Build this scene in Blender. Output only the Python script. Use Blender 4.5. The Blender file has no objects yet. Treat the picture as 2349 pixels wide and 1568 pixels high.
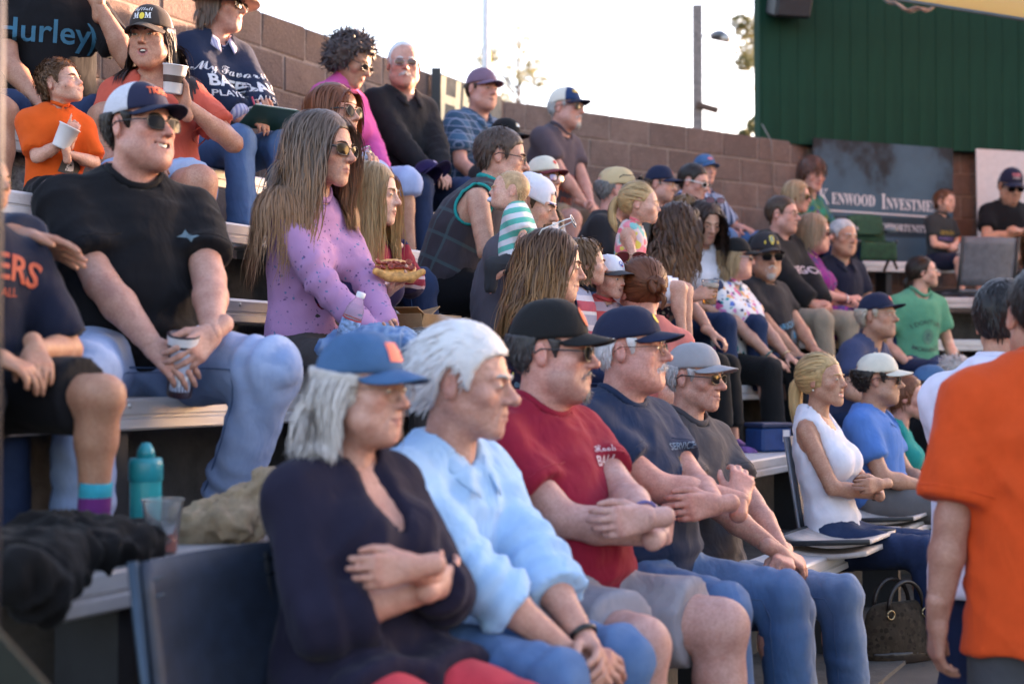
# Grandstand crowd at a ball park, late afternoon.  Everything is built in code.
import bpy, math, random
import numpy as np
from mathutils import Vector, Matrix, Euler

scene = bpy.context.scene
COL = scene.collection
rng = np.random.default_rng(11)
random.seed(11)

# ---------------------------------------------------------------- camera
FPX = 3262.0            # focal length in pixels of a 2349 x 1568 view (50 mm lens)
ZC = 1.18               # eye height above the walkway
PITCH = math.radians(1.33)
cam_d = bpy.data.cameras.new('camera')
cam = bpy.data.objects.new('camera', cam_d)
COL.objects.link(cam)
cam.location = (0, 0, ZC)
cam.rotation_euler = (math.radians(90) + PITCH, 0, 0)
cam_d.lens = 50
cam_d.sensor_width = 36
cam_d.clip_end = 2000
cam_d.dof.use_dof = True
cam_d.dof.focus_distance = 5.3
cam_d.dof.aperture_fstop = 2.2
scene.camera = cam

def at(px, py, d):
    """world point seen at picture point (px, py) of the 2349x1568 view, d metres deep"""
    x = (px - 1174.5) / FPX * d
    v = (784.0 - py) / FPX * d
    c, s = math.cos(PITCH), math.sin(PITCH)
    return np.array([x, d * c - v * s, ZC + d * s + v * c])

# ---------------------------------------------------------------- sky and sun
SUN_EL, SUN_AZ = 5.5, 50.0        # azimuth measured from +Y (away) towards +X (right)
world = bpy.data.worlds.new('World')
scene.world = world
world.use_nodes = True
wn = world.node_tree.nodes; wl = world.node_tree.links
wn.clear()
w_out = wn.new('ShaderNodeOutputWorld')
w_bg = wn.new('ShaderNodeBackground')
w_sky = wn.new('ShaderNodeTexSky')
w_sky.sky_type = 'NISHITA'
w_sky.sun_disc = False
w_sky.sun_elevation = math.radians(SUN_EL)
w_sky.sun_rotation = math.radians(SUN_AZ)
w_sky.air_density = 1.0
w_sky.dust_density = 2.0
w_sky.ozone_density = 1.0
w_bg.inputs['Strength'].default_value = 0.15
wl.new(w_sky.outputs[0], w_bg.inputs['Color'])
wl.new(w_bg.outputs[0], w_out.inputs['Surface'])

sun_d = bpy.data.lights.new('sun', 'SUN')
sun = bpy.data.objects.new('sun', sun_d)
COL.objects.link(sun)
sun_d.energy = 4.2
sun_d.angle = math.radians(0.6)
sun_d.color = (1.0, 0.66, 0.36)
_el, _az = math.radians(SUN_EL), math.radians(SUN_AZ)
SUNDIR = Vector((math.sin(_az) * math.cos(_el), math.cos(_az) * math.cos(_el), math.sin(_el)))
sun.rotation_euler = SUNDIR.to_track_quat('Z', 'Y').to_euler()

scene.view_settings.view_transform = 'Standard'
scene.view_settings.look = 'None'
scene.view_settings.gamma = 1.0
scene.view_settings.exposure = 3.1
scene.view_settings.use_curve_mapping = False
scene.view_settings.use_white_balance = True
scene.view_settings.white_balance_temperature = 6150
scene.view_settings.white_balance_tint = 29
scene.render.film_transparent = False
try:
    scene.cycles.use_denoising = True
    scene.cycles.max_bounces = 6
    scene.cycles.transparent_max_bounces = 8
    scene.cycles.use_adaptive_sampling = True
except Exception:
    pass
from mathutils.bvhtree import BVHTree

# ================================================================ small helpers
def A(*v): return np.array(v, float)
def nz(v):
    v = np.asarray(v, float); return v / (np.linalg.norm(v) + 1e-9)
def rotx(a): c, s = math.cos(a), math.sin(a); return np.array([[1,0,0],[0,c,-s],[0,s,c]])
def roty(a): c, s = math.cos(a), math.sin(a); return np.array([[c,0,s],[0,1,0],[-s,0,c]])
def rotz(a): c, s = math.cos(a), math.sin(a); return np.array([[c,-s,0],[s,c,0],[0,0,1]])
def facing(deg):
    """columns: right hand, forward, up.  0 looks at the camera, +90 to picture right"""
    f = math.radians(deg); c, s = math.cos(f), math.sin(f)
    return np.array([[-c, s, 0], [-s, -c, 0], [0, 0, 1.0]])
def frame(y, z):
    y = nz(y); x = nz(np.cross(y, z)); z = np.cross(x, y)
    return np.stack([x, y, z], 1)

def hash3(i, j, k, seed=0):
    n = (i * 374761393 + j * 668265263 + k * 2147483647 + seed * 1274126177) & 0xffffffff
    n = ((n ^ (n >> 13)) * 1274126177) & 0xffffffff
    n = n ^ (n >> 16)
    return (n & 0xffff) / 65535.0
def noise3(P, seed=0):
    """value noise in -1..1 on an (n,3) array"""
    P = np.asarray(P, float); I = np.floor(P).astype(np.int64); F = P - I
    F = F * F * (3 - 2 * F); r = 0
    for dx in (0, 1):
        for dy in (0, 1):
            for dz in (0, 1):
                w = (F[:,0] if dx else 1-F[:,0]) * (F[:,1] if dy else 1-F[:,1]) * (F[:,2] if dz else 1-F[:,2])
                r = r + w * hash3(I[:,0]+dx, I[:,1]+dy, I[:,2]+dz, seed)
    return r * 2 - 1

# ================================================================ signed-distance modelling
# a primitive is (op, k, fn(X,Y,Z), lo, hi); op: u add, s cut away, i keep inside
def cone(a, b, ra, rb, k=0.01, op='u'):
    a = np.asarray(a, float); b = np.asarray(b, float); ba = b - a; L2 = max(float(ba @ ba), 1e-9)
    def fn(X, Y, Z):
        px, py, pz = X - a[0], Y - a[1], Z - a[2]
        t = np.clip((px * ba[0] + py * ba[1] + pz * ba[2]) / L2, 0, 1)
        return np.sqrt((px - t*ba[0])**2 + (py - t*ba[1])**2 + (pz - t*ba[2])**2) - (ra + t * (rb - ra))
    r = max(ra, rb)
    return (op, k, fn, np.minimum(a, b) - r, np.maximum(a, b) + r)
def ell(c, r, k=0.01, op='u', R=None):
    c = np.asarray(c, float); r = np.asarray(r, float) * np.ones(3)
    def fn(X, Y, Z):
        px, py, pz = X - c[0], Y - c[1], Z - c[2]
        if R is not None:
            px, py, pz = (R[0,0]*px + R[1,0]*py + R[2,0]*pz, R[0,1]*px + R[1,1]*py + R[2,1]*pz, R[0,2]*px + R[1,2]*py + R[2,2]*pz)
        k0 = np.sqrt((px/r[0])**2 + (py/r[1])**2 + (pz/r[2])**2)
        k1 = np.sqrt((px/r[0]**2)**2 + (py/r[1]**2)**2 + (pz/r[2]**2)**2)
        return k0 * (k0 - 1) / np.maximum(k1, 1e-6)
    m = r.max() if R is not None else r
    return (op, k, fn, c - m, c + m)
def loft(O, R, zs, rx, rf, rb, cy=None, k=0.02, op='u'):
    """column with elliptical sections along R's third axis; rf/rb front and back half depth"""
    zs = np.asarray(zs, float); rx = np.asarray(rx, float); rf = np.asarray(rf, float); rb = np.asarray(rb, float)
    cy = np.zeros_like(zs) if cy is None else np.asarray(cy, float)
    O = np.asarray(O, float)
    def fn(X, Y, Z):
        px, py, pz = X - O[0], Y - O[1], Z - O[2]
        x = R[0,0]*px + R[1,0]*py + R[2,0]*pz
        y = R[0,1]*px + R[1,1]*py + R[2,1]*pz
        z = R[0,2]*px + R[1,2]*py + R[2,2]*pz
        a = np.interp(z, zs, rx); f = np.interp(z, zs, rf); b = np.interp(z, zs, rb)
        y = y - np.interp(z, zs, cy)
        d_ = np.where(y > 0, f, b)
        q = np.sqrt((x/a)**2 + (y/d_)**2)
        d = (q - 1) * np.minimum(a, d_)
        e = np.maximum(z - zs[-1], zs[0] - z)
        return np.where(e > 0, np.sqrt(np.maximum(d, 0)**2 + e*e) , d)
    m = max(rx.max(), rf.max() + abs(cy).max(), rb.max() + abs(cy).max())
    p0 = O + R[:,2] * zs[0]; p1 = O + R[:,2] * zs[-1]
    return (op, k, fn, np.minimum(p0, p1) - m, np.maximum(p0, p1) + m)
def keep(fn, k=0.004): return ('i', k, fn, None, None)
def plane_keep(p, n, k=0.004):
    """keep the side the normal points away from"""
    p = np.asarray(p, float); n = nz(n)
    return ('i', k, lambda X, Y, Z: (X-p[0])*n[0] + (Y-p[1])*n[1] + (Z-p[2])*n[2], None, None)

def smin(a, b, k):
    h = np.maximum(k - np.abs(a - b), 0)
    return np.minimum(a, b) - h * h / (4 * k)

def field_at(prims, P):
    X, Y, Z = P[:,0], P[:,1], P[:,2]
    D = np.full(len(P), 0.6)
    for op, k, fn, lo, hi in prims:
        d = fn(X, Y, Z)
        if op == 'u': D = smin(D, d, k)
        elif op == 's': D = -smin(-D, d, k)
        else: D = -smin(-D, -d, k)
    return D
def grad_at(prims, P, e=0.002):
    g = np.stack([field_at(prims, P + A(*v)) - field_at(prims, P - A(*v)) for v in ((e,0,0),(0,e,0),(0,0,e))], 1)
    return g / (np.linalg.norm(g, axis=1, keepdims=True) + 1e-9)

EDG = [(0,1),(2,3),(4,5),(6,7),(0,2),(1,3),(4,6),(5,7),(0,4),(1,5),(2,6),(3,7)]
COR = np.array([[i & 1, (i >> 1) & 1, (i >> 2) & 1] for i in range(8)])
def smesh(prims, h, clip=None):
    """mesh the zero surface of a list of primitives: returns verts (n,3), quads (m,4)"""
    us = [p for p in prims if p[0] == 'u']
    lo = np.min([p[3] for p in us], 0) - 3*h; hi = np.max([p[4] for p in us], 0) + 3*h
    if clip is not None:
        lo = np.maximum(lo, clip[0]); hi = np.minimum(hi, clip[1])
    n = np.maximum(np.ceil((hi - lo) / h).astype(int) + 1, 3)
    ax = [lo[i] + h * np.arange(n[i]) for i in range(3)]
    D = np.full(n, 0.3)
    for op, k, fn, plo, phi in prims:
        if plo is None:
            sl = [slice(0, n[i]) for i in range(3)]
        else:
            m = k + 2.5 * h
            sl = []
            for i in range(3):
                a = max(0, int((plo[i] - m - lo[i]) / h)); b = min(n[i], int((phi[i] + m - lo[i]) / h) + 2)
                sl.append(slice(a, b))
            if any(s.stop <= s.start for s in sl): continue
        X = ax[0][sl[0]][:,None,None]; Y = ax[1][sl[1]][None,:,None]; Z = ax[2][sl[2]][None,None,:]
        d = fn(X, Y, Z); sl = tuple(sl)
        if op == 'u': D[sl] = smin(D[sl], d, k)
        elif op == 's': D[sl] = -smin(-D[sl], d, k)
        else: D[sl] = -smin(-D[sl], -d, k)
    S = D < 0
    c = [S[x:n[0]-1+x, y:n[1]-1+y, z:n[2]-1+z] for x, y, z in COR]
    anyc = c[0].copy(); allc = c[0].copy()
    for q in c[1:]: anyc |= q; allc &= q
    idx = np.argwhere(anyc & ~allc)
    if len(idx) == 0: return np.zeros((0,3)), np.zeros((0,4), int)
    val = np.stack([D[idx[:,0]+x, idx[:,1]+y, idx[:,2]+z] for x, y, z in COR], 1)
    pos = np.zeros((len(idx), 3)); cnt = np.zeros(len(idx))
    for a, b in EDG:
        va, vb = val[:,a], val[:,b]; m = (va < 0) != (vb < 0)
        t = np.where(m, va / np.where(m, va - vb, 1), 0)
        pos += np.where(m[:,None], COR[a] + t[:,None] * (COR[b] - COR[a]), 0); cnt += m
    loc = pos / cnt[:,None]
    # one step onto the surface with the cell's trilinear field
    x, y, z = loc[:,0], loc[:,1], loc[:,2]
    wx = [1-x, x]; wy = [1-y, y]; wz = [1-z, z]; sg = [-1, 1]
    d = 0; g = np.zeros_like(loc)
    for q, (i, j, k_) in enumerate(COR):
        d = d + val[:,q] * wx[i]*wy[j]*wz[k_]
        g[:,0] += val[:,q]*sg[i]*wy[j]*wz[k_]; g[:,1] += val[:,q]*wx[i]*sg[j]*wz[k_]; g[:,2] += val[:,q]*wx[i]*wy[j]*sg[k_]
    st = d[:,None] * g / ((g*g).sum(1, keepdims=True) + 1e-12)
    loc = loc - np.clip(st, -0.4, 0.4)
    Vt = lo + (idx + loc) * h
    vid = np.full(n - 1, -1); vid[idx[:,0], idx[:,1], idx[:,2]] = np.arange(len(idx))
    Q = []
    for a in range(3):
        b, c2 = (a+1) % 3, (a+2) % 3
        s0 = [slice(None)]*3; s1 = [slice(None)]*3
        s0[a] = slice(0, n[a]-1); s1[a] = slice(1, n[a])
        for e in (b, c2):
            s0[e] = slice(1, n[e]-1); s1[e] = slice(1, n[e]-1)
        S0 = S[tuple(s0)]; S1 = S[tuple(s1)]
        E = np.argwhere(S0 != S1)
        if len(E) == 0: continue
        f = S0[E[:,0], E[:,1], E[:,2]]
        G = E.copy(); G[:,b] += 1; G[:,c2] += 1
        def cell(ob, oc):
            T = G.copy(); T[:,b] -= ob; T[:,c2] -= oc
            return vid[T[:,0], T[:,1], T[:,2]]
        q = np.stack([cell(1,1), cell(0,1), cell(0,0), cell(1,0)], 1)
        q[~f] = q[~f][:, ::-1]
        Q.append(q)
    Q = np.concatenate(Q); Q = Q[(Q >= 0).all(1)]
    return Vt, Q

def vnormals(Vt, F):
    a = Vt[F[:,2]] - Vt[F[:,0]]; b = Vt[F[:,-1]] - Vt[F[:,1]]
    n = np.cross(a, b); N = np.zeros_like(Vt)
    for i in range(F.shape[1]): np.add.at(N, F[:,i], n)
    return N / (np.linalg.norm(N, axis=1, keepdims=True) + 1e-12)

# ================================================================ mesh objects
def join_parts(parts):
    """parts: list of (V, F[, attr dict]) -> V, list of F arrays, attrs"""
    vs, fs, o = [], [], 0
    for p in parts:
        vs.append(p[0]); fs.append(np.asarray(p[1]) + o); o += len(p[0])
    return (np.concatenate(vs) if vs else np.zeros((0,3))), fs
def new_mesh(name, Vt, Fs, mats=(), attrs=None, smooth=True, midx=None):
    me = bpy.data.meshes.new(name)
    Fs = [np.asarray(f) for f in Fs if len(f)]
    me.vertices.add(len(Vt)); me.vertices.foreach_set('co', np.asarray(Vt, np.float32).ravel())
    nl = sum(f.size for f in Fs); nf = sum(len(f) for f in Fs)
    if nf:
        me.loops.add(nl); me.polygons.add(nf)
        me.loops.foreach_set('vertex_index', np.concatenate([f.ravel() for f in Fs]).astype(np.int32))
        tot = np.concatenate([np.full(len(f), f.shape[1]) for f in Fs])
        me.polygons.foreach_set('loop_start', np.concatenate([[0], np.cumsum(tot)[:-1]]).astype(np.int32))
        me.polygons.foreach_set('use_smooth', np.full(nf, bool(smooth)))
        if midx is not None: me.polygons.foreach_set('material_index', np.asarray(midx, np.int32))
    for m in mats: me.materials.append(m)
    for k, v in (attrs or {}).items():
        v = np.asarray(v, np.float32)
        if v.ndim == 1:
            a = me.attributes.new(k, 'FLOAT', 'POINT'); a.data.foreach_set('value', v)
        elif k.startswith('col'):
            a = me.attributes.new(k, 'FLOAT_COLOR', 'POINT')
            if v.shape[1] == 3: v = np.concatenate([v, np.ones((len(v),1), np.float32)], 1)
            a.data.foreach_set('color', v.ravel())
        else:
            a = me.attributes.new(k, 'FLOAT_VECTOR', 'POINT'); a.data.foreach_set('vector', v.ravel())
    me.update(calc_edges=True)
    return me
def put(name, me, parent=None, origin=None):
    o = bpy.data.objects.new(name, me); COL.objects.link(o)
    if parent is not None: o.parent = parent
    return o
def thing(name, label, cat, loc, group=None):
    o = bpy.data.objects.new(name, None); COL.objects.link(o)
    o.empty_display_size = 0.1
    o.location = tuple(float(x) for x in loc); o['label'] = label; o['category'] = cat
    if group: o['group'] = group
    return o
def tag(o, label, cat, group=None):
    o['label'] = label; o['category'] = cat
    if group: o['group'] = group
    return o
def wput(name, parts, mats, parent, attrs=None, smooth=True, midx=None):
    """world-space parts -> object under parent (an unrotated Empty, or a child of one)"""
    Vt, Fs = join_parts(parts)
    o0 = np.zeros(3); q = parent
    while q is not None: o0 = o0 + np.array(q.location); q = q.parent
    if not isinstance(mats, (list, tuple)): mats = [mats]
    return put(name, new_mesh(name, Vt - o0, Fs, mats, attrs, smooth, midx), parent)

# ---------------------------------------------------------------- explicit meshes
def box(c, half, R=None, bev=0.0):
    c = np.asarray(c, float); h = np.asarray(half, float)
    if bev <= 0:
        Vt = np.array([[x, y, z] for x in (-1,1) for y in (-1,1) for z in (-1,1)], float) * h
        F = np.array([[0,1,3,2],[4,6,7,5],[0,4,5,1],[2,3,7,6],[0,2,6,4],[1,5,7,3]])
        if R is not None: Vt = Vt @ np.asarray(R).T
        return Vt + c, F
    # bevelled box, 24 verts
    Vt = []; ix = {}
    for sx in (-1,1):
        for sy in (-1,1):
            for sz in (-1,1):
                for a in range(3):
                    p = np.array([sx, sy, sz]) * (h - bev); p[a] += (sx, sy, sz)[a] * bev
                    ix[(sx,sy,sz,a)] = len(Vt); Vt.append(p)
    Vt = np.array(Vt); F4 = []; F3 = []
    for a in range(3):
        b, c2 = (a+1) % 3, (a+2) % 3
        for s in (-1,1):
            q = []
            for u, v in ((-1,-1),(1,-1),(1,1),(-1,1)):
                k = [0,0,0]; k[a] = s; k[b] = u; k[c2] = v
                q.append(ix[(*k, a)])
            F4.append(q if s > 0 else q[::-1])
        for u in (-1,1):
            for v in (-1,1):
                k0 = [0,0,0]; k1 = [0,0,0]; k0[a] = -1; k1[a] = 1
                for k in (k0, k1): k[b] = u; k[c2] = v
                q = [ix[(*k0,b)], ix[(*k1,b)], ix[(*k1,c2)], ix[(*k0,c2)]]
                F4.append(q if u*v < 0 else q[::-1])
    for sx in (-1,1):
        for sy in (-1,1):
            for sz in (-1,1):
                q = [ix[(sx,sy,sz,0)], ix[(sx,sy,sz,1)], ix[(sx,sy,sz,2)]]
                F4.append((q if sx*sy*sz > 0 else q[::-1]) + [q[0] if sx*sy*sz > 0 else q[::-1][0]])
    F4 = np.array(F4); tri = F4[F4[:,0] == F4[:,3]][:, :3]; F4 = F4[F4[:,0] != F4[:,3]]
    # keep quads only (corner triangles as degenerate-free quads are not possible): return as one quad array plus tris
    if R is not None: Vt = Vt @ np.asarray(R).T
    return Vt + c, F4, tri
def bbox_parts(*a, **k):
    r = box(*a, **k)
    if len(r) == 2: return [r]
    return [(r[0], r[1]), (r[0], r[2])]
def tube(pts, rad, n=8, cap=True):
    pts = np.asarray(pts, float); m = len(pts); rad = np.ones(m) * rad
    T = np.gradient(pts, axis=0); T /= np.linalg.norm(T, axis=1, keepdims=True) + 1e-9
    up = A(0,0,1) if abs(T[0][2]) < 0.9 else A(1,0,0)
    N = np.cross(T, up); N /= np.linalg.norm(N, axis=1, keepdims=True) + 1e-9
    B = np.cross(T, N); a = np.linspace(0, 2*math.pi, n, endpoint=False)
    Vt = pts[:,None] + rad[:,None,None] * (np.cos(a)[None,:,None]*N[:,None] + np.sin(a)[None,:,None]*B[:,None])
    Vt = Vt.reshape(-1, 3)
    i = np.arange(m-1)[:,None]*n; j = np.arange(n)[None]; j1 = (j+1) % n
    F = np.stack([i+j, i+n+j, i+n+j1, i+j1], -1).reshape(-1, 4)
    if cap and n % 2 == 0:
        ex = []
        for base, fl in ((0, False), ((m-1)*n, True)):
            for q in range(n//2 - 1):
                f = [base+q, base+q+1, base+n-2-q, base+n-1-q]
                ex.append(f[::-1] if fl else f)
        F = np.concatenate([F, np.array(ex)]) if ex else F
    return Vt, F
def grid(Pf, nu, nv, closed_u=False):
    """Pf: array (nu,nv,3)"""
    Vt = Pf.reshape(-1, 3); iu = nu if closed_u else nu-1
    i = np.arange(iu)[:,None]; j = np.arange(nv-1)[None]; i1 = (i+1) % nu
    F = np.stack([i*nv+j, i1*nv+j, i1*nv+j+1, i*nv+j+1], -1).reshape(-1, 4)
    return Vt, F
def lathe(prof, n=20):
    prof = np.asarray(prof, float); a = np.linspace(0, 2*math.pi, n, endpoint=False)
    P = np.stack([prof[None,:,0]*np.cos(a)[:,None], prof[None,:,0]*np.sin(a)[:,None], np.broadcast_to(prof[None,:,1], (n, len(prof)))], -1)
    return grid(P, n, len(prof), True)
def xf(part, R=None, t=(0,0,0), s=1.0):
    Vt = part[0] * s
    if R is not None: Vt = Vt @ np.asarray(R).T
    return (Vt + np.asarray(t, float),) + tuple(part[1:])
def shell(V2, F, th):
    """give a sheet thickness"""
    N = vnormals(V2, F); m = len(V2)
    Vt = np.concatenate([V2, V2 - N * th]); F2 = F[:, ::-1] + m
    e = {}
    for f in F:
        for a, b in zip(f, np.roll(f, -1)):
            e[(a, b)] = 1
    bd = np.array([(b, a, a + m, b + m) for (a, b) in e if (b, a) not in e])
    return Vt, np.concatenate([F, F2, bd]) if len(bd) else np.concatenate([F, F2])

# ---------------------------------------------------------------- text as geometry
_SER = {}
for _i in range(26):
    _SER[chr(65+_i)] = chr(0x1D400+_i); _SER[chr(97+_i)] = chr(0x1D41A+_i)
_SCR = {}
for _i in range(26):
    _SCR[chr(65+_i)] = chr(0x1D4D0+_i); _SCR[chr(97+_i)] = chr(0x1D4EA+_i)
def text_geo(s, size=1.0, face='sans', bold=0.0, shear=0.0, space=1.0, maxedge=None):
    if face == 'serif': s = ''.join(_SER.get(c, c) for c in s)
    if face == 'script': s = ''.join(_SCR.get(c, c) for c in s)
    cu = bpy.data.curves.new('t', 'FONT'); cu.body = s; cu.align_x = 'CENTER'; cu.align_y = 'CENTER'
    cu.size = size; cu.offset = bold * size; cu.shear = shear; cu.resolution_u = 3; cu.space_character = space
    o = bpy.data.objects.new('t', cu); COL.objects.link(o)
    dg = bpy.context.evaluated_depsgraph_get(); dg.update()
    me = o.evaluated_get(dg).to_mesh()
    me.calc_loop_triangles()
    Vt = np.zeros(len(me.vertices)*3); me.vertices.foreach_get('co', Vt); Vt = Vt.reshape(-1,3)
    F = np.zeros(len(me.loop_triangles)*3, np.int32); me.loop_triangles.foreach_get('vertices', F); F = F.reshape(-1,3)
    o.evaluated_get(dg).to_mesh_clear()
    bpy.data.objects.remove(o); bpy.data.curves.remove(cu)
    if maxedge:
        for _ in range(4):
            L = np.stack([np.linalg.norm(Vt[F[:,i]] - Vt[F[:,(i+1)%3]], axis=1) for i in range(3)], 1)
            if L.max() < maxedge: break
            big = L.max(1) > maxedge; em = {}; nv = list(Vt); nf = list(F[~big])
            # split every edge longer than the limit consistently
            def mid(a, b):
                k = (min(a,b), max(a,b))
                if k not in em: em[k] = len(nv); nv.append((Vt[a] + Vt[b]) / 2)
                return em[k]
            for f in F[big]:
                a, b, c = f; ab, bc, ca = mid(a,b), mid(b,c), mid(c,a)
                nf += [np.array(q) for q in ((a,ab,ca),(ab,b,bc),(ca,bc,c),(ab,bc,ca))]
            Vt = np.array(nv); F = np.array(nf)
    return Vt, F

# ================================================================ materials
MATS = {}
class NT:
    def __init__(s, name):
        s.m = bpy.data.materials.new(name); s.m.use_nodes = True
        s.n = s.m.node_tree.nodes; s.l = s.m.node_tree.links
        s.b = s.n['Principled BSDF']
    def add(s, t, **kw):
        n = s.n.new(t)
        for k, v in kw.items(): setattr(n, k, v)
        return n
    def set(s, **kw):
        for k, v in kw.items(): s.b.inputs[k.replace('_', ' ')].default_value = v
    def link(s, a, b): s.l.new(a, b)
    def noise(s, vec, scale, detail=3, rough=0.6, dist=0.0):
        n = s.add('ShaderNodeTexNoise'); n.inputs['Scale'].default_value = scale
        n.inputs['Detail'].default_value = detail; n.inputs['Roughness'].default_value = rough
        n.inputs['Distortion'].default_value = dist
        if vec is not None: s.link(vec, n.inputs['Vector'])
        return n.outputs['Fac']
    def ramp(s, fac, stops, interp='LINEAR'):
        r = s.add('ShaderNodeValToRGB'); r.color_ramp.interpolation = interp
        e = r.color_ramp.elements
        while len(e) < len(stops): e.new(0.5)
        for q, (p, c) in zip(e, stops):
            q.position = p; q.color = (*c, 1) if len(c) == 3 else c
        s.link(fac, r.inputs['Fac']); return r.outputs['Color']
    def mix(s, a, b, fac, mode='MIX'):
        m = s.add('ShaderNodeMix', data_type='RGBA', blend_type=mode)
        for sock, v in ((m.inputs[0], fac), (m.inputs[6], a), (m.inputs[7], b)):
            if isinstance(v, (int, float)): sock.default_value = v
            elif isinstance(v, (tuple, list)): sock.default_value = (*v, 1) if len(v) == 3 else v
            else: s.link(v, sock)
        return m.outputs[2]
    def math(s, op, a, b=None, c=None):
        m = s.add('ShaderNodeMath', operation=op)
        for i, v in enumerate((a, b, c)):
            if v is None: continue
            if isinstance(v, (int, float)): m.inputs[i].default_value = v
            else: s.link(v, m.inputs[i])
        return m.outputs[0]
    def attr(s, name, out='Color'):
        a = s.add('ShaderNodeAttribute', attribute_name=name); return a.outputs[out]
    def sep(s, v):
        n = s.add('ShaderNodeSeparateXYZ'); s.link(v, n.inputs[0]); return n.outputs
    def mapping(s, v, scale=(1,1,1), rot=(0,0,0), loc=(0,0,0)):
        n = s.add('ShaderNodeMapping'); s.link(v, n.inputs['Vector'])
        n.inputs['Scale'].default_value = scale; n.inputs['Rotation'].default_value = rot; n.inputs['Location'].default_value = loc
        return n.outputs[0]
    def coord(s, which='Object'):
        return s.add('ShaderNodeTexCoord').outputs[which]
    def bump(s, h, strength=0.3, dist=0.01, prev=None):
        b = s.add('ShaderNodeBump'); b.inputs['Strength'].default_value = strength; b.inputs['Distance'].default_value = dist
        s.link(h, b.inputs['Height'])
        if prev is not None: s.link(prev, b.inputs['Normal'])
        s.link(b.outputs[0], s.b.inputs['Normal']); return b.outputs[0]
    def color(s, c):
        if isinstance(c, (tuple, list)): s.b.inputs['Base Color'].default_value = (*c, 1) if len(c) == 3 else c
        else: s.link(c, s.b.inputs['Base Color'])

def sr(h):
    """'#rrggbb' in display space -> linear"""
    h = h.lstrip('#'); v = [int(h[i:i+2], 16)/255 for i in (0,2,4)]
    return tuple(x/12.92 if x <= 0.04045 else ((x+0.055)/1.055)**2.4 for x in v)

def plain(name, c, rough=0.6, metal=0.0, var=0.08, scale=20, spec=0.5, bump=0.0, bscale=80):
    if name in MATS: return MATS[name]
    t = NT(name); co = t.coord()
    c2 = tuple(min(1, x*(1-2*var)) for x in c); c3 = tuple(min(1, x*(1+2*var)) for x in c)
    t.color(t.ramp(t.noise(co, scale, 4), [(0.3, c2), (0.7, c3)]))
    t.set(Roughness=rough, Metallic=metal); t.b.inputs['Specular IOR Level'].default_value = spec
    if bump: t.bump(t.noise(co, bscale, 4), bump, 0.005)
    MATS[name] = t.m; return t.m

def cloth_finish(t, col, co, weave=700, fold=0.35, rough=0.85, fuzz=0.25):
    t.color(col); t.set(Roughness=rough)
    t.b.inputs['Specular IOR Level'].default_value = 0.12
    t.b.inputs['Sheen Weight'].default_value = fuzz*0.25; t.b.inputs['Sheen Roughness'].default_value = 0.5
    n1 = t.noise(t.mapping(co, (9, 9, 5)), 1.0, 3, 0.5, 0.6)
    b1 = t.bump(n1, fold, 0.03)
    n2 = t.noise(co, weave, 1)
    t.bump(n2, 0.12, 0.002, b1)
def cloth(name, c, fold=0.35, var=0.07, rough=0.85, fuzz=0.2):
    if name in MATS: return MATS[name]
    t = NT(name); co = t.attr('tc', 'Vector')
    a = tuple(x*(1-var*1.5) for x in c); b = tuple(min(1, x*(1+var*1.5)) for x in c)
    col = t.ramp(t.noise(co, 14, 5), [(0.25, a), (0.75, b)])
    cloth_finish(t, col, co, fold=fold, rough=rough, fuzz=fuzz)
    MATS[name] = t.m; return t.m
def denim(name, c, worn=(0.32,0.40,0.55), amt=0.5):
    if name in MATS: return MATS[name]
    t = NT(name); co = t.attr('tc', 'Vector')
    a = tuple(x*0.7 for x in c)
    base = t.ramp(t.noise(co, 10, 6, 0.65), [(0.3, a), (0.7, c)])
    w = t.attr('wear', 'Fac')
    f = t.math('MULTIPLY', w, t.math('ADD', t.math('MULTIPLY', t.noise(co, 22, 5), 0.8), 0.25))
    f = t.math('MULTIPLY', f, amt*1.5)
    col = t.mix(base, worn, f)
    tw = t.noise(t.mapping(co, (500, 500, 120), (0.6, 0.3, 0.0)), 1.0, 2)
    col = t.mix(col, tuple(min(1, x*1.5) for x in c), t.math('MULTIPLY', tw, 0.25))
    cloth_finish(t, col, co, weave=500, fold=0.55, fuzz=0.1)
    MATS[name] = t.m; return t.m
def stripes(name, cols, freq, axis=2, noise=0.0, edge=0.02, fold=0.35):
    """bands of flat colour along one garment axis; cols: [(share, colour)...]"""
    if name in MATS: return MATS[name]
    t = NT(name); co = t.attr('tc', 'Vector')
    v = t.sep(co)[axis]
    if noise: v = t.math('ADD', v, t.math('MULTIPLY', t.noise(co, 9, 3), noise))
    f = t.math('FRACT', t.math('MULTIPLY', v, freq))
    st, p = [], 0
    for s_, c in cols: st.append((p, c)); p += s_
    col = t.ramp(f, st, 'CONSTANT')
    cloth_finish(t, col, co, fold=fold); MATS[name] = t.m; return t.m
def plaid(name, base, line, freq=22, dark=0.5):
    if name in MATS: return MATS[name]
    t = NT(name); co = t.attr('tc', 'Vector'); s_ = t.sep(co)
    def band(v, fr, w, off=0.0):
        f = t.math('FRACT', t.math('ADD', t.math('MULTIPLY', v, fr), off))
        return t.math('LESS_THAN', f, w)
    hx = t.math('ADD', s_[0], t.math('MULTIPLY', s_[1], 0.9))
    col = t.mix(base, tuple(x*dark for x in base), t.math('MULTIPLY', band(hx, freq*0.5, 0.5), 0.7))
    col = t.mix(col, tuple(x*dark for x in base), t.math('MULTIPLY', band(s_[2], freq*0.5, 0.5), 0.7))
    col = t.mix(col, line, t.math('MULTIPLY', band(hx, freq, 0.14), 0.75))
    col = t.mix(col, line, t.math('MULTIPLY', band(s_[2], freq, 0.14), 0.75))
    cloth_finish(t, col, co); MATS[name] = t.m; return t.m
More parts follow.
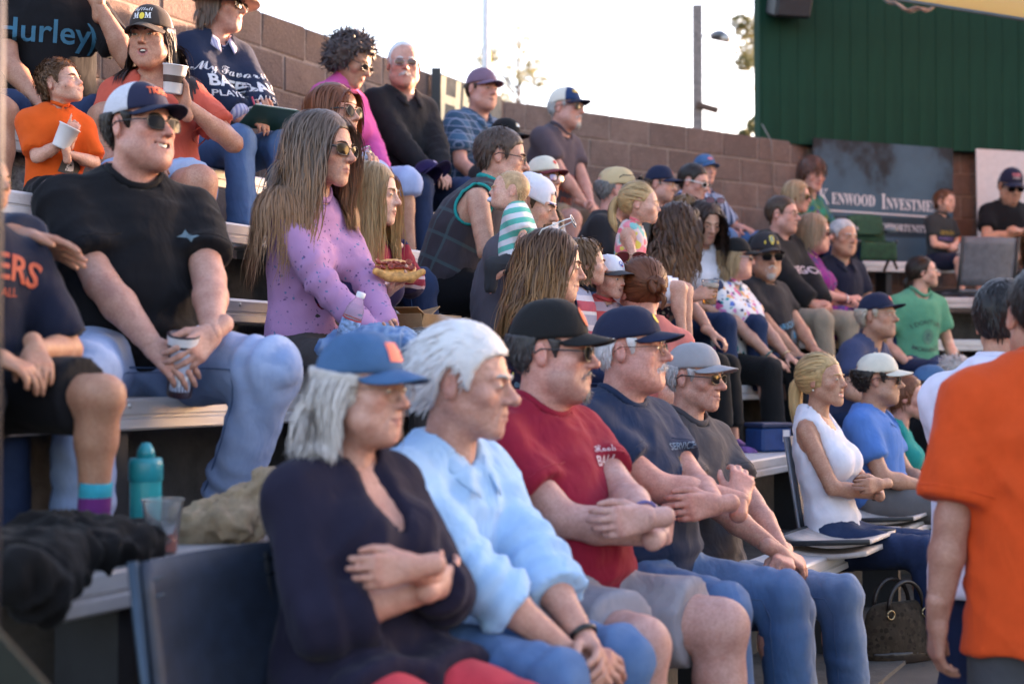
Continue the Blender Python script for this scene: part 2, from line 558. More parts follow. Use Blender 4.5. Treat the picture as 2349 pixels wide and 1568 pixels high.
def floral(name, base, cols, scale=40, thr=0.35, warp=0.5, fold=0.35):
    """scattered patches of several colours on a ground"""
    if name in MATS: return MATS[name]
    t = NT(name); co = t.attr('tc', 'Vector')
    n = t.add('ShaderNodeTexNoise'); n.inputs['Scale'].default_value = scale*0.6; t.link(co, n.inputs['Vector'])
    wv = t.add('ShaderNodeVectorMath', operation='MULTIPLY_ADD'); t.link(n.outputs['Color'], wv.inputs[0])
    wv.inputs[1].default_value = (warp/scale,)*3; t.link(co, wv.inputs[2])
    vo = t.add('ShaderNodeTexVoronoi'); vo.inputs['Scale'].default_value = scale; t.link(wv.outputs[0], vo.inputs['Vector'])
    rc = t.sep(vo.outputs['Color'])
    st = [(i/len(cols), c) for i, c in enumerate(cols)]
    pc = t.ramp(rc[0], st, 'CONSTANT')
    r = t.math('MULTIPLY', t.math('ADD', rc[1], 0.35), thr)
    m = t.math('LESS_THAN', vo.outputs['Distance'], r)
    col = t.mix(base, pc, m)
    cloth_finish(t, col, co, fold=fold); MATS[name] = t.m; return t.m

def skin_mat():
    if 'skin' in MATS: return MATS['skin']
    t = NT('skin'); co = t.coord(); c = t.attr('col')
    n = t.noise(co, 22, 4, 0.6); n2 = t.noise(co, 160, 2)
    m1 = t.ramp(n, [(0.3, (0.84,0.72,0.69)), (0.7, (1.10,1.09,1.08))])
    m2 = t.ramp(n2, [(0.35, (0.88,0.82,0.79)), (0.65, (1.06,1.06,1.06))])
    t.color(t.mix(t.mix(c, m1, 1.0, 'MULTIPLY'), m2, 1.0, 'MULTIPLY'))
    t.set(Roughness=0.52); t.b.inputs['Specular IOR Level'].default_value = 0.38
    t.b.inputs['Subsurface Weight'].default_value = 0.12
    t.b.inputs['Subsurface Radius'].default_value = (0.012, 0.004, 0.002)
    t.b.inputs['Subsurface Scale'].default_value = 1.0
    b1 = t.bump(t.noise(co, 70, 4), 0.22, 0.005)
    t.bump(t.noise(co, 420, 2), 0.15, 0.001, b1)
    MATS['skin'] = t.m; return t.m
def hair_mat(name, c, var=0.35, rough=0.42, tip=None):
    if name in MATS: return MATS[name]
    t = NT(name); f = t.attr('rnd', 'Fac'); u = t.attr('along', 'Fac')
    a = tuple(x*(1-var) for x in c); b = tuple(min(1, x*(1+var)) for x in c)
    col = t.ramp(f, [(0.0, a), (1.0, b)])
    if tip is not None:
        tt = t.ramp(f, [(0.0, tuple(x*(1-var) for x in tip)), (1.0, tuple(min(1, x*(1+var)) for x in tip))])
        k = t.add('ShaderNodeMapRange'); t.link(u, k.inputs[0]); k.inputs[1].default_value = 0.35; k.inputs[2].default_value = 0.85
        col = t.mix(col, tt, k.outputs[0])
    t.color(col); t.set(Roughness=rough); t.b.inputs['Specular IOR Level'].default_value = 0.28
    co = t.coord(); t.bump(t.noise(t.mapping(co, (300,300,40)), 1.0, 3), 0.35, 0.003)
    MATS[name] = t.m; return t.m

# ================================================================ people
JEAN_SET = []
def cut_cone(a, b, ra, rb, t1, k=0.02, flare=0.0, ov=None):
    """tapered limb that stops square at fraction t1 (garment ends)"""
    a = np.asarray(a, float); b = np.asarray(b, float)
    ax = nz(b - a); e = a + (b - a) * t1
    r1 = ra + (rb - ra) * t1 + flare
    c = cone(a, a + (b - a) * (t1 + 0.15), ra, r1, k)[2]
    def fn(X, Y, Z):
        return np.maximum(c(X, Y, Z), (X-e[0])*ax[0] + (Y-e[1])*ax[1] + (Z-e[2])*ax[2])
    r = max(ra, r1) + 0.02
    return ('u', k, fn, np.minimum(a, e) - r, np.maximum(a, e) + r)

def ik(s, w, l1, l2, pole):
    v = w - s; d = np.linalg.norm(v); mx = (l1 + l2) * 0.995
    if d > mx: w = s + v / d * mx; d = mx
    v = nz(v); x = (l1*l1 - l2*l2 + d*d) / (2*d); hgt = math.sqrt(max(l1*l1 - x*x, 1e-6))
    p = pole - v * (pole @ v); p = nz(p)
    return s + v * x + p * hgt, w

def head_prims(f, nbl, fat, sex, child):
    """face and skull around the ear axis: x right, y forward, z up; chin -0.115, crown 0.12"""
    jw = f.get('jaw', 1.0) * (0.93 if sex == 'f' else 1.0); ns = f.get('nose', 1.0) * (0.92 if sex == 'f' else 1.05)
    sm = f.get('smile', 0.0); op = f.get('open', 0.0); br = f.get('brow', 0.5 if sex == 'f' else 1.0)
    ck = f.get('cheek', 0.0) + 0.6 * fat + 0.5 * sm
    nk = f.get('neck', 1.0) * (0.86 if sex == 'f' else 1.0)
    if child: jw *= 0.92; nk *= 0.74; ns *= 0.72; br = 0.2; ck += 0.5
    if f.get('baby'): jw *= 1.06; ck += 0.8; ns *= 0.85
    jd = -0.012 * op; ch = (0.030 if f.get('baby') else 0.016) if child else 0.0        # jaw drop; short lower face
    bb = 1.07 if f.get('baby') else 1.0
    P = [ell((0,-0.018,0.032), (0.0745*bb,0.0935*bb,0.086*bb), 0.02),
         ell((0,0.028,0.032), (0.062,0.058,0.064), 0.02),
         ell((0,0.034,-0.024), (0.057+0.004*ck,0.056,0.06), 0.025),
         cone((0,0.030,-0.055+ch), (0,0.062,-0.086+jd+ch), 0.047*jw, 0.024*jw, 0.025)]
    for s in (-1, 1):
        P += [cone((s*0.051*jw,-0.004,-0.046+ch*.5), (s*0.020,0.064,-0.090+jd+ch), 0.019, 0.016, 0.025),
              ell((s*0.043,0.054,-0.021+0.004*sm), (0.023+0.004*ck,0.021+0.005*ck,0.019+0.004*ck), 0.018),
              cone((s*0.011,0.0865,0.021), (s*0.045,0.069,0.023), 0.0065+0.002*br, 0.006+0.001*br, 0.014)]
        if fat > 0.2:
            P.append(ell((s*0.045,0.026,-0.066), np.array([0.03,0.04,0.032])*(0.8+0.35*fat), 0.03))
    for s in (-1, 1):
        P.append(ell((s*0.0315,0.100,0.0025), (0.0215,0.022,0.0140), 0.011, 's'))
        P.append(ell((s*0.031,0.0745,0.002), (0.0148,0.0148,0.0142), 0.006))
    P += [ell((0,0.064,-0.056+jd*.5+ch*.6), (0.034,0.029,0.028), 0.02),
          cone((0,0.084,0.015), (0,0.102+0.006*ns,-0.024+ch*.4), 0.0075, 0.0105*ns, 0.012),
          ell((0,0.104+0.007*ns,-0.027+ch*.4), (0.0105*ns,0.0105*ns,0.0095*ns), 0.006),
          ell((0,0.072,-0.096+jd+ch), (0.0185*jw,0.0155,0.0145), 0.016)]
    mz = -0.0605 + ch*.55; mw = 0.0215 + 0.0105*sm - (0.004 if child else 0); my = 0.0795 - 0.008*sm; cz = 0.009*sm
    for s in (-1, 1):
        P += [ell((s*0.0125*ns,0.095,-0.031+ch*.4), (0.0092*ns,0.0115,0.0082), 0.006),
              cone((s*mw,my,mz+0.001+cz), (s*0.002,0.0915,mz+0.0052), 0.0042, 0.0058, 0.005),
              cone((s*mw*.9,my,mz-0.002+cz*.8+jd*.6), (s*0.002,0.0900,mz-0.0068+jd), 0.0042, 0.0070, 0.005)]
    if op > 0.05:
        for s in (-1, 1): P.append(cone((s*mw*0.80,my+0.006,mz+cz*.75+jd*.2), (s*0.003,0.0955,mz-0.001+jd*.5), 0.0025+0.003*op, 0.0048+0.0085*op, 0.003, 's'))
    else:
        for s in (-1, 1):
            P.append(cone((s*mw,my+0.006,mz+cz), (0,0.1005,mz-0.0003), 0.0018, 0.0022, 0.003, 's'))
    fold_ = max(sm, 0.6*f.get('age', 0), 0.45)
    if fold_ > 0.3 and not child:
        for s in (-1, 1): P.append(cone((s*0.0165,0.0960,-0.030), (s*(mw+0.010),0.0765,mz-0.004), 0.0018*fold_, 0.0026*fold_, 0.008, 's'))
    if fat > 0.15: P.append(ell((0,0.028,-0.098+ch), np.array([0.044,0.046,0.026])*(0.75+0.4*fat), 0.035))
    for s in (-1, 1):
        R = rotz(-s*0.42) @ rotx(0.18)
        P.append(ell((s*0.0775,-0.014,-0.002), (0.0085,0.0195,0.0315), 0.006, 'u', R))
        P.append(ell((s*0.0868,-0.009,0.003), (0.006,0.0105,0.019), 0.005, 's', R))
    P.append(cone((0,-0.020,-0.045), nbl, 0.051*nk*(1+0.1*fat), 0.060*nk*(1+0.14*fat), 0.03))
    return P, dict(mz=mz, mw=mw, jd=jd, ch=ch, sm=sm, op=op)

def gauss(P, c, r):
    r = np.asarray(r, float) * np.ones(3)
    return np.exp(-(((P - np.asarray(c)) / r)**2).sum(1))

def head_color(P, base, f, info, sex):
    """face colours: lips, flush, eyelids, shaved beard; shade painted into mouth slit and nostrils"""
    b = np.array(base, float); C = np.tile(b, (len(P), 1))
    red = b * np.array([1.02, 0.70, 0.66])
    def blend(w, c, a): 
        nonlocal C
        w = np.clip(w * a, 0, 1)[:,None]; C = C*(1-w) + np.asarray(c)*w
    fl = f.get('flush', 0.5)
    for s in (-1, 1):
        blend(gauss(P, (s*0.045,0.07,-0.026), (0.024,0.03,0.02)), red, 0.55*fl)
        blend(gauss(P, (s*0.08,-0.014,-0.002), (0.012,0.03,0.04)), red, 0.5)
        blend(gauss(P, (s*0.031,0.09,0.008), (0.02,0.02,0.009)), b*np.array([.82,.68,.66]), 0.5)
        blend(gauss(P, (s*0.031,0.09,-0.012), (0.017,0.02,0.006)), b*np.array([.86,.74,.74]), 0.4)
    blend(gauss(P, (0,0.112,-0.026), (0.017,0.02,0.018)), red, 0.7*fl)
    st = f.get('stubble', 0.0)
    if st:
        w = np.clip((-0.030 - P[:,2] + 0.25*np.maximum(0.04-P[:,1],0)) / 0.02, 0, 1) * np.clip((P[:,1]+0.005)/0.02, 0, 1) * (P[:,2] > -0.125)
        blend(w, np.array(f.get('stubcol', (0.10,0.075,0.065))), st)
    lip = np.array(f.get('lip', (0.42,0.15,0.14) if sex == 'f' else (0.38,0.17,0.15)))
    mz, mw, jd = info['mz'], info['mw'], info['jd']
    u = np.clip(np.abs(P[:,0]) / mw, 0, 1.3); cz = 0.009*info['sm']*u**2
    top = mz + 0.0088*(1-u**2) + cz; bot = mz - 0.0125*(1-u**2) + cz + jd
    w = np.clip((top - P[:,2])/0.002+.5, 0, 1) * np.clip((P[:,2]-bot)/0.002+.5, 0, 1) * (P[:,1] > 0.068) * (u < 1.08)
    blend(w, lip, f.get('lipw', 0.85 if sex == 'f' else 0.6))
    if info['op'] > 0.05:
        w = np.exp(-((P[:,2]-mz-jd*.5-cz*.8+0.001)/(0.0042+0.0085*info['op']*(1-u**2*.8)))**4) * np.exp(-(P[:,0]/(mw*.84))**6) * (P[:,1] > 0.06) * (P[:,1] < 0.0895 - 0.014*u**2)
        blend(np.clip(w*2, 0, 1), (0.05,0.012,0.012), 1.0)
    else:
        w = np.exp(-((P[:,2]-mz-cz)/0.0016)**2) * (u < 1.0) * (P[:,1] > 0.07)
        blend(w, lip*0.35, 0.8)  # shade of the closed mouth slit, painted because the mesh is too coarse
    for s in (-1, 1): blend(gauss(P, (s*0.0075,0.1045,-0.0365), (0.004,0.006,0.003)), b*0.25, 0.8)  # nostril shade painted as dark spots
    return C

def eye_mesh(side, gaze, col, lid=0.0):
    """almond of visible eyeball; colours by distance from the gaze direction"""
    nu, nv = 13, 9
    u = np.linspace(-1, 1, nu)[:,None]; v = np.linspace(-1, 1, nv)[None]
    az = u * 0.80; hgt = (1 - np.abs(u)**2.2) * 0.95 + 0.02
    el = np.where(v > 0, v * hgt * (0.36 - lid*0.3), v * hgt * 0.30) + 0.02 + 0.04*side*u
    r = 0.0163
    D = np.stack([np.sin(az)*np.cos(el), np.cos(az)*np.cos(el), np.sin(el)+0*az], -1)
    Vt, F = grid(A(side*0.031, 0.0745, 0.002) + D*r, nu, nv)
    g = nz(A(math.sin(gaze[0])*math.cos(gaze[1]), math.cos(gaze[0])*math.cos(gaze[1]), math.sin(gaze[1])))
    ang = np.arccos(np.clip((D.reshape(-1,3) @ g), -1, 1))
    C = np.tile((0.62,0.57,0.55), (len(Vt),1))
    C[ang < 0.46] = col; C[ang < 0.22] = (0.01,0.01,0.01)
    vv = np.broadcast_to(v, (nu,nv)).ravel(); C[vv > 0.75] = (0.05,0.03,0.025); C[vv < -0.95] = (0.35,0.2,0.18)
    if F.size:  # outward winding
        n = vnormals(Vt, F)
        if (n * D.reshape(-1,3)).sum() < 0: F = F[:, ::-1]
    return Vt, F, C

def ribbons(pts, nrm, width, rnd):
    """pts (s,m,3) strands -> flat tapered strips"""
    s, m, _ = pts.shape
    T = np.gradient(pts, axis=1); T /= np.linalg.norm(T, axis=2, keepdims=True) + 1e-9
    side = np.cross(T, nrm); side /= np.linalg.norm(side, axis=2, keepdims=True) + 1e-9
    t = np.linspace(0, 1, m); w = np.minimum(1, 0.35 + t*4) * np.clip((1.02 - t) * 3, 0.06, 1)
    W = (np.asarray(width) * np.ones(s))[:,None,None] * w[None,:,None] * 0.5
    Vt = np.stack([pts - side*W, pts + side*W], 2).reshape(-1, 3)
    b = np.arange(s)[:,None]*(2*m) + np.arange(m-1)[None]*2
    F = np.stack([b, b+1, b+3, b+2], -1).reshape(-1, 4)
    return Vt, F, np.repeat(rnd, 2*m), np.tile(np.repeat(t, 2), s)

HAIRLINES = {   # (y, z) lowest hair height for each fore-aft position
    'm':   ([-0.13,-0.07,-0.050,-0.036,-0.02,0.005,0.016,0.026,0.036,0.052,0.070,0.10], [-0.062,-0.070,-0.045,0.004,0.036,0.036,-0.012,-0.012,0.030,0.052,0.066,0.070]),
    'bald':([-0.13,-0.07,-0.050,-0.036,-0.02,0.005,0.016,0.026,0.036,0.052,0.070,0.10], [-0.062,-0.070,-0.045,0.004,0.036,0.036,-0.012,-0.010,0.062,0.092,0.104,0.12]),
    'f':   ([-0.13,-0.05,-0.02,0.010,0.024,0.036,0.052,0.070,0.10], [-0.075,-0.08,-0.06,-0.045,-0.02,0.030,0.056,0.068,0.070]),
    'fringe':([-0.13,-0.05,-0.02,0.010,0.024,0.036,0.052,0.070,0.10], [-0.075,-0.08,-0.06,-0.035,-0.01,0.020,0.034,0.032,0.032]),
    'back':([-0.13,-0.05,-0.036,-0.02,0.005,0.020,0.036,0.052,0.070,0.10], [-0.066,-0.075,0.0,0.032,0.034,0.005,0.030,0.052,0.064,0.068]),
}
def make_hair(sk, hd, root, lod):
    st = hd['style']; c = hd['col']; Rh, Hc, hs = sk['Rh'], sk['Hc'], sk['hs']
    r = np.random.default_rng(int(hd.get('seed', 1)) + int(abs(sk['Hc'][0])*1000))
    line = hd.get('line', {'short':'m','bald':'bald','long':'f','bob':'f','curly':'f','pony':'back','bun':'back','pix':'fringe','kid':'fringe'}.get(st, 'm'))
    th = hd.get('th', {'short':0.011,'bald':0.007,'long':0.016,'bob':0.018,'curly':0.034,'pony':0.009,'bun':0.010,'pix':0.022,'kid':0.014}.get(st, 0.012))
    ys, zs = HAIRLINES[line]
    L = hd.get('len', {'short':0.030,'bald':0.022,'long':0.42,'bob':0.17,'curly':0.06,'pony':0.09,'bun':0.09,'pix':0.075,'kid':0.055}[st])
    recede = hd.get('recede', 0.0)
    hcap = hd.get('capz')          # under a hat: hair only below this height
    if hcap is not None: hcap = min(hcap, 0.040)
    P = [ell((0,-0.019,0.033), (0.0745+th*.85,0.0935+th,0.086+th), 0.02)]
    if st in ('bob','long','curly','pix') and line != 'm':
        P.append(ell((0,-0.045,-0.025), (0.066+th,0.06+th*.8,0.06), 0.03))
    def hl(X, Y, Z): return (np.interp(Y, ys, zs) + recede*np.clip((Y-0.03)/0.05,0,1)*np.clip(1-np.abs(X)/0.09,0.3,1) - Z) * 0.8 + 0*X
    P.append(keep(hl, 0.006))
    if hcap is not None: P.append(plane_keep((0,0,hcap), (0,0.10,1), 0.004))
    h = max(0.0062, 0.00125*sk['d'])
    Vb, Fb = smesh(P, h/hs)
    if len(Vb) == 0: return
    N = vnormals(Vb, Fb)
    nb = noise3(Vb * A(90,55,55), 3) * 0.5 + noise3(Vb * A(200,140,140), 5)*0.5
    amp = hd.get('amp', 0.010 if st == 'curly' else 0.003)
    Vb = Vb + N * (nb * amp)[:,None]
    # strands
    n = int(min(1, 5.2/sk['d']) * hd.get('n', {'short':850,'bald':500,'long':1150,'bob':1200,'curly':800,'pony':800,'bun':800,'pix':1000,'kid':950}[st]) * lod)
    ok = np.where((N @ A(0,0.2,0.4) > -0.42))[0] if st not in ('short','bald','kid') else np.arange(len(Vb))
    if st == 'bald': pass
    hv = hl(Vb[:,0], Vb[:,1], Vb[:,2]); ok = ok[(hv[ok] < -0.007)]
    if hcap is not None: ok = ok[(Vb[ok,2] + 0.1*Vb[ok,1] < hcap - 0.004)]
    if len(ok) < 20: ok = np.arange(len(Vb))
    ridx = r.choice(ok, n); p = Vb[ridx] + r.normal(0, 0.003, (n,3)); nr = N[ridx]
    p = p - nr * th * 0.35
    m = {'long':17,'bob':10}.get(st, 5)
    part = hd.get('part', 0.015)
    crown = A(part, -0.035 if st not in ('long','bob') else 0.0, 0.125)
    d = p - crown
    if st in ('long','bob'):
        d = np.stack([np.sign(p[:,0]-part)*(0.5+np.abs(p[:,0]-part)*8), -0.25 - 2.0*np.maximum(-p[:,1],0), -0.25+0*p[:,0]], 1)
    if st in ('pony','bun'):
        d = A(*hd.get('tie', (0,-0.115,0.03))) - p
    if st in ('short','kid','pix') : d = d + A(*hd.get('sweep', (0.03, 0.0, 0)))
    if st in ('short','bald','kid') and line != 'fringe': d = d + np.stack([0*d[:,0], -0.10*np.clip((p[:,1]-0.02)/0.04,0,1), 0.04*np.clip((p[:,1]-0.02)/0.04,0,1)], 1)
    d = d - nr * (d*nr).sum(1, keepdims=True); d /= np.linalg.norm(d, axis=1, keepdims=True) + 1e-9
    lift = hd.get('lift', {'short':0.30,'bald':0.15,'kid':0.16,'pix':0.30,'curly':0.9}.get(st, 0.0))
    d = d + nr * lift * r.uniform(0.3, 1.3, (n,1)) + r.normal(0, hd.get('mess', 0.07 if st in ('long','bob','pony','bun') else 0.18), (n,3))
    d /= np.linalg.norm(d, axis=1, keepdims=True)
    # work in world space
    pw = Hc + hs * (p @ Rh.T); dw = d @ Rh.T; nw = nr @ Rh.T
    Ls = L * sk['S'] * r.uniform(0.62 if st == 'long' else 0.92, 1.06, n) if st in ('long','bob') else L * hs * r.uniform(0.6, 1.15, n)
    if st in ('short','bald','kid') and line != 'fringe': Ls = Ls * np.interp(p[:,1], [-0.015, 0.02, 0.08], [1.0, 0.42, 0.40]) * (0.7 if hcap is not None else 1)
    if st in ('pony','bun'):
        tie = A(*hd.get('tie', (0,-0.115,0.03))); Ls = np.linalg.norm(p - tie, axis=1) * hs * r.uniform(.85,1.0,n)
    pts = np.zeros((n, m, 3)); nn = np.zeros((n, m, 3)); ph = r.uniform(0, 6.28, n); fr = r.uniform(0.8, 1.2, n)
    hcol = [ell((0,-0.019,0.033), (0.0745+th*.55,0.0935+th*.6,0.086+th*.6), 0.02), ell((0,0.034,-0.03), (0.060,0.055,0.065), 0.02), cone((0,-0.02,-0.05), sk['nbl'], 0.056, 0.07, 0.02)]
    if st in ('long','bob'): hcol.append(ell((0,0.085,-0.03), (0.070+hd.get('open',0.0),0.10,0.105), 0.01))      # keep the face clear
    grav = A(*hd.get('grav', (0,0,-1)))
    wave = hd.get('wave', 0.0); off0 = r.uniform(0.0, 1.0, n) * hd.get('vol', 0.012)
    for i in range(m):
        t = i/(m-1); off = off0 * min(1.0, 0.25 + 3*t)
        q = pw
        if wave: q = q + (wave * min(1, t*2.5)) * (np.cos(ph + fr*t*hd.get('wfreq', 16))[:,None]*np.cross(dw, nw) + np.sin(ph + fr*t*hd.get('wfreq', 16))[:,None]*nw)
        pts[:,i] = q; nn[:,i] = nw
        ds = (Ls/(m-1))[:,None]
        if st in ('long','bob'):
            dw = dw*0.62 + grav*0.42 + r.normal(0, 0.022 if st == 'bob' else 0.035, (n,3))
        elif st in ('pony','bun'):
            lt = Hc + hs*(Rh @ tie); v = lt - pw; dw = v/(np.linalg.norm(v,axis=1,keepdims=True)+1e-6)
        elif st == 'curly': dw = dw + r.normal(0, 0.7, (n,3))
        else: dw = dw + A(0,0,-0.10 if st != 'pix' else -0.22)
        dw = dw / (np.linalg.norm(dw, axis=1, keepdims=True) + 1e-9)
        pw = pw + dw * ds
        if st in ('long','bob','pony','bun','pix','kid'):
            for it in range(2):
                pl = (pw - Hc) @ Rh / hs
                D = field_at(hcol, pl) * hs; push = np.maximum(0.004 + off - D, 0)
                if push.max() > 0:
                    g = grad_at(hcol, pl) @ Rh.T; nw = np.where(push[:,None] > 0, g, nw); pw = pw + g * push[:,None]
                if st in ('long','bob') and i > 3 and sk.get('colp'):
                    D = field_at(sk['colp'], pw); push = np.maximum(0.006 + off*0.7 - D, 0)
                    if push.max() > 0:
                        g = grad_at(sk['colp'], pw); nw = np.where(push[:,None] > 0, g, nw); pw = pw + g * push[:,None]
    wd = hd.get('w', {'long':0.0046,'bob':0.0044,'short':0.0034,'bald':0.004,'kid':0.0045,'pix':0.0045,'curly':0.005,'pony':0.0034,'bun':0.0034}[st]) * r.uniform(0.7, 1.3, n)
    rn = np.clip(r.normal(0.5, 0.22, n), 0, 1)
    Vr, Fr, a_r, a_t = ribbons(pts, nn, wd * max(1, 0.19*sk['d']), rn)
    parts = [(Hc + hs*(Vb @ Rh.T), Fb), (Vr, Fr)]
    rnd = [np.clip(0.34 + 0.5*nb, 0, 1), a_r]; al = [np.zeros(len(Vb)), a_t]
    for ex in hd.get('extra', []):            # tails and buns: path in head frame (or world), radii
        path = np.array(ex['path'], float)
        if not ex.get('world'): path = Hc + hs*(path @ Rh.T)
        tt = np.linspace(0, 1, len(path)); m2 = 11; ts = np.linspace(0, 1, m2)
        k = ex.get('n', 260); rad = np.interp(ts, np.linspace(0,1,len(ex['rad'])), ex['rad']) * hs
        cen = np.stack([np.interp(ts, tt, path[:,i]) for i in range(3)], 1)
        for _ in range(2): cen[1:-1] = (cen[:-2] + 2*cen[1:-1] + cen[2:]) / 4
        T = np.gradient(cen, axis=0); T /= np.linalg.norm(T, axis=1, keepdims=True)
        up = Rh[:,0]; N1 = np.cross(T, up); N1 /= np.linalg.norm(N1, axis=1, keepdims=True); N2 = np.cross(T, N1)
        an = r.uniform(0, 6.28, k); rr = np.sqrt(r.uniform(0.1, 1, k))
        an2 = an[:,None] + ex.get('twist', 0.6)*ts[None]*r.uniform(.5,1.5,k)[:,None]
        R_ = rr[:,None]*rad[None]*(1 + 0.15*np.sin(ts[None]*9+ph[:1]+an[:,None]))
        o_ = np.cos(an2)[...,None]*N1[None] + np.sin(an2)[...,None]*N2[None]
        pt = cen[None] + R_[...,None]*o_
        Vr, Fr, ar, at_ = ribbons(pt, o_, ex.get('w', 0.006)*r.uniform(.7,1.3,k), np.clip(r.normal(.5,.22,k),0,1))
        parts.append((Vr, Fr)); rnd.append(ar); al.append(at_)
        Vc, Fc = tube(cen, rad*0.78, 10); parts.append((Vc, Fc)); rnd.append(np.full(len(Vc), .35)); al.append(np.repeat(ts, 10))
    key = 'hair_%s_%s' % (hd.get('name', st), '_'.join('%.3f' % x for x in c))
    mt = hair_mat(key, c, hd.get('var', 0.35), hd.get('rough', 0.45), hd.get('tip'))
    wput('hair', parts, mt, root, {'rnd': np.concatenate(rnd), 'along': np.concatenate(al)})

def make_cap(sk, cd, root):
    """ball cap: crown > brim, button, emblem"""
    Rh, Hc, hs = sk['Rh'], sk['Hc'], sk['hs']
    back = cd.get('back', False)
    tl = math.radians(cd.get('tilt', 4)); yaw = math.radians(180 if back else cd.get('turn', 0))
    RC = Rh @ rotx(tl) @ rotz(yaw); O = Hc + hs*(Rh @ A(0, -0.012, 0.040 + cd.get('up', 0)))
    na, ne = 40, 12
    a = np.linspace(0, 2*math.pi, na, endpoint=False)[:,None]; e = np.linspace(-0.06, math.pi/2, ne)[None]
    hi = 0.092 * cd.get('high', 1.0)
    rx, ry = 0.0845, 0.1045
    ce = np.cos(e)**0.78; se = np.sign(np.sin(e))*np.abs(np.sin(e))**1.12
    fr = np.clip(np.cos(a), 0, 1)                        # front panel stands taller
    X = rx*np.sin(a)*ce; Y = ry*np.cos(a)*ce; Z = hi*se*(1 + 0.10*fr*np.cos(e)) - 0.014*np.clip(-np.cos(a),0,1)*(1-se)
    seam = 1 + 0.006*np.cos(6*a)*np.sin(2*np.clip(e,0,2))
    Pc = np.stack([X*seam, Y*seam, Z], -1)
    Vc, Fc = grid(Pc, na, ne, True)
    if cd.get('strap'):                                # opening at the back above the strap
        ai = np.repeat(a[:,0], ne).reshape(na, ne); ei = np.repeat(e, na, 0)
        ctr = Pc.reshape(-1,3)[Fc].mean(1)
        az = np.arctan2(ctr[:,0], -ctr[:,1]); hole = (np.abs(az) < 0.42) & (ctr[:,2] > 0.012) & ((az/0.42)**2 + ((ctr[:,2]-0.012)/0.032)**2 < 1)
        Fc = Fc[~hole]
    tow = lambda V_: O + hs*(V_ @ RC.T)
    Vs, Fs = shell(Vc, Fc[:, ::-1] if (vnormals(Vc, Fc)*(Vc-A(0,0,0.02))).sum() < 0 else Fc, 0.002)
    crown = wput('cap', [(tow(Vs), Fs)], cd['mat'], root, {'tc': Vs*1.0})
    # visor
    nu, nv = 25, 8
    u = np.linspace(-1, 1, nu)[:,None]; v = np.linspace(0, 1, nv)[None]
    aa = u*1.12; bl = cd.get('brim', 0.072)
    bx = rx*1.0*np.sin(aa) + 0*v; by = ry*np.cos(aa)
    ext = np.sqrt(np.clip(1 - (np.abs(u)/1.02)**3.0, 0, 1))
    Yb = by + v*bl*ext*1.0 - 0.004; Xb = bx*(1 + 0.03*v)
    cv = cd.get('curve', 3.6)
    Zb = -0.002 - cv*Xb**2 - cd.get('drop', 0.20)*(Yb-by) + cv*(rx*0.35)**2 + 0.004*(1-v)
    Pb = np.stack([Xb, Yb, Zb + 0*Xb], -1)
    Vb, Fb = grid(Pb, nu, nv)
    if vnormals(Vb, Fb)[:,2].sum() < 0: Fb = Fb[:, ::-1]
    Vb, Fb = shell(Vb, Fb, 0.0035)
    wput('brim', [(tow(Vb), Fb)], cd.get('bmat', cd['mat']), crown, {'tc': Vb*1.0})
    Vq, Fq = lathe([(0.0001,0.004),(0.005,0.003),(0.007,0.0),(0.006,-0.003)], 10)
    wput('button', [(tow(Vq + A(0,0,hi*1.0)), Fq)], cd.get('btn', cd['mat']), crown, {'tc': Vq})
    if cd.get('strap'):
        t = np.linspace(-0.5, 0.5, 12)[:,None]; w = np.array([-0.002, 0.014])[None]
        Ps = np.stack([rx*1.01*np.sin(t)+0*w, -ry*1.012*np.cos(t)+0*w, w-0.012+0*t], -1)
        wput('strap', [(tow(xf(grid(Ps, 12, 2))[0]), grid(Ps,12,2)[1])], cd['strap'], crown)
    def onto(Vt, F, mat, name, lift=0.0022):
        """flat art (x right, z up in metres) wrapped on the front of the crown"""
        az = Vt[:,0] / 0.095; el = np.clip((Vt[:,1] + 0.036) / 0.085, 0.0, 1.45)
        ce = np.cos(el)**0.78; se = np.sin(el)**1.12; f = np.clip(np.cos(az),0,1)
        q = np.stack([-rx*np.sin(az)*ce*1.0, ry*np.cos(az)*ce, hi*se*(1+0.10*f*np.cos(el))], 1)
        nn = q/ A(rx,ry,hi)**2; nn /= np.linalg.norm(nn, axis=1, keepdims=True)
        wput(name, [(tow(q + nn*lift), F)], mat, crown, {'tc': Vt}, smooth=False)
    for em in cd.get('emb', []):
        if em[0] == 'text':
            _, s_, size, mt, dx, dy, kw = em
            Vt, F = text_geo(s_, size, maxedge=0.012, **kw)
        else:                                          # polygon patch
            _, pts, mt, dx, dy = em
            Vt, F = poly_patch(pts)
        Vt = Vt + A(dx, dy, 0)
        onto(Vt, F, mt, 'lettering' if em[0] == 'text' else 'emblem', 0.0022 + (0.0012 if em[0]=='text' else 0))
    return crown

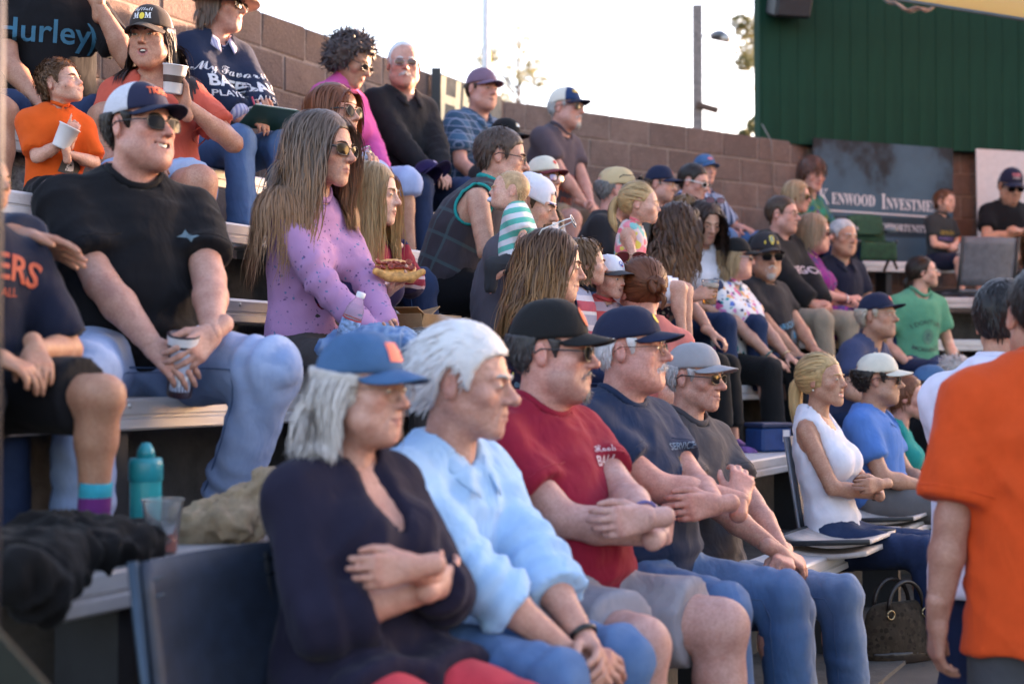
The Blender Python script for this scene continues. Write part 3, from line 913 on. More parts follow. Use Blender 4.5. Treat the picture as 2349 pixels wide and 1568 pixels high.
def poly_patch(pts, n=5):
    """filled convex-ish outline as concentric rings"""
    pts = np.array(pts, float); c = pts.mean(0); m = len(pts)
    V_ = [np.append(c, 0)]; F = []
    for i in range(1, n+1):
        for p in pts: V_.append(np.append(c + (p-c)*i/n, 0))
    for j in range(m): F.append([0, 1+j, 1+(j+1)%m])
    for i in range(n-1):
        for j in range(m):
            a = 1+i*m+j; b = 1+i*m+(j+1)%m; F += [[a, a+m, b+m],[a, b+m, b]]
    return np.array(V_), np.array(F)
def oval(rx, ry, n=20, cx=0, cy=0): 
    t = np.linspace(0, 2*math.pi, n, endpoint=False); return np.stack([cx+rx*np.cos(t), cy+ry*np.sin(t)], 1)
def rect(w, h, cx=0, cy=0): return np.array([[cx-w,cy-h],[cx,cy-h],[cx+w,cy-h],[cx+w,cy],[cx+w,cy+h],[cx,cy+h],[cx-w,cy+h],[cx-w,cy]])

def make_glasses(sk, gd, root):
    Rh, Hc, hs = sk['Rh'], sk['Hc'], sk['hs']
    up = gd.get('up', 0.0)               # worn pushed up on the head / hat
    base = A(0, 0, 0.002); Rg = np.eye(3)
    if up: Rg = rotx(gd.get('tilt', 0.5)); base = A(0, gd.get('y', -0.01), up)
    wr = gd.get('wrap', 0.5); lw = gd.get('lw', 0.027); lh = gd.get('lh', 0.019); thick = gd.get('frame', 0.0016)
    tow = lambda V_: Hc + hs*((base + V_ @ Rg.T) @ Rh.T)
    fr = []; lenses = []
    for s in (-1, 1):
        n = 20; t = np.linspace(0, 2*math.pi, n, endpoint=False)
        sq = gd.get('sq', 2.6)
        ox = lw*np.sign(np.cos(t))*np.abs(np.cos(t))**(2/sq); oz = lh*np.sign(np.sin(t))*np.abs(np.sin(t))**(2/sq) - gd.get('droop', 0.0)*np.abs(np.cos(t))*0.004
        cx = s*(lw + 0.0065); X = cx + ox
        yf = 0.1005 - wr*3.2*X**2
        rim = np.stack([X, yf, oz - 0.002], 1)
        fr.append(tube(np.concatenate([rim, rim[:2]]), thick, 6, False))
        ctr = np.append(A(cx, 0.1005 - wr*3.2*cx**2 + 0.0015), -0.002)
        rings = np.concatenate([ctr[None]] + [ctr + (rim-ctr)*q for q in (0.35,0.7,1.0)])
        F = [[0,1+j,1+(j+1)%n,0] for j in range(n)]
        F3 = np.array([[0,1+j,1+(j+1)%n] for j in range(n)])
        F4 = np.array([[1+i*n+j,1+(i+1)*n+j,1+(i+1)*n+(j+1)%n,1+i*n+(j+1)%n] for i in range(2) for j in range(n)])
        lenses.append((rings, F3, F4))
        xo = s*(2*lw + 0.0065); yo = 0.1005 - wr*3.2*xo**2
        fr.append(tube([(xo-s*0.002,yo,0.004),(s*0.077,yo-0.022,0.006),(s*0.083,0.02,0.008),(s*0.082,-0.012,0.010),(s*0.080,-0.03,-0.002)], gd.get('arm', 0.0022), 6))
    fr.append(tube([(-0.0075,0.1005,0.004),(0,0.1025,0.006),(0.0075,0.1005,0.004)], max(thick,0.0016), 6))
    g = wput('glasses' if gd.get('clear') else 'sunglasses', [xf((tow(p[0]), p[1])) for p in fr], gd['fmat'], root)
    for rings, F3, F4 in lenses:
        Vw = tow(rings)
        wput('lens', [(Vw, F3), (Vw, F4)], gd['lmat'], g)

HAND_X = (0.031, 0.0105, -0.0105, -0.029)
def hand_prims(T, sgn, curl, spread, thumb):
    """hand along +y from the wrist, palm towards -z; thumb on sgn*x"""
    P = []; LEN = (0.072, 0.080, 0.075, 0.058); kn = (0.084, 0.089, 0.085, 0.076)
    c = curl if hasattr(curl, '__len__') else (curl,)*4
    P.append(cone((0,-0.05,0), (0,0.012,0), 0.027, 0.024, 0.02))
    for i in range(4):
        x = sgn*HAND_X[i]; P.append(cone((x*0.55,0.008,-0.002), (x,kn[i],0.001), 0.0145, 0.0108, 0.016))
        p = A(x, kn[i], 0.001); ang = 0.0; ya = sgn*spread*(1.5-i)*0.10
        for j, (fl, r0, r1) in enumerate(((0.46,0.0098,0.0088),(0.31,0.0088,0.0080),(0.25,0.0080,0.0066))):
            ang += c[i]*(1.0, 1.15, 0.75)[j]
            q = p + LEN[i]*fl*A(math.sin(ya)*math.cos(ang), math.cos(ya)*math.cos(ang), -math.sin(ang))
            P.append(cone(p, q, r0, r1, 0.003)); p = q
    a = A(sgn*0.018,0.018,-0.008); tb = thumb
    b = a + 0.044*nz(A(sgn*(0.75-0.5*tb), 0.72, -0.25-0.5*tb)); e = b + 0.033*nz(A(sgn*(0.45-0.8*tb), 0.85, -0.2-0.5*tb)); f = e + 0.027*nz(A(sgn*(0.25-0.9*tb), 0.9, -0.15-0.4*tb))
    P += [cone(a, b, 0.0165, 0.0125, 0.014), cone(b, e, 0.0115, 0.0100, 0.004), cone(e, f, 0.0100, 0.0074, 0.003)]
    return P

ARMS = {  # wrist (x out to the arm's own side, y fwd, z above hip), pole, finger dir, palm dir, curl, thumb
    'lap':   ((0.05,0.27,0.08), (0.75,-0.35,-0.5), (-0.75,0.65,-0.15), (-0.25,-0.1,-1), 0.35, 0.3),
    'clasp': ((0.055,0.33,0.06), (0.8,-0.3,-0.5), (-0.55,0.8,-0.25), (-0.9,-0.3,-0.3), 0.55, 0.6),
    'thigh': ((0.14,0.30,0.10), (0.8,-0.4,-0.4), (-0.1,0.95,-0.25), (0,-0.2,-1), 0.25, 0.2),
    'knee':  ((0.15,0.40,0.10), (0.8,-0.3,-0.5), (-0.15,0.9,-0.45), (0,-0.4,-1), 0.3, 0.2),
    'hang':  ((0.24,0.02,-0.02), (0.4,-1,0), (0,0.1,-1), (-1,0,0), 0.3, 0.2),
}
def solve(v): return np.asarray(v, float)

def make_person(label, px, py, d, yaw=62, seat=None, S=1.0, hs=None, fat=0.0, sex='m', child=False, lean=4, side=0, hunch=0.02,
                hy=None, hp=0, hr=0, skin=(0.46,0.27,0.20), face=None, hair=None, cap=None, glasses=None, facial=None,
                top=None, bottom=None, arms=('lap','lap'), legs=None, eyes=(0.10,0.07,0.05), gaze=(0,0), lod=1.0, TL=None,
                armcol=None, group=None, shoes=None, width=1.0, stand=False, extra=None):
    face = dict(face or {}); hy = yaw if hy is None else hy
    hs = (hs if hs is not None else 1.0) * (S if not child else 1.0)
    B = facing(yaw); Rt = B @ rotx(-math.radians(lean)) @ roty(math.radians(side))
    Hc = at(px, py, d); Rh = facing(hy) @ rotx(math.radians(hp)) @ roty(math.radians(hr))
    Nb = Hc + Rh @ A(0,-0.03,-0.03)*hs + S*(B @ A(0,-0.012,0)) + A(0,0,-0.112)*(S if not child else S*1.05)
    if TL is None:
        TL = 0.53*S if seat is None else (Nb[2] - seat - 0.10*S) / Rt[2,2]
        c_ = np.clip(TL, 0.40*S, 0.66*S)
        if abs(c_-TL) > 0.03: print('  torso clamp', label[:40], round(TL/S,3))
        TL = c_
    hip = Nb - Rt[:,2]*TL
    floor = (seat - 0.43) if seat is not None else 0.0
    q = TL/0.53; W = width*(0.90 if sex == 'f' else 1.0)*S
    zs = np.array([-0.09,0,0.09,0.19,0.29,0.39,0.46,0.51,0.56])*q
    if sex == 'f':
        rx = np.array([0.10,0.180,0.162,0.140,0.152,0.158,0.140,0.086,0.05]); rf = np.array([0.06,0.105,0.105,0.098,0.108,0.110,0.088,0.062,0.045]); rb = np.array([0.09,0.13,0.105,0.092,0.098,0.10,0.085,0.066,0.045])
    else:
        rx = np.array([0.10,0.165,0.156,0.150,0.160,0.168,0.146,0.094,0.055]); rf = np.array([0.06,0.108,0.112,0.112,0.120,0.120,0.098,0.070,0.048]); rb = np.array([0.08,0.12,0.105,0.10,0.108,0.112,0.096,0.074,0.05])
    rx = (rx + fat*np.array([0.02,0.055,0.075,0.075,0.055,0.03,0.012,0.008,0.004]))*W
    rf = (rf + fat*np.array([0.0,0.075,0.125,0.125,0.085,0.035,0.012,0.006,0.004]))*S
    rb = (rb + fat*np.array([0.01,0.03,0.035,0.03,0.03,0.02,0.012,0.008,0.004]))*S
    tt = np.clip(zs/TL, 0, 1); cy = -hunch*S*np.sin(math.pi*tt)*1.0 - 0.012*S*(tt > 0.9)
    sk = dict(Rh=Rh, Hc=Hc, hs=hs, S=S, d=d, Rt=Rt, B=B, hip=hip, Nb=Nb, TL=TL)
    nbl = (Nb + Rt @ A(0,0.004,-0.04)*S - Hc) @ Rh / hs; sk['nbl'] = nbl
    tl = lambda x, y, z: hip + Rt @ A(x, y, z)
    base = A(*skin)
    root = thing('person', label, 'person', (hip[0], hip[1], floor), group)
    # ---- joints
    sw = (0.150 if sex == 'f' else 0.170)*W + 0.018*fat*S
    sh = [tl(s*sw, -0.005 - hunch*0.3, TL - 0.082*S) for s in (1, -1)]
    el, wr, HT = [], [], []
    UA, FA = 0.285*S, 0.252*S
    for i, s in enumerate((1, -1)):
        a = arms[i]
        a = ARMS[a] if isinstance(a, str) else a
        w, pole, fd, pd, curl, th = a[:6]
        if isinstance(w[0], str): wp = at(*w[1:])
        else: wp = hip + S*(B @ A(s*w[0], w[1], w[2]))
        lv = lambda v: (B @ A(s*v[0], v[1], v[2])) if not isinstance(v[0], str) else A(*v[1:])
        e_, w_ = ik(sh[i], wp, UA, FA, lv(pole)); el.append(e_); wr.append(w_)
        fdv = nz(lv(fd)); R = frame(fdv, -lv(pd))
        HT.append((R, w_, curl, th, a[6] if len(a) > 6 else 0.4))
    lg = dict(sp=(9,9), kp=(0,0), tuck=(0.03,0.03), th=0.43, sh=0.42); lg.update(legs or {})
    hj, kn, an = [], [], []
    for i, s in enumerate((1, -1)):
        h_ = hip + B @ A(s*0.088*W, 0.0, -0.01*S)
        if stand:
            k_ = h_ + B @ A(s*0.02, 0.02, -0.42*S); a_ = k_ + B @ A(0, -0.02, -0.42*S); 
        else:
            sp, kp = math.radians(lg['sp'][i]), math.radians(lg['kp'][i])
            k_ = h_ + lg['th']*S*(B @ A(s*math.sin(sp)*math.cos(kp), math.cos(sp)*math.cos(kp), math.sin(kp)))
            tk = lg['tuck'][i]*S; L = lg['sh']*S
            a_ = k_ + B @ A(s*math.sin(sp)*tk*.5, tk, -math.sqrt(max(L*L - tk*tk, 0.01)))
        hj.append(h_); kn.append(k_); an.append(a_)
    tf = 1 + 0.26*fat; ta = 1 + 0.20*fat
    def torso(inf=0.0, k=0.03, ext=0.0):
        if ext:
            z2 = zs.copy(); z2[0] = -ext; a2, f2_, b2 = rx.copy(), rf.copy(), rb.copy(); a2[0] = a2[1]*1.12; f2_[0] = f2_[1]*1.14; b2[0] = b2[1]*1.14
            P = [loft(hip, Rt, z2, a2+inf, f2_+inf, b2+inf, cy, k)]
        else: P = [loft(hip, Rt, zs, rx+inf, rf+inf, rb+inf, cy, k)]
        for i, s in enumerate((1,-1)):
            P.append(cone(tl(s*0.03*S, -0.02*S, TL-0.02*S), sh[i], 0.040*S+inf, (0.047+0.008*fat)*S+inf, 0.05))
        if sex == 'f' and not child:
            bs = face.get('bust', 1.0)
            for s in (1,-1): P.append(ell(tl(s*0.070*W, (0.082+0.05*fat)*S, 0.60*TL), np.array([0.068,0.058,0.066])*S*bs**.5*(1+.3*fat) + inf, 0.05))
        return P
    def arm(i, inf=0.0, k=0.015, cf=1.0):
        af = (0.88 if sex == 'f' else 1.0)*ta*S
        mid = el[i] + (wr[i]-el[i])*0.35
        return [cone(sh[i], el[i], 0.050*af+inf, 0.040*af+inf, k), cone(el[i], mid, 0.039*af+inf, 0.0415*af+inf, k), cone(mid, wr[i], 0.0415*af+inf, (0.0265 if sex!='f' else 0.024)*S*(1+.15*fat)+inf, k)]
    def pelvis(inf=0.0):
        return [ell(hip + Rt @ A(0,-0.01*S,-0.005*S), np.array([(0.160 if stand else 0.175)*W*(1+.3*fat), (0.105 if stand else 0.125)*S*(1+.3*fat), 0.10*S*(1+.2*fat)]) + inf, 0.04)]
    def leg(i, inf=0.0, k=0.03):
        m_ = hj[i] + (kn[i]-hj[i])*0.15; c_ = kn[i] + (an[i]-kn[i])*0.33 + B @ A(0,-0.018*S,0)
        return [cone(m_, kn[i], 0.088*tf*S+inf, 0.060*S*(1+.2*fat)+inf, k), cone(kn[i], c_, 0.056*S*(1+.2*fat)+inf, 0.056*S*(1+.2*fat)+inf, k), cone(c_, an[i], 0.056*S*(1+.2*fat)+inf, 0.038*S+inf, k)]
    hb = float(np.clip(0.0032*d, 0.0115, 0.027)); parts = []; cols = []
    showlegs = lg.get('show', True)
    bl = bottom.get('len', 'long') if bottom else 'long'
    ac = A(*(armcol if armcol is not None else base*np.array([0.97,0.93,0.90])))
    # ---- body mesh: trunk, arms, hands, head grown from one field
    P = torso() + pelvis()
    if showlegs: P += leg(0) + leg(1)
    v, f_ = smesh(P, max(0.028, hb*1.8) if bl == 'long' else max(0.018, hb*1.2)); parts.append((v, f_)); cols.append(np.tile(ac, (len(v),1)))
    for i in range(2):
        v, f_ = smesh(arm(i), float(np.clip(hb, 0.0135, 0.020))); parts.append((v, f_)); cols.append(np.tile(ac, (len(v),1)))
        R, w_, curl, th, spd = HT[i]; sgn = -1 if i == 0 else 1
        hsz = S*(0.92 if sex == 'f' else 1.02)
        v, f_ = smesh(hand_prims(None, sgn, curl, spd, th), float(np.clip(0.00118*d, 0.0056, 0.0098))/hsz)
        vw = w_ + hsz*(v @ R.T)
        # the wrist stub follows the forearm
        parts.append((vw, f_))
        kc = np.exp(-((v[:,1]-0.088)/0.010)**2)*(v[:,2] > 0) + np.clip((v[:,1]-0.14)/0.03,0,1)*0.6
        cols.append(ac*(1-0.25*kc[:,None]) + 0.25*kc[:,None]*ac*A(1.12,0.72,0.68))
    HP, info = head_prims(face, nbl, fat, sex, child)
    hh = float(np.clip(0.00108*d, 0.0047, 0.0084))/hs
    v, f_ = smesh(HP, hh)
    hc = head_color(v, base, face, info, sex)
    N = vnormals(v, f_)
    if not child:       # creases and unevenness
        ag = 0.5 + face.get('age', 0); w = (np.abs(v[:,0]) < 0.07)*(v[:,1] > 0.0)
        cr = noise3(v*A(60,60,220), 9)*np.exp(-((v[:,2]-0.055)/0.02)**2) + noise3(v*A(160,80,110), 4)*0.6
        v = v + N*(cr*w*0.0012*ag)[:,None]
    parts.append((Hc + hs*(v @ Rh.T), f_)); cols.append(hc)
    # blend head colour into the neck
    body = wput('body', parts, skin_mat(), root, {'col': np.concatenate(cols)})
    # ---- eyes, brows
    if not (glasses and not glasses.get('clear') and not glasses.get('up')):
        for s in (-1, 1):
            v, f_, c_ = eye_mesh(s, gaze, eyes, face.get('lid', 0.15))
            m_ = MATS.get('eye')
            if m_ is None:
                t = NT('eye'); t.color(t.attr('col')); t.set(Roughness=0.15); m_ = MATS['eye'] = t.m
            wput('eye', [(Hc + hs*(v @ Rh.T), f_)], m_, root, {'col': c_})
    bc = face.get('browcol', (hair or {}).get('col', (0.08,0.05,0.03)))
    bm = hair_mat('brow_%s' % '_'.join('%.2f' % x for x in bc), bc, 0.2, 0.7)
    if not face.get('nobrow'):
        for s in (-1, 1):
            pts = [(s*0.013,0.0955,0.0195),(s*0.024,0.0945,0.0245),(s*0.036,0.0865,0.0255),(s*0.047,0.0745,0.0205)]
            rr = np.array([0.0032,0.0040,0.0034,0.0014])*(0.75 if sex == 'f' else 1.1)*(0.8 if child else 1)
            v, f_ = tube(pts, rr, 6); wput('eyebrow', [(Hc + hs*(v @ Rh.T), f_)], bm, root, {'rnd': np.full(len(v), .5), 'along': np.zeros(len(v))})
    if info['op'] > 0.05 or info['sm'] > 0.4:
        mz = info['mz']; t = np.linspace(-1, 1, 13)[:,None]; k = np.linspace(0, 1, 3)[None]; w_ = info['mw']*0.82
        Pq = np.stack([w_*t+0*k, 0.0885-0.012*t**2-0.004*info['sm']*t**2+0*k, mz + 0.0040 + 0.007*info['sm']*t**2 - k*(0.0085-0.004*t**2)], -1)
        v, f_ = grid(Pq, 13, 3)
        if vnormals(v, f_)[:,1].sum() < 0: f_ = f_[:, ::-1]
        if info['op'] > 0.05 and not face.get('noteeth'):
            wput('teeth', [(Hc + hs*(v @ Rh.T), f_)], plain('teeth', (0.62,0.56,0.48), 0.3, var=0.02), root)
    # ---- facial hair
    for fh in (facial or []):
        kind, c_ = fh[0], fh[1]; mz = info['mz']; Pf = []
        if kind in ('moustache','goatee','beard'):
            for s in (-1,1): Pf.append(cone((s*0.003,0.0945,mz+0.012), (s*0.027,0.080,mz+0.001), 0.0062, 0.0042, 0.004))
        if kind in ('goatee',):
            for s in (-1,1): Pf.append(cone((s*0.027,0.078,mz+0.001), (s*0.020,0.076,mz-0.030), 0.0050, 0.010, 0.008))
            Pf.append(ell((0,0.078,mz-0.038), (0.024,0.018,0.022), 0.012)); Pf.append(ell((0,0.094,mz-0.003), (0.019,0.02,0.0095), 0.004, 's'))
        if kind == 'beard':
            for s in (-1,1):
                Pf.append(cone((s*0.063,0.008,-0.020), (s*0.052,0.030,-0.062), 0.010, 0.017, 0.014))
                Pf.append(cone((s*0.052,0.030,-0.062), (s*0.018,0.068,-0.098), 0.017, 0.020, 0.016))
                Pf.append(cone((s*0.030,0.076,mz), (s*0.024,0.072,mz-0.03), 0.006, 0.014, 0.012))
            Pf.append(ell((0,0.072,-0.098), (0.026,0.022,0.022), 0.014)); Pf.append(ell((0,0.096,mz-0.003), (0.019,0.02,0.0095), 0.004, 's'))
        v, f_ = smesh(Pf, max(0.0035, 0.0007*d)/hs)
        if len(v) == 0: continue
        N = vnormals(v, f_); nb_ = noise3(v*A(260,260,160), 2); v2 = v + N*(nb_*0.0018)[:,None]
        r = np.random.default_rng(5); n = int(260*lod); ix = r.choice(len(v), n); dirs = N[ix] + A(0,0,-0.9) + r.normal(0,.3,(n,3)); dirs /= np.linalg.norm(dirs,axis=1,keepdims=True)
        pts = v[ix][:,None] + dirs[:,None]*np.linspace(0,0.011,4)[None,:,None]
        Vr, Fr, ar, at_ = ribbons(pts, np.repeat(N[ix][:,None],4,1), np.full(n,0.0028), r.uniform(.2,.9,n))
        wput('moustache' if kind == 'moustache' else 'beard', [(Hc+hs*(v2@Rh.T), f_), (Hc+hs*(Vr@Rh.T), Fr)], hair_mat('fh_%s' % '_'.join('%.2f' % x for x in c_), c_, 0.35, 0.6), root, {'rnd': np.concatenate([.4+.3*nb_, ar]), 'along': np.concatenate([0*nb_, at_])})
    # ---- upper garment
    sk['colp'] = torso(0.012, 0.05)
    def tcoord(v): return (v - hip) @ Rt
    tops = top if isinstance(top, list) else ([top] if top else [])
    shirt_o = None
    for tn, tp in enumerate(tops):
        inf = tp.get('ease', 0.013)*max(S, .75); P = torso(inf, 0.045, 0.40*S if tp.get('hem', 0) < -0.08 else 0.0)
        sl = tp.get('sleeve', 'short')
        for i in range(2):
            af = (0.88 if sex == 'f' else 1.0)*ta*S; es = inf*0.8 + tp.get('loose', 0.006)*S
            if sl == 'short':
                P.append(cut_cone(sh[i], el[i], 0.052*af+es, 0.046*af+es, tp.get('slen', 0.66), 0.03, 0.006*S))
            elif sl == 'cap':
                P.append(cut_cone(sh[i], el[i], 0.052*af+es, 0.048*af+es, 0.28, 0.03, 0.004))
            elif sl in ('long','34'):
                mid = el[i] + (wr[i]-el[i])*0.35; e1 = 0.93 if sl == 'long' else tp.get('slen', 0.45)
                P.append(cone(sh[i], el[i], 0.052*af+es, 0.043*af+es, 0.03))
                P.append(cut_cone(el[i], wr[i], 0.044*af+es, (0.032*af+es*.8), e1, 0.02, 0.002 if sl=='long' else 0.012))
        if tp.get('hood'):
            P.append(ell(tl(0,-0.085*S,TL-0.01*S), np.array([0.10,0.055,0.075])*S, 0.04)); P.append(cone(tl(0.075*S,-0.02*S,TL+0.00*S), tl(0.03*S,0.075*S,TL-0.06*S), 0.030*S, 0.022*S, 0.03)); P.append(cone(tl(-0.075*S,-0.02*S,TL+0.00*S), tl(-0.03*S,0.075*S,TL-0.06*S), 0.030*S, 0.022*S, 0.03))
        if tp.get('turtle'):
            P.append(cone(Nb+Rt@A(0,0,-0.02)*S, Nb+(Hc-Nb)*0.42, 0.072*S, 0.066*S, 0.02))
        hem = tp.get('hem', -0.03)*S
        if tp.get('skirt'):
            for i in range(2): P.append(cut_cone(hj[i], kn[i], 0.105*tf*S, 0.095*tf*S, tp['skirt'], 0.05, 0.02))
        if not tp.get('skirt'): P.append(plane_keep(tl(0,0,hem), -Rt[:,2]+0.25*Rt[:,1]*0, 0.008))
        nk = (0.86 if sex == 'f' else 1.0)*(0.8 if child else 1)*S*(1+.14*fat); nd = tp.get('neck', 'crew')
        nx = nz(Hc + Rh @ A(0,-0.02,-0.05) - Nb)
        if not tp.get('turtle'):
            P.append(cone(Nb + Rt @ A(0,0.004,-0.028)*S, Nb + nx*0.2*S, (0.064+tp.get('nr', 0.0))*nk, 0.085*nk, 0.008, 's'))
        if nd == 'v':
            vd = tp.get('vd', 0.13)*S
            yb = float(np.interp(TL-vd, zs, rf) + np.interp(TL-vd, zs, cy)); yt = float(np.interp(TL-0.04*S, zs, rf))
            P.append(cone(tl(0,yt+0.045*S,TL+0.02*S), tl(0,yb+inf+0.014*S,TL-vd), 0.082*S, 0.026*S, 0.006, 's'))
        elif nd == 'scoop':
            P.append(ell(tl(0,0.11*S,TL-0.015*S), np.array([0.088,0.075,tp.get('vd',0.085)])*S, 0.008, 's'))
        if sl == 'none':
            for i, s in enumerate((1,-1)):
                P.append(ell(sh[i] + Rt @ A(s*tp.get('arx', 0.048),0.0,-0.015)*S, np.array([0.072,0.095,0.105])*S*(1+.15*fat), 0.006, 's', Rt))
        for i in range(2):
            af = (0.88 if sex == 'f' else 1.0)*ta*S
            if sl in ('short','cap','none') and not stand: P.append(cone(el[i], wr[i], 0.036*af, 0.026*S, 0.012, 's'))
            if sl == 'none': P.append(cone(sh[i] + (el[i]-sh[i])*0.12, el[i], 0.051*af+0.003, 0.041*af+0.003, 0.010, 's'))
        v, f_ = smesh(P, hb*(0.85 if d < 6.5 else 1.0))
        N = vnormals(v, f_); tc = tcoord(v); q_ = tc/S
        am = tp.get('fold', 1.0)*S
        sd = int(abs(px)*7 + py*3) % 97
        f1 = noise3(q_*A(8,8,4)+sd, sd); f2 = 1-np.abs(noise3(q_*A(13,13,5.5)+f1[:,None]*0.7+sd, sd+1))*2
        zf = q_[:,2]
        f3 = np.sin(zf*75 + 3*noise3(q_*A(9,9,6), sd+2))*np.exp(-((zf-0.07)/0.07)**2)*(q_[:,1] > -0.02)
        f4 = 1-np.abs(noise3(q_@rotx(0.5).T@roty(0.6).T*A(20,20,6)+sd, sd+5))*2
        disp = am*(0.0050*f1 + 0.0050*f2*np.clip((0.5-zf)/0.15, 0.2, 1) + 0.0035*f4 + 0.0055*f3)
        if stand: disp *= np.clip((zf + 0.22)/0.15, 0.25, 1)
        # folds across bent sleeves
        for i in range(2):
            if sl in ('long','34'):
                dd = np.linalg.norm(v - el[i], axis=1); ax = nz(wr[i]-el[i])
                disp += am*0.006*np.sin(((v-el[i])@ax)*110/S + 2*f1)*np.exp(-(dd/(0.11*S))**2)
        v = v + N*disp[:,None]
        o = wput(tp.get('name', 'shirt'), [(v, f_)], tp['mat'], root, {'tc': tc})
        if shirt_o is None: shirt_o = o
        sk['shirtP'] = P; sk['shirt_o'] = o
        if tp.get('print'): sk['bvh'] = BVHTree.FromPolygons(v.tolist(), f_.tolist())
        if tp.get('collar'):
            na_ = 29; a = np.linspace(-2.75, 2.75, na_)[:,None]; kk = np.linspace(0, 1, 6)[None]
            fr_ = np.clip((np.abs(a)-1.7)/1.05, 0, 1)
            rr = np.where(kk < 0.4, 0.066+0.004*kk/0.4, 0.070+0.030*((kk-0.4)/0.6))*nk/S
            zz = np.where(kk < 0.4, 0.002+0.030*kk/0.4, 0.032-0.040*((kk-0.4)/0.6)*(1+0.7*fr_))
            Pq = np.stack([rr*np.sin(a)*1.05, -rr*np.cos(a)*1.05 + 0.006 + 0.03*fr_*kk, zz - 0.055*fr_ - 0.012 + 0*a], -1)*S
            vv, ff = grid(Pq, na_, 6)
            n_ = vnormals(vv, ff)
            vv, ff = shell(vv, ff, 0.003)
            wput('collar', [(Nb + vv @ Rt.T, ff)], tp.get('cmat', tp['mat']), o, {'tc': vv})
        if sl == 'none' and tp.get('trim') is not None:
            Pn = [q for q in P if q[0] == 'u']; er = np.array([0.072,0.095,0.105])*S*(1+.15*fat)
            for i, s in enumerate((1,-1)):
                c_ = sh[i] + Rt @ A(s*tp.get('arx', 0.048),0.0,-0.015)*S; ring = []; ph_ = np.linspace(0.25, math.pi, 40)
                for q in np.linspace(0, 2*math.pi, 40):
                    pt = c_ + np.stack([-s*np.cos(math.pi-ph_)*-1*er[0]*0 + s*np.cos(ph_)*er[0], np.sin(ph_)*math.cos(q)*er[1], np.sin(ph_)*math.sin(q)*er[2]], 1) @ Rt.T
                    ng = np.where(field_at(Pn, pt) < 0)[0]
                    if len(ng): ring.append(pt[ng[0]])
                if len(ring) > 12: vv, ff = tube(np.array(ring + ring[:1]), 0.007*S, 8, False); wput('trim', [(vv, ff)], tp['trim'], o, {'tc': vv})
        if sl == 'short' and d < 6.0:
            bv = BVHTree.FromPolygons(v.tolist(), f_.tolist())
            for i in range(2):
                ax = nz(el[i]-sh[i]); c_ = sh[i] + (el[i]-sh[i])*(tp.get('slen', 0.66)-0.075); e1 = nz(np.cross(ax, A(0.2,0.3,1))); e2 = np.cross(ax, e1); pts = []
                for q in np.linspace(0, 2*math.pi, 33):
                    dv = math.cos(q)*e1 + math.sin(q)*e2; hit = bv.ray_cast(Vector(c_ + dv*0.125*S), Vector(-dv), 0.1*S)
                    if hit[0] is not None: pts.append(np.array(hit[0]) - dv*0.0008)
                if len(pts) > 10: vv, ff = tube(np.array(pts), 0.0026*S, 6, False); wput('hem', [(vv, ff)], tp['mat'], o, {'tc': (vv-hip)@Rt})
        if nd == 'crew' and not tp.get('turtle') and not tp.get('collar') and not tp.get('hood'):
            a0 = Nb + Rt @ A(0,0.004,-0.028)*S; a1 = Nb + nx*0.2*S; Pn = [q for q in P if q[0] == 'u']
            ax = nz(a1-a0); e1 = nz(np.cross(ax, Rt[:,1])); e2 = np.cross(ax, e1); Lc = np.linalg.norm(a1-a0)
            th = np.linspace(0, 2*math.pi, 36, endpoint=False); ring = []
            ts = np.linspace(-0.03*S, 0.16*S, 40)
            for t_ in th:
                dv = np.cos(t_)*e1 + np.sin(t_)*e2
                rr = (0.064+tp.get('nr',0.0))*nk + np.clip(ts/Lc,0,1)*(0.085-0.064)*nk
                pt = a0 + ts[:,None]*ax + rr[:,None]*dv; Dn = field_at(Pn, pt); ng = np.where(Dn < 0)[0]
                ring.append(pt[ng[-1]] if len(ng) else pt[8])
            ring = np.array(ring)
            for _ in range(2): ring = (np.roll(ring,1,0) + 2*ring + np.roll(ring,-1,0))/4
            vv, ff = tube(np.concatenate([ring, ring[:2]]), 0.0075*S, 8, False)
            vv = vv + (vv - np.repeat(np.concatenate([ring, ring[:2]]), 8, 0))@np.outer(ax, ax)*0.6
            wput('neckband', [(vv, ff)], tp.get('trim', tp['mat']), o, {'tc': (vv-hip)@Rt})
        for pr in tp.get('print', []):
            chest_print(sk, P, pr, o)
    # ---- lower garment
    if bottom and showlegs:
        inf = bottom.get('ease', 0.012)*S; P = pelvis(inf)
        P.append(loft(hip, Rt, zs[:4], rx[:4]+inf*.4, rf[:4]+inf*.2, rb[:4]+inf*.4, cy[:4], 0.04))
        for i in range(2):
            k_ = bottom.get('knee', 0.0)
            m_ = hj[i] + (kn[i]-hj[i])*0.12; c_ = kn[i] + (an[i]-kn[i])*0.33 + B @ A(0,-0.018*S,0)
            if bl == 'short': P.append(cut_cone(m_, kn[i], 0.095*tf*S+inf, 0.074*S*(1+.3*fat)+inf, bottom.get('cut', 0.84), 0.04, 0.010*S))
            elif bl == 'capri':
                P.append(cone(m_, kn[i], 0.092*tf*S+inf, 0.066*S*(1+.2*fat)+inf, 0.04)); P.append(cut_cone(kn[i], an[i], 0.066*S*(1+.2*fat)+inf, 0.055*S+inf, bottom.get('cut', 0.35), 0.03, 0.008))
            else:
                lo_ = bottom.get('loose', 0.012)*S
                P.append(cone(m_, kn[i], 0.088*tf*S+inf, 0.059*S*(1+.15*fat)+inf, 0.04)); P.append(cut_cone(kn[i], an[i], 0.057*S*(1+.12*fat)+inf, 0.044*S+inf+lo_, bottom.get('cut', 0.97), 0.03, 0.0))
        v, f_ = smesh(P, hb*1.05)
        N = vnormals(v, f_); tc = (v - hip) @ B; sd = int(px) % 89
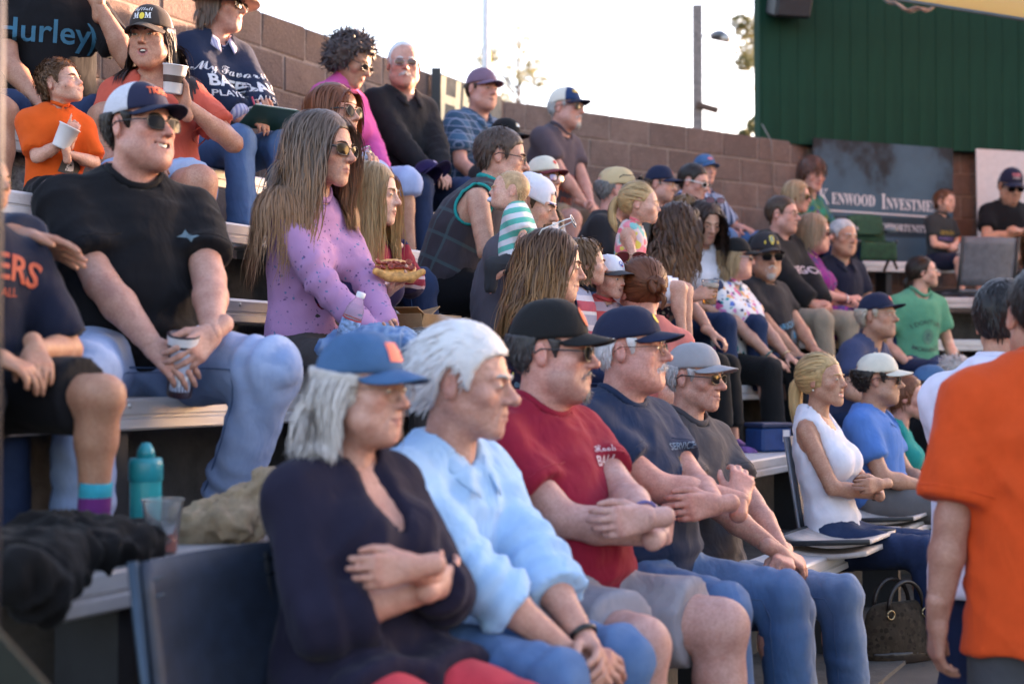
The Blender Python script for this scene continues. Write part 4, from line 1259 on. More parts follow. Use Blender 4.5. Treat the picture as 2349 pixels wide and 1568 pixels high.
        f1 = noise3(tc/S*A(9,9,9)+sd, sd); disp = (0.003*f1 + 0.0045*(1-2*np.abs(noise3(tc/S@rotz(.6).T*A(14,7,16)+sd, sd+3))))*S; wear = np.zeros(len(v))
        for i in range(2):
            for (a_, b_) in ((hj[i], kn[i]), (kn[i], an[i])):
                ax = nz(b_-a_); t = (v-a_)@ax; dd = np.linalg.norm(v-(a_+np.clip(t,0,1)[:,None]*ax), axis=1); near = (dd < 0.16*S)*(t > -0.05)*(t < 0.5*S)
                fd_ = nz(np.cross(np.cross(ax, A(0,0,1) + B[:,1]*0.8), ax))
                rel = (v - a_ - t[:,None]*ax); wear = np.maximum(wear, near*np.clip((rel@fd_)/(0.07*S), 0, 1)**1.5)
            wear = np.maximum(wear, 0.85*np.exp(-(np.linalg.norm(v-kn[i], axis=1)/(0.085*S))**2))
            for c_, w_, fq in ((kn[i], 0.10*S, 85), (hj[i] + B@A(0,0.09*S,0), 0.09*S, 80), (an[i]+A(0,0,0.05*S), 0.10*S, 95)):
                g_ = np.exp(-(np.linalg.norm(v-c_, axis=1)/w_)**2); ax = nz(kn[i]-hj[i]) if fq != 95 else nz(an[i]-kn[i])
                disp = disp + bottom.get('fold', 1.0)*S*0.0080*g_*np.sin(((v-c_)@ax)*fq/S + 2.5*f1)
        v = v + N*disp[:,None]
        bo = wput(bottom.get('name', 'trousers'), [(v, f_)], bottom['mat'], root, {'tc': tc, 'wear': wear})
        if d < 6.0 and bottom.get('seam', True):
            bv = BVHTree.FromPolygons(v.tolist(), f_.tolist()); sm_ = plain('seam_blue', (0.045,0.085,0.18), 0.9) if bottom['mat'] in (JEAN_SET or []) else bottom['mat']
            for i, s in enumerate((1,-1)):
                for sd_ in (1, -1):
                    pts = []
                    for a_, b_, r0 in ((hj[i] + (kn[i]-hj[i])*0.2, kn[i], 0), (kn[i] + (an[i]-kn[i])*0.12, an[i], 0)):
                        for t_ in np.linspace(0, 0.94, 9):
                            c_ = a_ + (b_-a_)*t_; dv = B @ A(s*sd_, 0, 0.0); hit = bv.ray_cast(Vector(c_ + dv*0.3*S), Vector(-dv), 0.32*S)
                            if hit[0] is not None and (np.array(hit[0]) - c_) @ dv > 0.02: pts.append(np.array(hit[0]) + dv*0.0006)
                    if len(pts) > 5: vv, ff = tube(np.array(pts), 0.0022*S, 6); wput('seam', [(vv, ff)], sm_, bo, {'tc': vv, 'wear': np.zeros(len(vv))})
    # ---- shoes
    if shoes and showlegs:
        for i, s in enumerate((1,-1)):
            fw = lg.get('fd', B[:,1]); fl = an[i][2] - 0.075*S
            R = np.stack([np.cross(fw, A(0,0,1)), fw, A(0,0,1)], 1)
            P = [cone((0,-0.045,0.035),(0,0.13,0.030),0.036,0.032,0.03), cone((0,-0.03,0.08),(0,0.02,0.06),0.036,0.035,0.03), ell((0,0.135,0.03),(0.044,0.06,0.033),0.02), plane_keep((0,0,0.0),(0,0,-1),0.004)]
            v, f_ = smesh(P, 0.012); vw = an[i]*A(1,1,0) + A(0,0,fl) + S*(v @ R.T)
            so = wput('shoe', [(vw, f_)], shoes['mat'], root)
            P = [cone((0,-0.05,0.004),(0,0.15,0.004),0.043,0.045,0.02), plane_keep((0,0,0.018),(0,0,1),0.002), plane_keep((0,0,-0.004),(0,0,-1),0.002)]
            v, f_ = smesh(P, 0.012); wput('sole', [(an[i]*A(1,1,0) + A(0,0,fl) + S*(v @ R.T), f_)], shoes.get('sole', plain('sole_white', (0.6,0.58,0.55), .7)), so)
            if shoes.get('sock'):
                wput('sock', [cone_tube(an[i] + (kn[i]-an[i])*shoes.get('sh', 0.28), an[i], 0.043*S, 0.043*S)], shoes['sock'], root, None)
    if hair: make_hair(sk, hair, root, lod)
    if cap: sk['cap_o'] = make_cap(sk, cap, root)
    for g in (glasses if isinstance(glasses, list) else [glasses] if glasses else []): make_glasses(sk, g, root)
    sk.update(root=root, sh=sh, el=el, wr=wr, hj=hj, kn=kn, an=an, tl=tl, HT=HT, seatz=hip[2]-0.10*S, B=B)
    if extra: extra(sk)
    if seat is None and not stand: print('  seatless', label[:30], 'seat z', round(hip[2]-0.10*S,3))
    return sk

def cone_tube(a, b, ra, rb, n=12):
    return tube(np.stack([a + (b-a)*t for t in np.linspace(0,1,6)]), np.linspace(ra, rb, 6), n)

def chest_print(sk, P, pr, parent):
    """flat art laid on the chest: ('text', s, size, mat, x, z, kw) or ('patch', pts, mat, x, z); x,z metres in the torso frame"""
    Rt, hip, TL, S = sk['Rt'], sk['hip'], sk['TL'], sk['S']
    if pr[0] == 'text':
        _, s_, size, mt, dx, dz, kw = pr; kw = dict(kw); arc = kw.pop('arc', 0); rot = kw.pop('rot', 0); bk = kw.pop('back', False)
        V2, F = text_geo(s_, size, maxedge=0.02, **kw)
        if arc:
            th = V2[:,0]/arc; r_ = arc + V2[:,1]; V2 = np.stack([r_*np.sin(th), r_*np.cos(th)-arc, 0*th], 1)
        nm = 'lettering'
    else:
        _, pts, mt, dx, dz = pr[:5]; kw = pr[5] if len(pr) > 5 else {}; rot = kw.get('rot', 0); bk = kw.get('back', False)
        V2, F = poly_patch(pts); nm = 'emblem'
    if rot: V2 = V2 @ rotz(rot).T
    s = -1 if not bk else 1
    # text runs left-to-right for a viewer in front: picture right is the wearer's left
    X = s*V2[:,0] + dx; Zz = TL*0.5*0 + V2[:,1] + dz
    Q = hip + np.stack([X, np.full(len(X), 0.42*S*(-s)), Zz], 1) @ Rt.T
    dirv = Vector(-Rt[:,1]*(-s)); bv = sk['bvh']; out = []
    for p in Q:
        hit = bv.ray_cast(Vector(p), dirv, 1.0)
        out.append(np.array(hit[0]) if hit[0] is not None else p + np.array(dirv)*0.3*S)
    Q = np.array(out) - np.array(dirv)*0.0035
    wput(nm, [(Q, F)], mt, parent, {'tc': V2}, smooth=False)

# ================================================================ the place
# back wall of the stand in three straight runs; rows are set out parallel to it
C1, C2 = A(-0.06, 10.3), A(2.62, 12.3)
U1, U2, U3 = A(0.462, 0.887), nz(C2 - C1), A(0.970, 0.242)
nrm2 = lambda u: A(u[1], -u[0])                 # towards the field
def mitre(ua, ub):
    m = nz(nrm2(ua) + nrm2(ub)); return m / (m @ nrm2(ua))
M1, M2 = mitre(U1, U2), mitre(U2, U3)
def line_at(w):
    """polyline w metres in front of the wall: start, corner, corner, end"""
    p1 = C1 + w*M1; p2 = C2 + w*M2
    return [p1 - U1*9.0, p1, p2, p2 + U3*4.5]
SEAT = [None, 0.44, 0.78, 1.12, 1.45, 1.80, 2.12]
ROWW = [None, 3.12, 2.58, 2.02, 1.50, 1.00, 0.50]
def rowd(k, px, dw=0.0):
    """depth at which the sight line px meets row k (dw > 0: further forward)"""
    t = (px - 1174.5)/FPX; L = line_at(ROWW[k] + dw)
    for a, b in zip(L, L[1:]):
        v = b - a; den = v[0] - t*v[1]
        if abs(den) < 1e-9: continue
        s = (t*a[1] - a[0])/den
        if -1e-6 <= s <= 1 + 1e-6 and (a + s*v)[1] > 1: return float((a + s*v)[1])
    return None

# ---- ground
t = NT('ground_asphalt'); co = t.coord()
t.color(t.ramp(t.noise(co, 3, 8, 0.7), [(0.3, (0.030,0.026,0.024)), (0.7, (0.060,0.052,0.046))]))
t.set(Roughness=0.9); t.bump(t.noise(co, 120, 4), 0.4, 0.004)
Vg, Fg = grid(np.array([[[x, y, 0.0] for y in (-600, 0, 600)] for x in (-600, 0, 600)], float), 3, 3)
if vnormals(Vg, Fg)[:,2].sum() < 0: Fg = Fg[:, ::-1]
g = put('ground', new_mesh('ground', Vg, [Fg], [t.m], smooth=False)); g['kind'] = 'structure'

# ---- concrete tiers
t = NT('tier_concrete'); co = t.coord()
c = t.ramp(t.noise(co, 2.5, 8, 0.7), [(0.3, (0.045,0.040,0.036)), (0.7, (0.10,0.088,0.078))])
t.color(t.mix(c, (0.03,0.027,0.025), t.ramp(t.noise(co, 9, 5), [(0.45, (0,0,0)), (0.7, (0.8,0.8,0.8))])))
t.set(Roughness=0.92); t.bump(t.noise(co, 60, 6), 0.4, 0.01)
prof = [(3.54, -0.02)]
for k in range(1, 7):
    z = SEAT[k] - 0.43
    if k > 1: prof += [(ROWW[k] + 0.36, SEAT[k-1] - 0.43), (ROWW[k] + 0.36, z)]
    else: prof += [(3.54, z + 0.006)]
prof += [(-0.05, SEAT[6] - 0.43)]
rows_ = [line_at(w) for w, z in prof]
Pt = np.array([[[*rows_[i][j], prof[i][1]] for i in range(len(prof))] for j in range(4)], float)
Vt, Ft = grid(Pt, 4, len(prof))
if vnormals(Vt, Ft)[:,2].sum() < 0: Ft = Ft[:, ::-1]
o = put('seating_tiers', new_mesh('seating_tiers', Vt, [Ft], [t.m], smooth=False)); o['kind'] = 'structure'

# ---- block wall: every block its own piece
def block_mat(name, a, b, c):
    t = NT(name); co = t.coord()
    oi = t.add('ShaderNodeObjectInfo'); r = oi.outputs['Random']
    vec = t.add('ShaderNodeVectorMath', operation='ADD'); t.link(co, vec.inputs[0])
    cx = t.add('ShaderNodeCombineXYZ'); t.link(t.math('MULTIPLY', r, 37.0), cx.inputs[0]); t.link(cx.outputs[0], vec.inputs[1])
    base = t.ramp(r, [(0.0, a), (0.5, b), (1.0, c)])
    n = t.noise(vec.outputs[0], 9, 8, 0.7)
    col = t.mix(base, tuple(x*0.62 for x in b), t.ramp(n, [(0.35, (0,0,0)), (0.75, (0.9,0.9,0.9))]))
    col = t.mix(col, tuple(min(1,x*1.7) for x in c), t.ramp(t.noise(vec.outputs[0], 70, 4), [(0.55,(0,0,0)),(0.8,(0.5,0.5,0.5))]))
    t.color(col); t.set(Roughness=0.93); t.bump(t.noise(vec.outputs[0], 55, 6, 0.7), 0.7, 0.012)
    return t.m
BLK = block_mat('split_block', (0.120,0.078,0.067), (0.155,0.103,0.088), (0.200,0.136,0.116))
MORT = plain('mortar', (0.24,0.185,0.16), 0.95, var=0.12, scale=40, bump=0.4)
bl_meshes = []
rb = np.random.default_rng(3)
def block_mesh(w, h, dp, seed):
    r = np.random.default_rng(seed)
    Vb, F4, F3 = box((0,0,0), (w/2, dp/2, h/2), None, 0.007)
    Vb = Vb + r.normal(0, 0.0022, Vb.shape)
    return new_mesh('block', Vb, [F4, F3], [BLK], smooth=False)
BW, BH, JT = 0.398, 0.193, 0.010
FULL = [block_mesh(BW, BH, 0.19, i) for i in range(4)]
HALF = [block_mesh(BW/2 - JT/2, BH, 0.19, 9 + i) for i in range(2)]
def block_wall(label, a, b, z0, ztop, backlen=0.0):
    u = nz(b - a); L = np.linalg.norm(b - a); nn = nrm2(u); ang = math.atan2(u[1], u[0])
    root = thing('block_wall', label, 'wall', (a[0], a[1], z0))
    root.rotation_euler = (0, 0, ang)
    n = int(round((ztop - z0)/(BH + JT)))
    mm = new_mesh('mortar', *(lambda q: (q[0], [q[1]]))(box((L/2, 0.097, (ztop-z0)/2 - 0.01), (L/2 + 0.005, 0.091, (ztop-z0)/2 - 0.004))), [MORT], smooth=False)
    put('mortar', mm, root)
    for i in range(n):
        x = 0.0; k = 0
        if i % 2:
            o = put('block', HALF[i % 4 // 2], root); o.location = (x + BW/4, 0.095 + rb.uniform(-.002,.002), (i + .5)*(BH+JT)); x += BW/2 + JT/2
        while x + BW < L + 0.05:
            o = put('block', FULL[int(rb.integers(4))], root); o.location = (x + BW/2, 0.095 + rb.uniform(-.0025,.0025), (i + .5)*(BH+JT))
            if rb.random() < 0.5: o.rotation_euler = (0, 0, math.pi)
            x += BW + JT; k += 1
        if L - x > BW/2 - 0.02:
            o = put('block', HALF[i % 2], root); o.location = (x + BW/4, 0.095, (i + .5)*(BH+JT))
    return root
W0 = C1 - U1*5.9
WTOP = 3.18
block_wall('brown concrete block wall behind the top row at left, sunlit at its upper left', W0, C1 - U1*0.02, WTOP - 8*(BH+JT), WTOP)
block_wall('brown concrete block wall running from the pale letter sign to the green building', C1, C2 - U2*0.02, WTOP - 8*(BH+JT), WTOP)
block_wall('brown concrete block wall below the green boards, behind the dark blue sign', C2, C2 + U3*4.3, WTOP - 8*(BH+JT), WTOP)

# ---- green boarded building
GRN = NT('green_paint'); co = GRN.coord()
GRN.color(GRN.ramp(GRN.noise(GRN.mapping(co, (6,6,1.2)), 1.0, 6, 0.6), [(0.3, (0.0035,0.027,0.016)), (0.7, (0.006,0.042,0.025))]))
GRN.b.inputs['Specular IOR Level'].default_value = 0.15; GRN.set(Roughness=0.75); GRN.bump(GRN.noise(GRN.mapping(co, (60,60,5)), 1.0, 4), 0.08, 0.004)
G0 = A(2.13, 12.06); GH = 4.86; GB = 3.155
root = thing('green_building', 'dark green building of vertical boards rising behind the block wall', 'building', (G0[0], G0[1], 0))
root.rotation_euler = (0, 0, math.atan2(U3[1], U3[0]))
bw = 0.165
bm = new_mesh('board', *(lambda q: (q[0], [q[1], q[2]]))(box((0,0,0), (bw/2 - 0.0015, 0.011, (GH-GB)/2), None, 0.0018)), [GRN.m], smooth=False)
for i in range(17):
    o = put('board', bm, root); o.location = (bw*(i + .5), 0.011 + float(rb.uniform(-.0015,.0015)), GB + (GH-GB)/2)
def gbox(name, c, hf, m): Vq, Fq = box(c, hf); put(name, new_mesh(name, Vq, [Fq], [m], smooth=False), root)
gbox('wall', (1.40, 0.075, (GH+GB)/2), (1.40, 0.05, (GH-GB)/2), plain('green_dark', (0.007,0.022,0.014), 0.8))
gbox('corner_board', (-0.012, 0.06, (GH+GB)/2), (0.010, 0.06, (GH-GB)/2), GRN.m)
gbox('roof', (1.40, 0.06, GH + 0.012), (1.43, 0.10, 0.015), plain('roof_grey', (0.08,0.08,0.08), 0.8))
SUNBLOCK_H = 3.46                                        # unseen low wing, added at the right to keep sun off the stand
gbox('sunblock_wall', (13.0, 0.06, SUNBLOCK_H/2), (10.19, 0.05, SUNBLOCK_H/2), GRN.m)
gbox('sunblock_roof', (13.0, 0.06, SUNBLOCK_H + 0.012), (10.19, 0.12, 0.012), plain('roof_grey', (0.08,0.08,0.08), 0.8))

# ---- benches
ALU = NT('bench_aluminium'); co = ALU.coord()
c = ALU.ramp(ALU.noise(ALU.mapping(co, (3,3,30)), 1.0, 5), [(0.3, (0.46,0.43,0.43)), (0.7, (0.60,0.57,0.57))])
ALU.color(ALU.mix(c, (0.25,0.22,0.20), ALU.ramp(ALU.noise(co, 14, 6), [(0.58,(0,0,0)),(0.8,(0.55,0.55,0.55))])))
ALU.set(Roughness=0.42, Metallic=0.25); ALU.bump(ALU.noise(co, 60, 3), 0.08, 0.002)
DARK = plain('dark_steel', (0.02,0.02,0.022), 0.6)
BPROF = [(-0.125,0.0),(0.108,0.0),(0.116,-0.003),(0.120,-0.010),(0.120,-0.044),(0.114,-0.048),(0.114,-0.054),(0.126,-0.058),(0.126,-0.082),(0.119,-0.088),(0.105,-0.088),(0.105,-0.012),(-0.115,-0.012),(-0.125,-0.03)]
def bench(label, a, b, z, group='aluminium bench seats of the stand', posts=True, floor=None):
    u = nz(b - a); nn = nrm2(u); L = np.linalg.norm(b - a)
    root = thing('bench', label, 'bench', (a[0], a[1], z), group)
    s = np.array([0, L]); P = np.array([[[*(a + u*q + nn*w), z + h] for w, h in BPROF + BPROF[:1]] for q in s])
    Vp, Fp = grid(P, 2, len(BPROF) + 1)
    ctr = Vp.mean(0)
    Fcap = []
    n_ = len(BPROF) + 1
    wput('plank', [(Vp, Fp)], ALU.m, root, smooth=False)
    fl = floor if floor is not None else z - 0.43
    for q in np.arange(0.25, L, 1.3):
        p = a + u*q
        Vb, Fb = box((p[0], p[1], (z - 0.014 + fl)/2), (0.025, 0.09, (z - 0.016 - fl)/2), np.array([[u[0],-nn[0]*-1,0],[u[1],nn[1],0],[0,0,1]]))
        wput('bracket', [(Vb, Fb)], DARK, root, smooth=False)
        Vb, Fb = lathe([(0.0001,0.004),(0.006,0.003),(0.008,0)], 10)
        R = np.stack([A(*u,0), A(0,0,1), A(*nn,0)], 1)
        wput('bolt', [(Vb @ R.T + A(*(p + nn*0.1195), z - 0.022), Fb)], plain('bolt_steel', (0.5,0.5,0.5), 0.35, 0.8), root)
    return root
ORD = [None,'front','second','third','fourth','fifth','top']
for k in range(1, 7):
    L = line_at(ROWW[k] + 0.02)
    st = L[1] - U1*{1:6.6, 2:6.62, 3:7.3, 4:7.6, 5:7.6, 6:7.6}[k]
    if k == 2:
        dd = 2.85; st = A((8-1174.5)/FPX*dd, dd)
        j = (st - L[1]) @ U1; st = L[1] + U1*j
    bench('silver bench of the %s row, along the left stretch of the stand' % ORD[k], st, L[1] - U1*0.02, SEAT[k])
    bench('silver bench of the %s row, on the bend at the right' % ORD[k], L[1] + U2*0.02, L[2] - U2*0.02, SEAT[k])
    if k >= 3: bench('silver bench of the %s row, below the dark blue sign' % ORD[k], L[2] + U3*0.02, L[2] + U3*2.6, SEAT[k])

# ---- signs on the wall
def wall_pt(px, py, off=0.0, seg=3):
    """point of the wall plane (moved off towards the field) seen at px,py"""
    a, u = {1: (C1, -U1), 2: (C1, U2), 3: (C2, U3)}[seg]; u_ = U1 if seg == 1 else u
    a = a + nrm2(u_)*off; t = (px - 1174.5)/FPX
    s = (t*a[1] - a[0])/(u_[0] - t*u_[1]); p = a + u_*s
    # height from picture row
    c, s2 = math.cos(PITCH), math.sin(PITCH); d = p[1]
    k = (784.0 - py)/FPX
    return A(p[0], p[1], ZC + d*(s2 + k*c)/(c - k*s2))
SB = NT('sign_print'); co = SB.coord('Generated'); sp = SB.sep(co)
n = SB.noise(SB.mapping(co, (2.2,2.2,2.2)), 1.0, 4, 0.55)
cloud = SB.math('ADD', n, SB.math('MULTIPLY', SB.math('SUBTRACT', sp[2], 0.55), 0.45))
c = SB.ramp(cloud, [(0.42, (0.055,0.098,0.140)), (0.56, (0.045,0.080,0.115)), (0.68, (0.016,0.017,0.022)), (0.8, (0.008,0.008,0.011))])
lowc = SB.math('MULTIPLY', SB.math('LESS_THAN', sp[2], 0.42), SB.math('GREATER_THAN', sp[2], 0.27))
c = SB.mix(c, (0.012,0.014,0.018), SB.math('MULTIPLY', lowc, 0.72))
SB.color(c); SB.set(Roughness=0.5); SB.b.inputs['Specular IOR Level'].default_value = 0.2
def panel(name, label, p0, p1, p2, p3, mat, th=0.012, cat='sign'):
    """four corners: top left, top right, bottom right, bottom left"""
    nrm = nz(np.cross(p1 - p0, p3 - p0)); nrm = -nrm if nrm[1] > 0 else nrm
    Vp = np.array([p0, p1, p2, p3]); Vp = np.concatenate([Vp, Vp - nrm*th])
    F = np.array([[3,2,1,0],[4,5,6,7],[0,1,5,4],[1,2,6,5],[2,3,7,6],[3,0,4,7]])
    root = thing(name, label, cat, p3)
    if ((np.cross(Vp[F[0][1]]-Vp[F[0][0]], Vp[F[0][2]]-Vp[F[0][0]])) @ nrm) < 0: F = F[:, ::-1]
    wput('board', [(Vp, F)], mat, root, smooth=False)
    return root, nrm
p0, p1, p2, p3 = wall_pt(1868, 316, 0.17), wall_pt(2190, 341, 0.17), wall_pt(2186, 617, 0.17), wall_pt(1872, 622, 0.17)
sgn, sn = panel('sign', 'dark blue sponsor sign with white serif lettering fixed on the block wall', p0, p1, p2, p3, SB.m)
WHT = plain('print_white', (0.62,0.58,0.60), 0.5, var=0.03)
def sign_text(parent, s, p0, p1, p3, u, v, height, mat, face='serif', bold=0.0, space=1.0, width=None, lift=0.004, shear=0):
    ex = nz(p1 - p0); ey = nz(p0 - p3); nn = nz(np.cross(ex, ey))
    V2, F = text_geo(s, 1.0, face, bold, shear, space)
    w = V2[:,0].max() - V2[:,0].min(); hh = V2[:,1].max() - V2[:,1].min()
    V2 = V2 - A((V2[:,0].max()+V2[:,0].min())/2, (V2[:,1].max()+V2[:,1].min())/2, 0)
    sy = height/hh; sx = (width/w) if width else sy
    c = p3 + (p1 - p0)*u + (p0 - p3)*v
    Q = c + V2[:,:1]*sx*ex + V2[:,1:2]*sy*ey + nn*lift
    wput('lettering', [(Q, F)], mat, parent, smooth=False)
sw = np.linalg.norm(p1 - p0); shh = np.linalg.norm(p0 - p3)
sign_text(sgn, 'K', p0, p1, p3, 0.065, 0.565, shh*0.112, WHT, width=sw*0.07)
sign_text(sgn, 'ENWOOD', p0, p1, p3, 0.272, 0.555, shh*0.086, WHT, width=sw*0.305)
sign_text(sgn, 'I', p0, p1, p3, 0.487, 0.557, shh*0.112, WHT, width=sw*0.03)
sign_text(sgn, 'NVESTMENTS', p0, p1, p3, 0.735, 0.543, shh*0.086, WHT, width=sw*0.455)
sign_text(sgn, 'C', p0, p1, p3, 0.19, 0.372, shh*0.070, WHT, width=sw*0.03)
sign_text(sgn, 'ALIFORNIA OPPORTUNITY FUND', p0, p1, p3, 0.57, 0.365, shh*0.055, WHT, width=sw*0.72)
ex = nz(p1 - p0); ey = nz(p0 - p3); c0 = p3 + (p1-p0)*0.5 + (p0-p3)*0.462
Vb, Fb = box(c0 + sn*0.004, (sw*0.44, 0.002, 0.006), np.stack([ex, -sn, ey], 1)); wput('rule_line', [(Vb, Fb)], WHT, sgn, smooth=False)
panel('sign', 'plain white board on the block wall behind the man in the black cap', wall_pt(2243, 341, 0.17), wall_pt(2420, 352, 0.17), wall_pt(2420, 600, 0.17), wall_pt(2246, 588, 0.17), plain('white_board', (0.52,0.47,0.47), 0.6, var=0.03))
HS = plain('faded_panel', (0.11,0.11,0.10), 0.7, var=0.2, scale=9)
q0, q1, q2, q3 = wall_pt(1004, 166, 0.03, 1), wall_pt(1150, 222, 0.03, 1), wall_pt(1150, 360, 0.03, 1), wall_pt(1004, 330, 0.03, 1)
hs_, hn = panel('sign', 'faded grey sign with big cream letters at the corner of the block wall', q0, q1, q2, q3, HS)
CRM = plain('cream_letter', (0.72,0.66,0.42), 0.5, var=0.06)
sign_text(hs_, 'HE', q0, q1, q3, 0.30, 0.66, 0.30, CRM, 'sans', 0.03, 1.0, width=0.52, shear=0.1)
sign_text(hs_, 'O', q0, q1, q3, 0.88, 0.42, 0.16, CRM, 'sans', 0.03, 1.0, width=0.2)
Vb, Fb = box(wall_pt(1000, 275, 0.05, 1), (0.03, 0.02, 0.34), None); tag(put('post', new_mesh('post', Vb, [Fb], [DARK], smooth=False)), 'dark upright post at the left end of the faded letter sign', 'post')

# ---- poles
def pole(label, px, d, r, z0, z1, mat, n=12, square=False):
    x = at(px, 860, d)
    root = thing('pole', label, 'pole', (x[0], x[1], 0))
    if square: Vp, Fp = box((x[0], x[1], (z0+z1)/2), (r, r, (z1-z0)/2))
    else: Vp, Fp = tube([(x[0], x[1], z0), (x[0], x[1], (z0+z1)/2), (x[0], x[1], z1)], [r*1.15, r*1.05, r], n)
    wput('shaft', [(Vp, Fp)], mat, root, smooth=not square); return root
pole('slim white flag pole rising behind the wall at the centre left', 1114, 16.0, 0.042, 0, 9.5, plain('white_pole', (0.66,0.65,0.66), 0.45))
d = 18.0; zt = at(1604, 8, d)[2]
pl = pole('weathered timber lamp post behind the wall with a flood lamp', 1602, d, 0.058, 0, zt, plain('grey_timber', (0.20,0.17,0.16), 0.9, var=0.2, bump=0.4), square=True)
a0 = at(1610, 84, d); b0 = at(1636, 80, d)
wput('lamp_arm', [tube([a0, (a0+b0)/2 + A(0,0,0.02), b0], 0.012, 6)], DARK, pl)
lc = at(1655, 84, d); Vl, Fl = smesh([ell(lc, (0.13,0.10,0.06), 0.02, 'u', roty(0.35)), cone(lc + A(-.1,0,0), lc + A(-.02,0,0.01), 0.05, 0.07, 0.02)], 0.02)
lh = wput('lamp_head', [(Vl, Fl)], plain('lamp_grey', (0.10,0.11,0.13), 0.4, 0.5), pl)
Vl, Fl = smesh([ell(lc + A(0.04,-0.03,-0.035), (0.085,0.08,0.045), 0.01, 'u', roty(0.35))], 0.02); wput('lamp_glass', [(Vl, Fl)], plain('lamp_glass', (0.5,0.5,0.48), 0.2), lh)
bb = at(1622, 247, d); Vb, Fb = box(bb, (0.145, 0.05, 0.035), roty(0.28)); wput('cross_bar', [(Vb, Fb)], plain('rust', (0.09,0.05,0.035), 0.8), pl, smooth=False)

# ---- loudspeaker, cable and sun canopy at the upper right
def gpt(px, py, off):
    t_ = (px - 1174.5)/FPX; a = G0 + nrm2(U3)*off; s = (t_*a[1] - a[0])/(U3[0] - t_*U3[1]); p = a + U3*s
    c, s2 = math.cos(PITCH), math.sin(PITCH); k = (784.0 - py)/FPX
    return A(p[0], p[1], ZC + p[1]*(s2 + k*c)/(c - k*s2))
sp0 = gpt(1817, -8, 0.16)
R = np.stack([A(*U3,0), A(*-nrm2(U3),0), A(0,0,1)], 1) @ rotx(0.35)
spk = thing('loudspeaker', 'black loudspeaker tilted down on the green boarded wall', 'loudspeaker', sp0)
Vs, F4, F3 = box(sp0, (0.165, 0.11, 0.17), R, 0.02); wput('cabinet', [(Vs, F4), (Vs, F3)], plain('speaker_black', (0.012,0.014,0.02), 0.5), spk, smooth=False)
Vs, F4, F3 = box(sp0 + R @ A(0,-0.113,0), (0.145, 0.006, 0.15), R, 0.004); wput('grille', [(Vs, F4), (Vs, F3)], plain('grille', (0.02,0.022,0.028), 0.7, bump=0.6, bscale=300), spk, smooth=False)
wput('bracket', [tube([sp0 + R@A(0,0.10,0), gpt(1817, -8, 0.0)], 0.025, 8)], DARK, spk)
CAN = NT('canopy_cloth'); CAN.color((0.55,0.25,0.055)); CAN.set(Roughness=0.8)
CAN.b.inputs['Transmission Weight'].default_value = 0.0; CAN.b.inputs['Subsurface Weight'].default_value = 0.6
CAN.b.inputs['Subsurface Radius'].default_value = (0.05,0.03,0.01); CAN.b.inputs['Subsurface Scale'].default_value = 0.05
cnp = thing('canopy', 'yellow cloth sun canopy hanging over the upper right corner', 'canopy', at(2250, 20, 9.0))
cz = [at(2030, -10, 9.0), at(2360, 40, 8.2), at(2760, 60, 7.8), at(2760, -420, 9.4), at(2320, -420, 10.2)]
nu = 14; e0, e1 = at(2040, -4, 9.2), at(2640, 92, 7.6); f0, f1 = at(2180, -300, 11.4), at(2780, -330, 10.0)
u = np.linspace(0,1,nu)[:,None,None]; v = np.linspace(0,1,8)[None,:,None]
Pc = (e0*(1-u) + e1*u)*(1-v) + (f0*(1-u)+f1*u)*v + A(0,0,-1)*0.10*np.sin(math.pi*u)*np.sin(math.pi*v)
Vc, Fc = grid(Pc, nu, 8)
if vnormals(Vc, Fc)[:,2].sum() < 0: Fc = Fc[:, ::-1]
Vc, Fc = shell(Vc, Fc, 0.003); wput('cloth', [(Vc, Fc)], CAN.m, cnp)
wput('edge_rib', [tube([e0, (e0+e1)/2, e1], 0.012, 6)], plain('rib', (0.05,0.05,0.05), 0.5), cnp)
wput('rafter', [tube([at(2275, -8, 9.6), at(2400, 22, 8.9)], 0.014, 6)], plain('rib', (0.05,0.05,0.05), 0.5), cnp)
s = np.linspace(0, 1, 24)
cb = np.stack([at(2025 + 175*q, -6 + 34*math.sin(math.pi*min(1, q*1.15))*0.9 + 4*math.sin(23*q), 10.6) for q in s])
cab = tag(put('cable', None) if False else wput('cable', [tube(cb, 0.012, 6), tube(cb + A(0,0,0.02)*np.sin(s*20)[:,None] + A(0,-0.02,0), 0.009, 6)], plain('cable_grey', (0.16,0.17,0.18), 0.6), None), 'bundle of grey cables sagging below the canopy', 'cable')
wput_c = [gpt(1750, 285, 0.02), gpt(1768, 312, 0.03)]
tag(wput('wire', [tube([gpt(1750, 285, 0.02), wall_pt(1772, 325, 0.03, 2), wall_pt(1776, 470, 0.012, 2)], 0.005, 6)], plain('wire_grey', (0.18,0.16,0.15), 0.7), None), 'thin grey wire dropping down the block wall corner', 'wire')

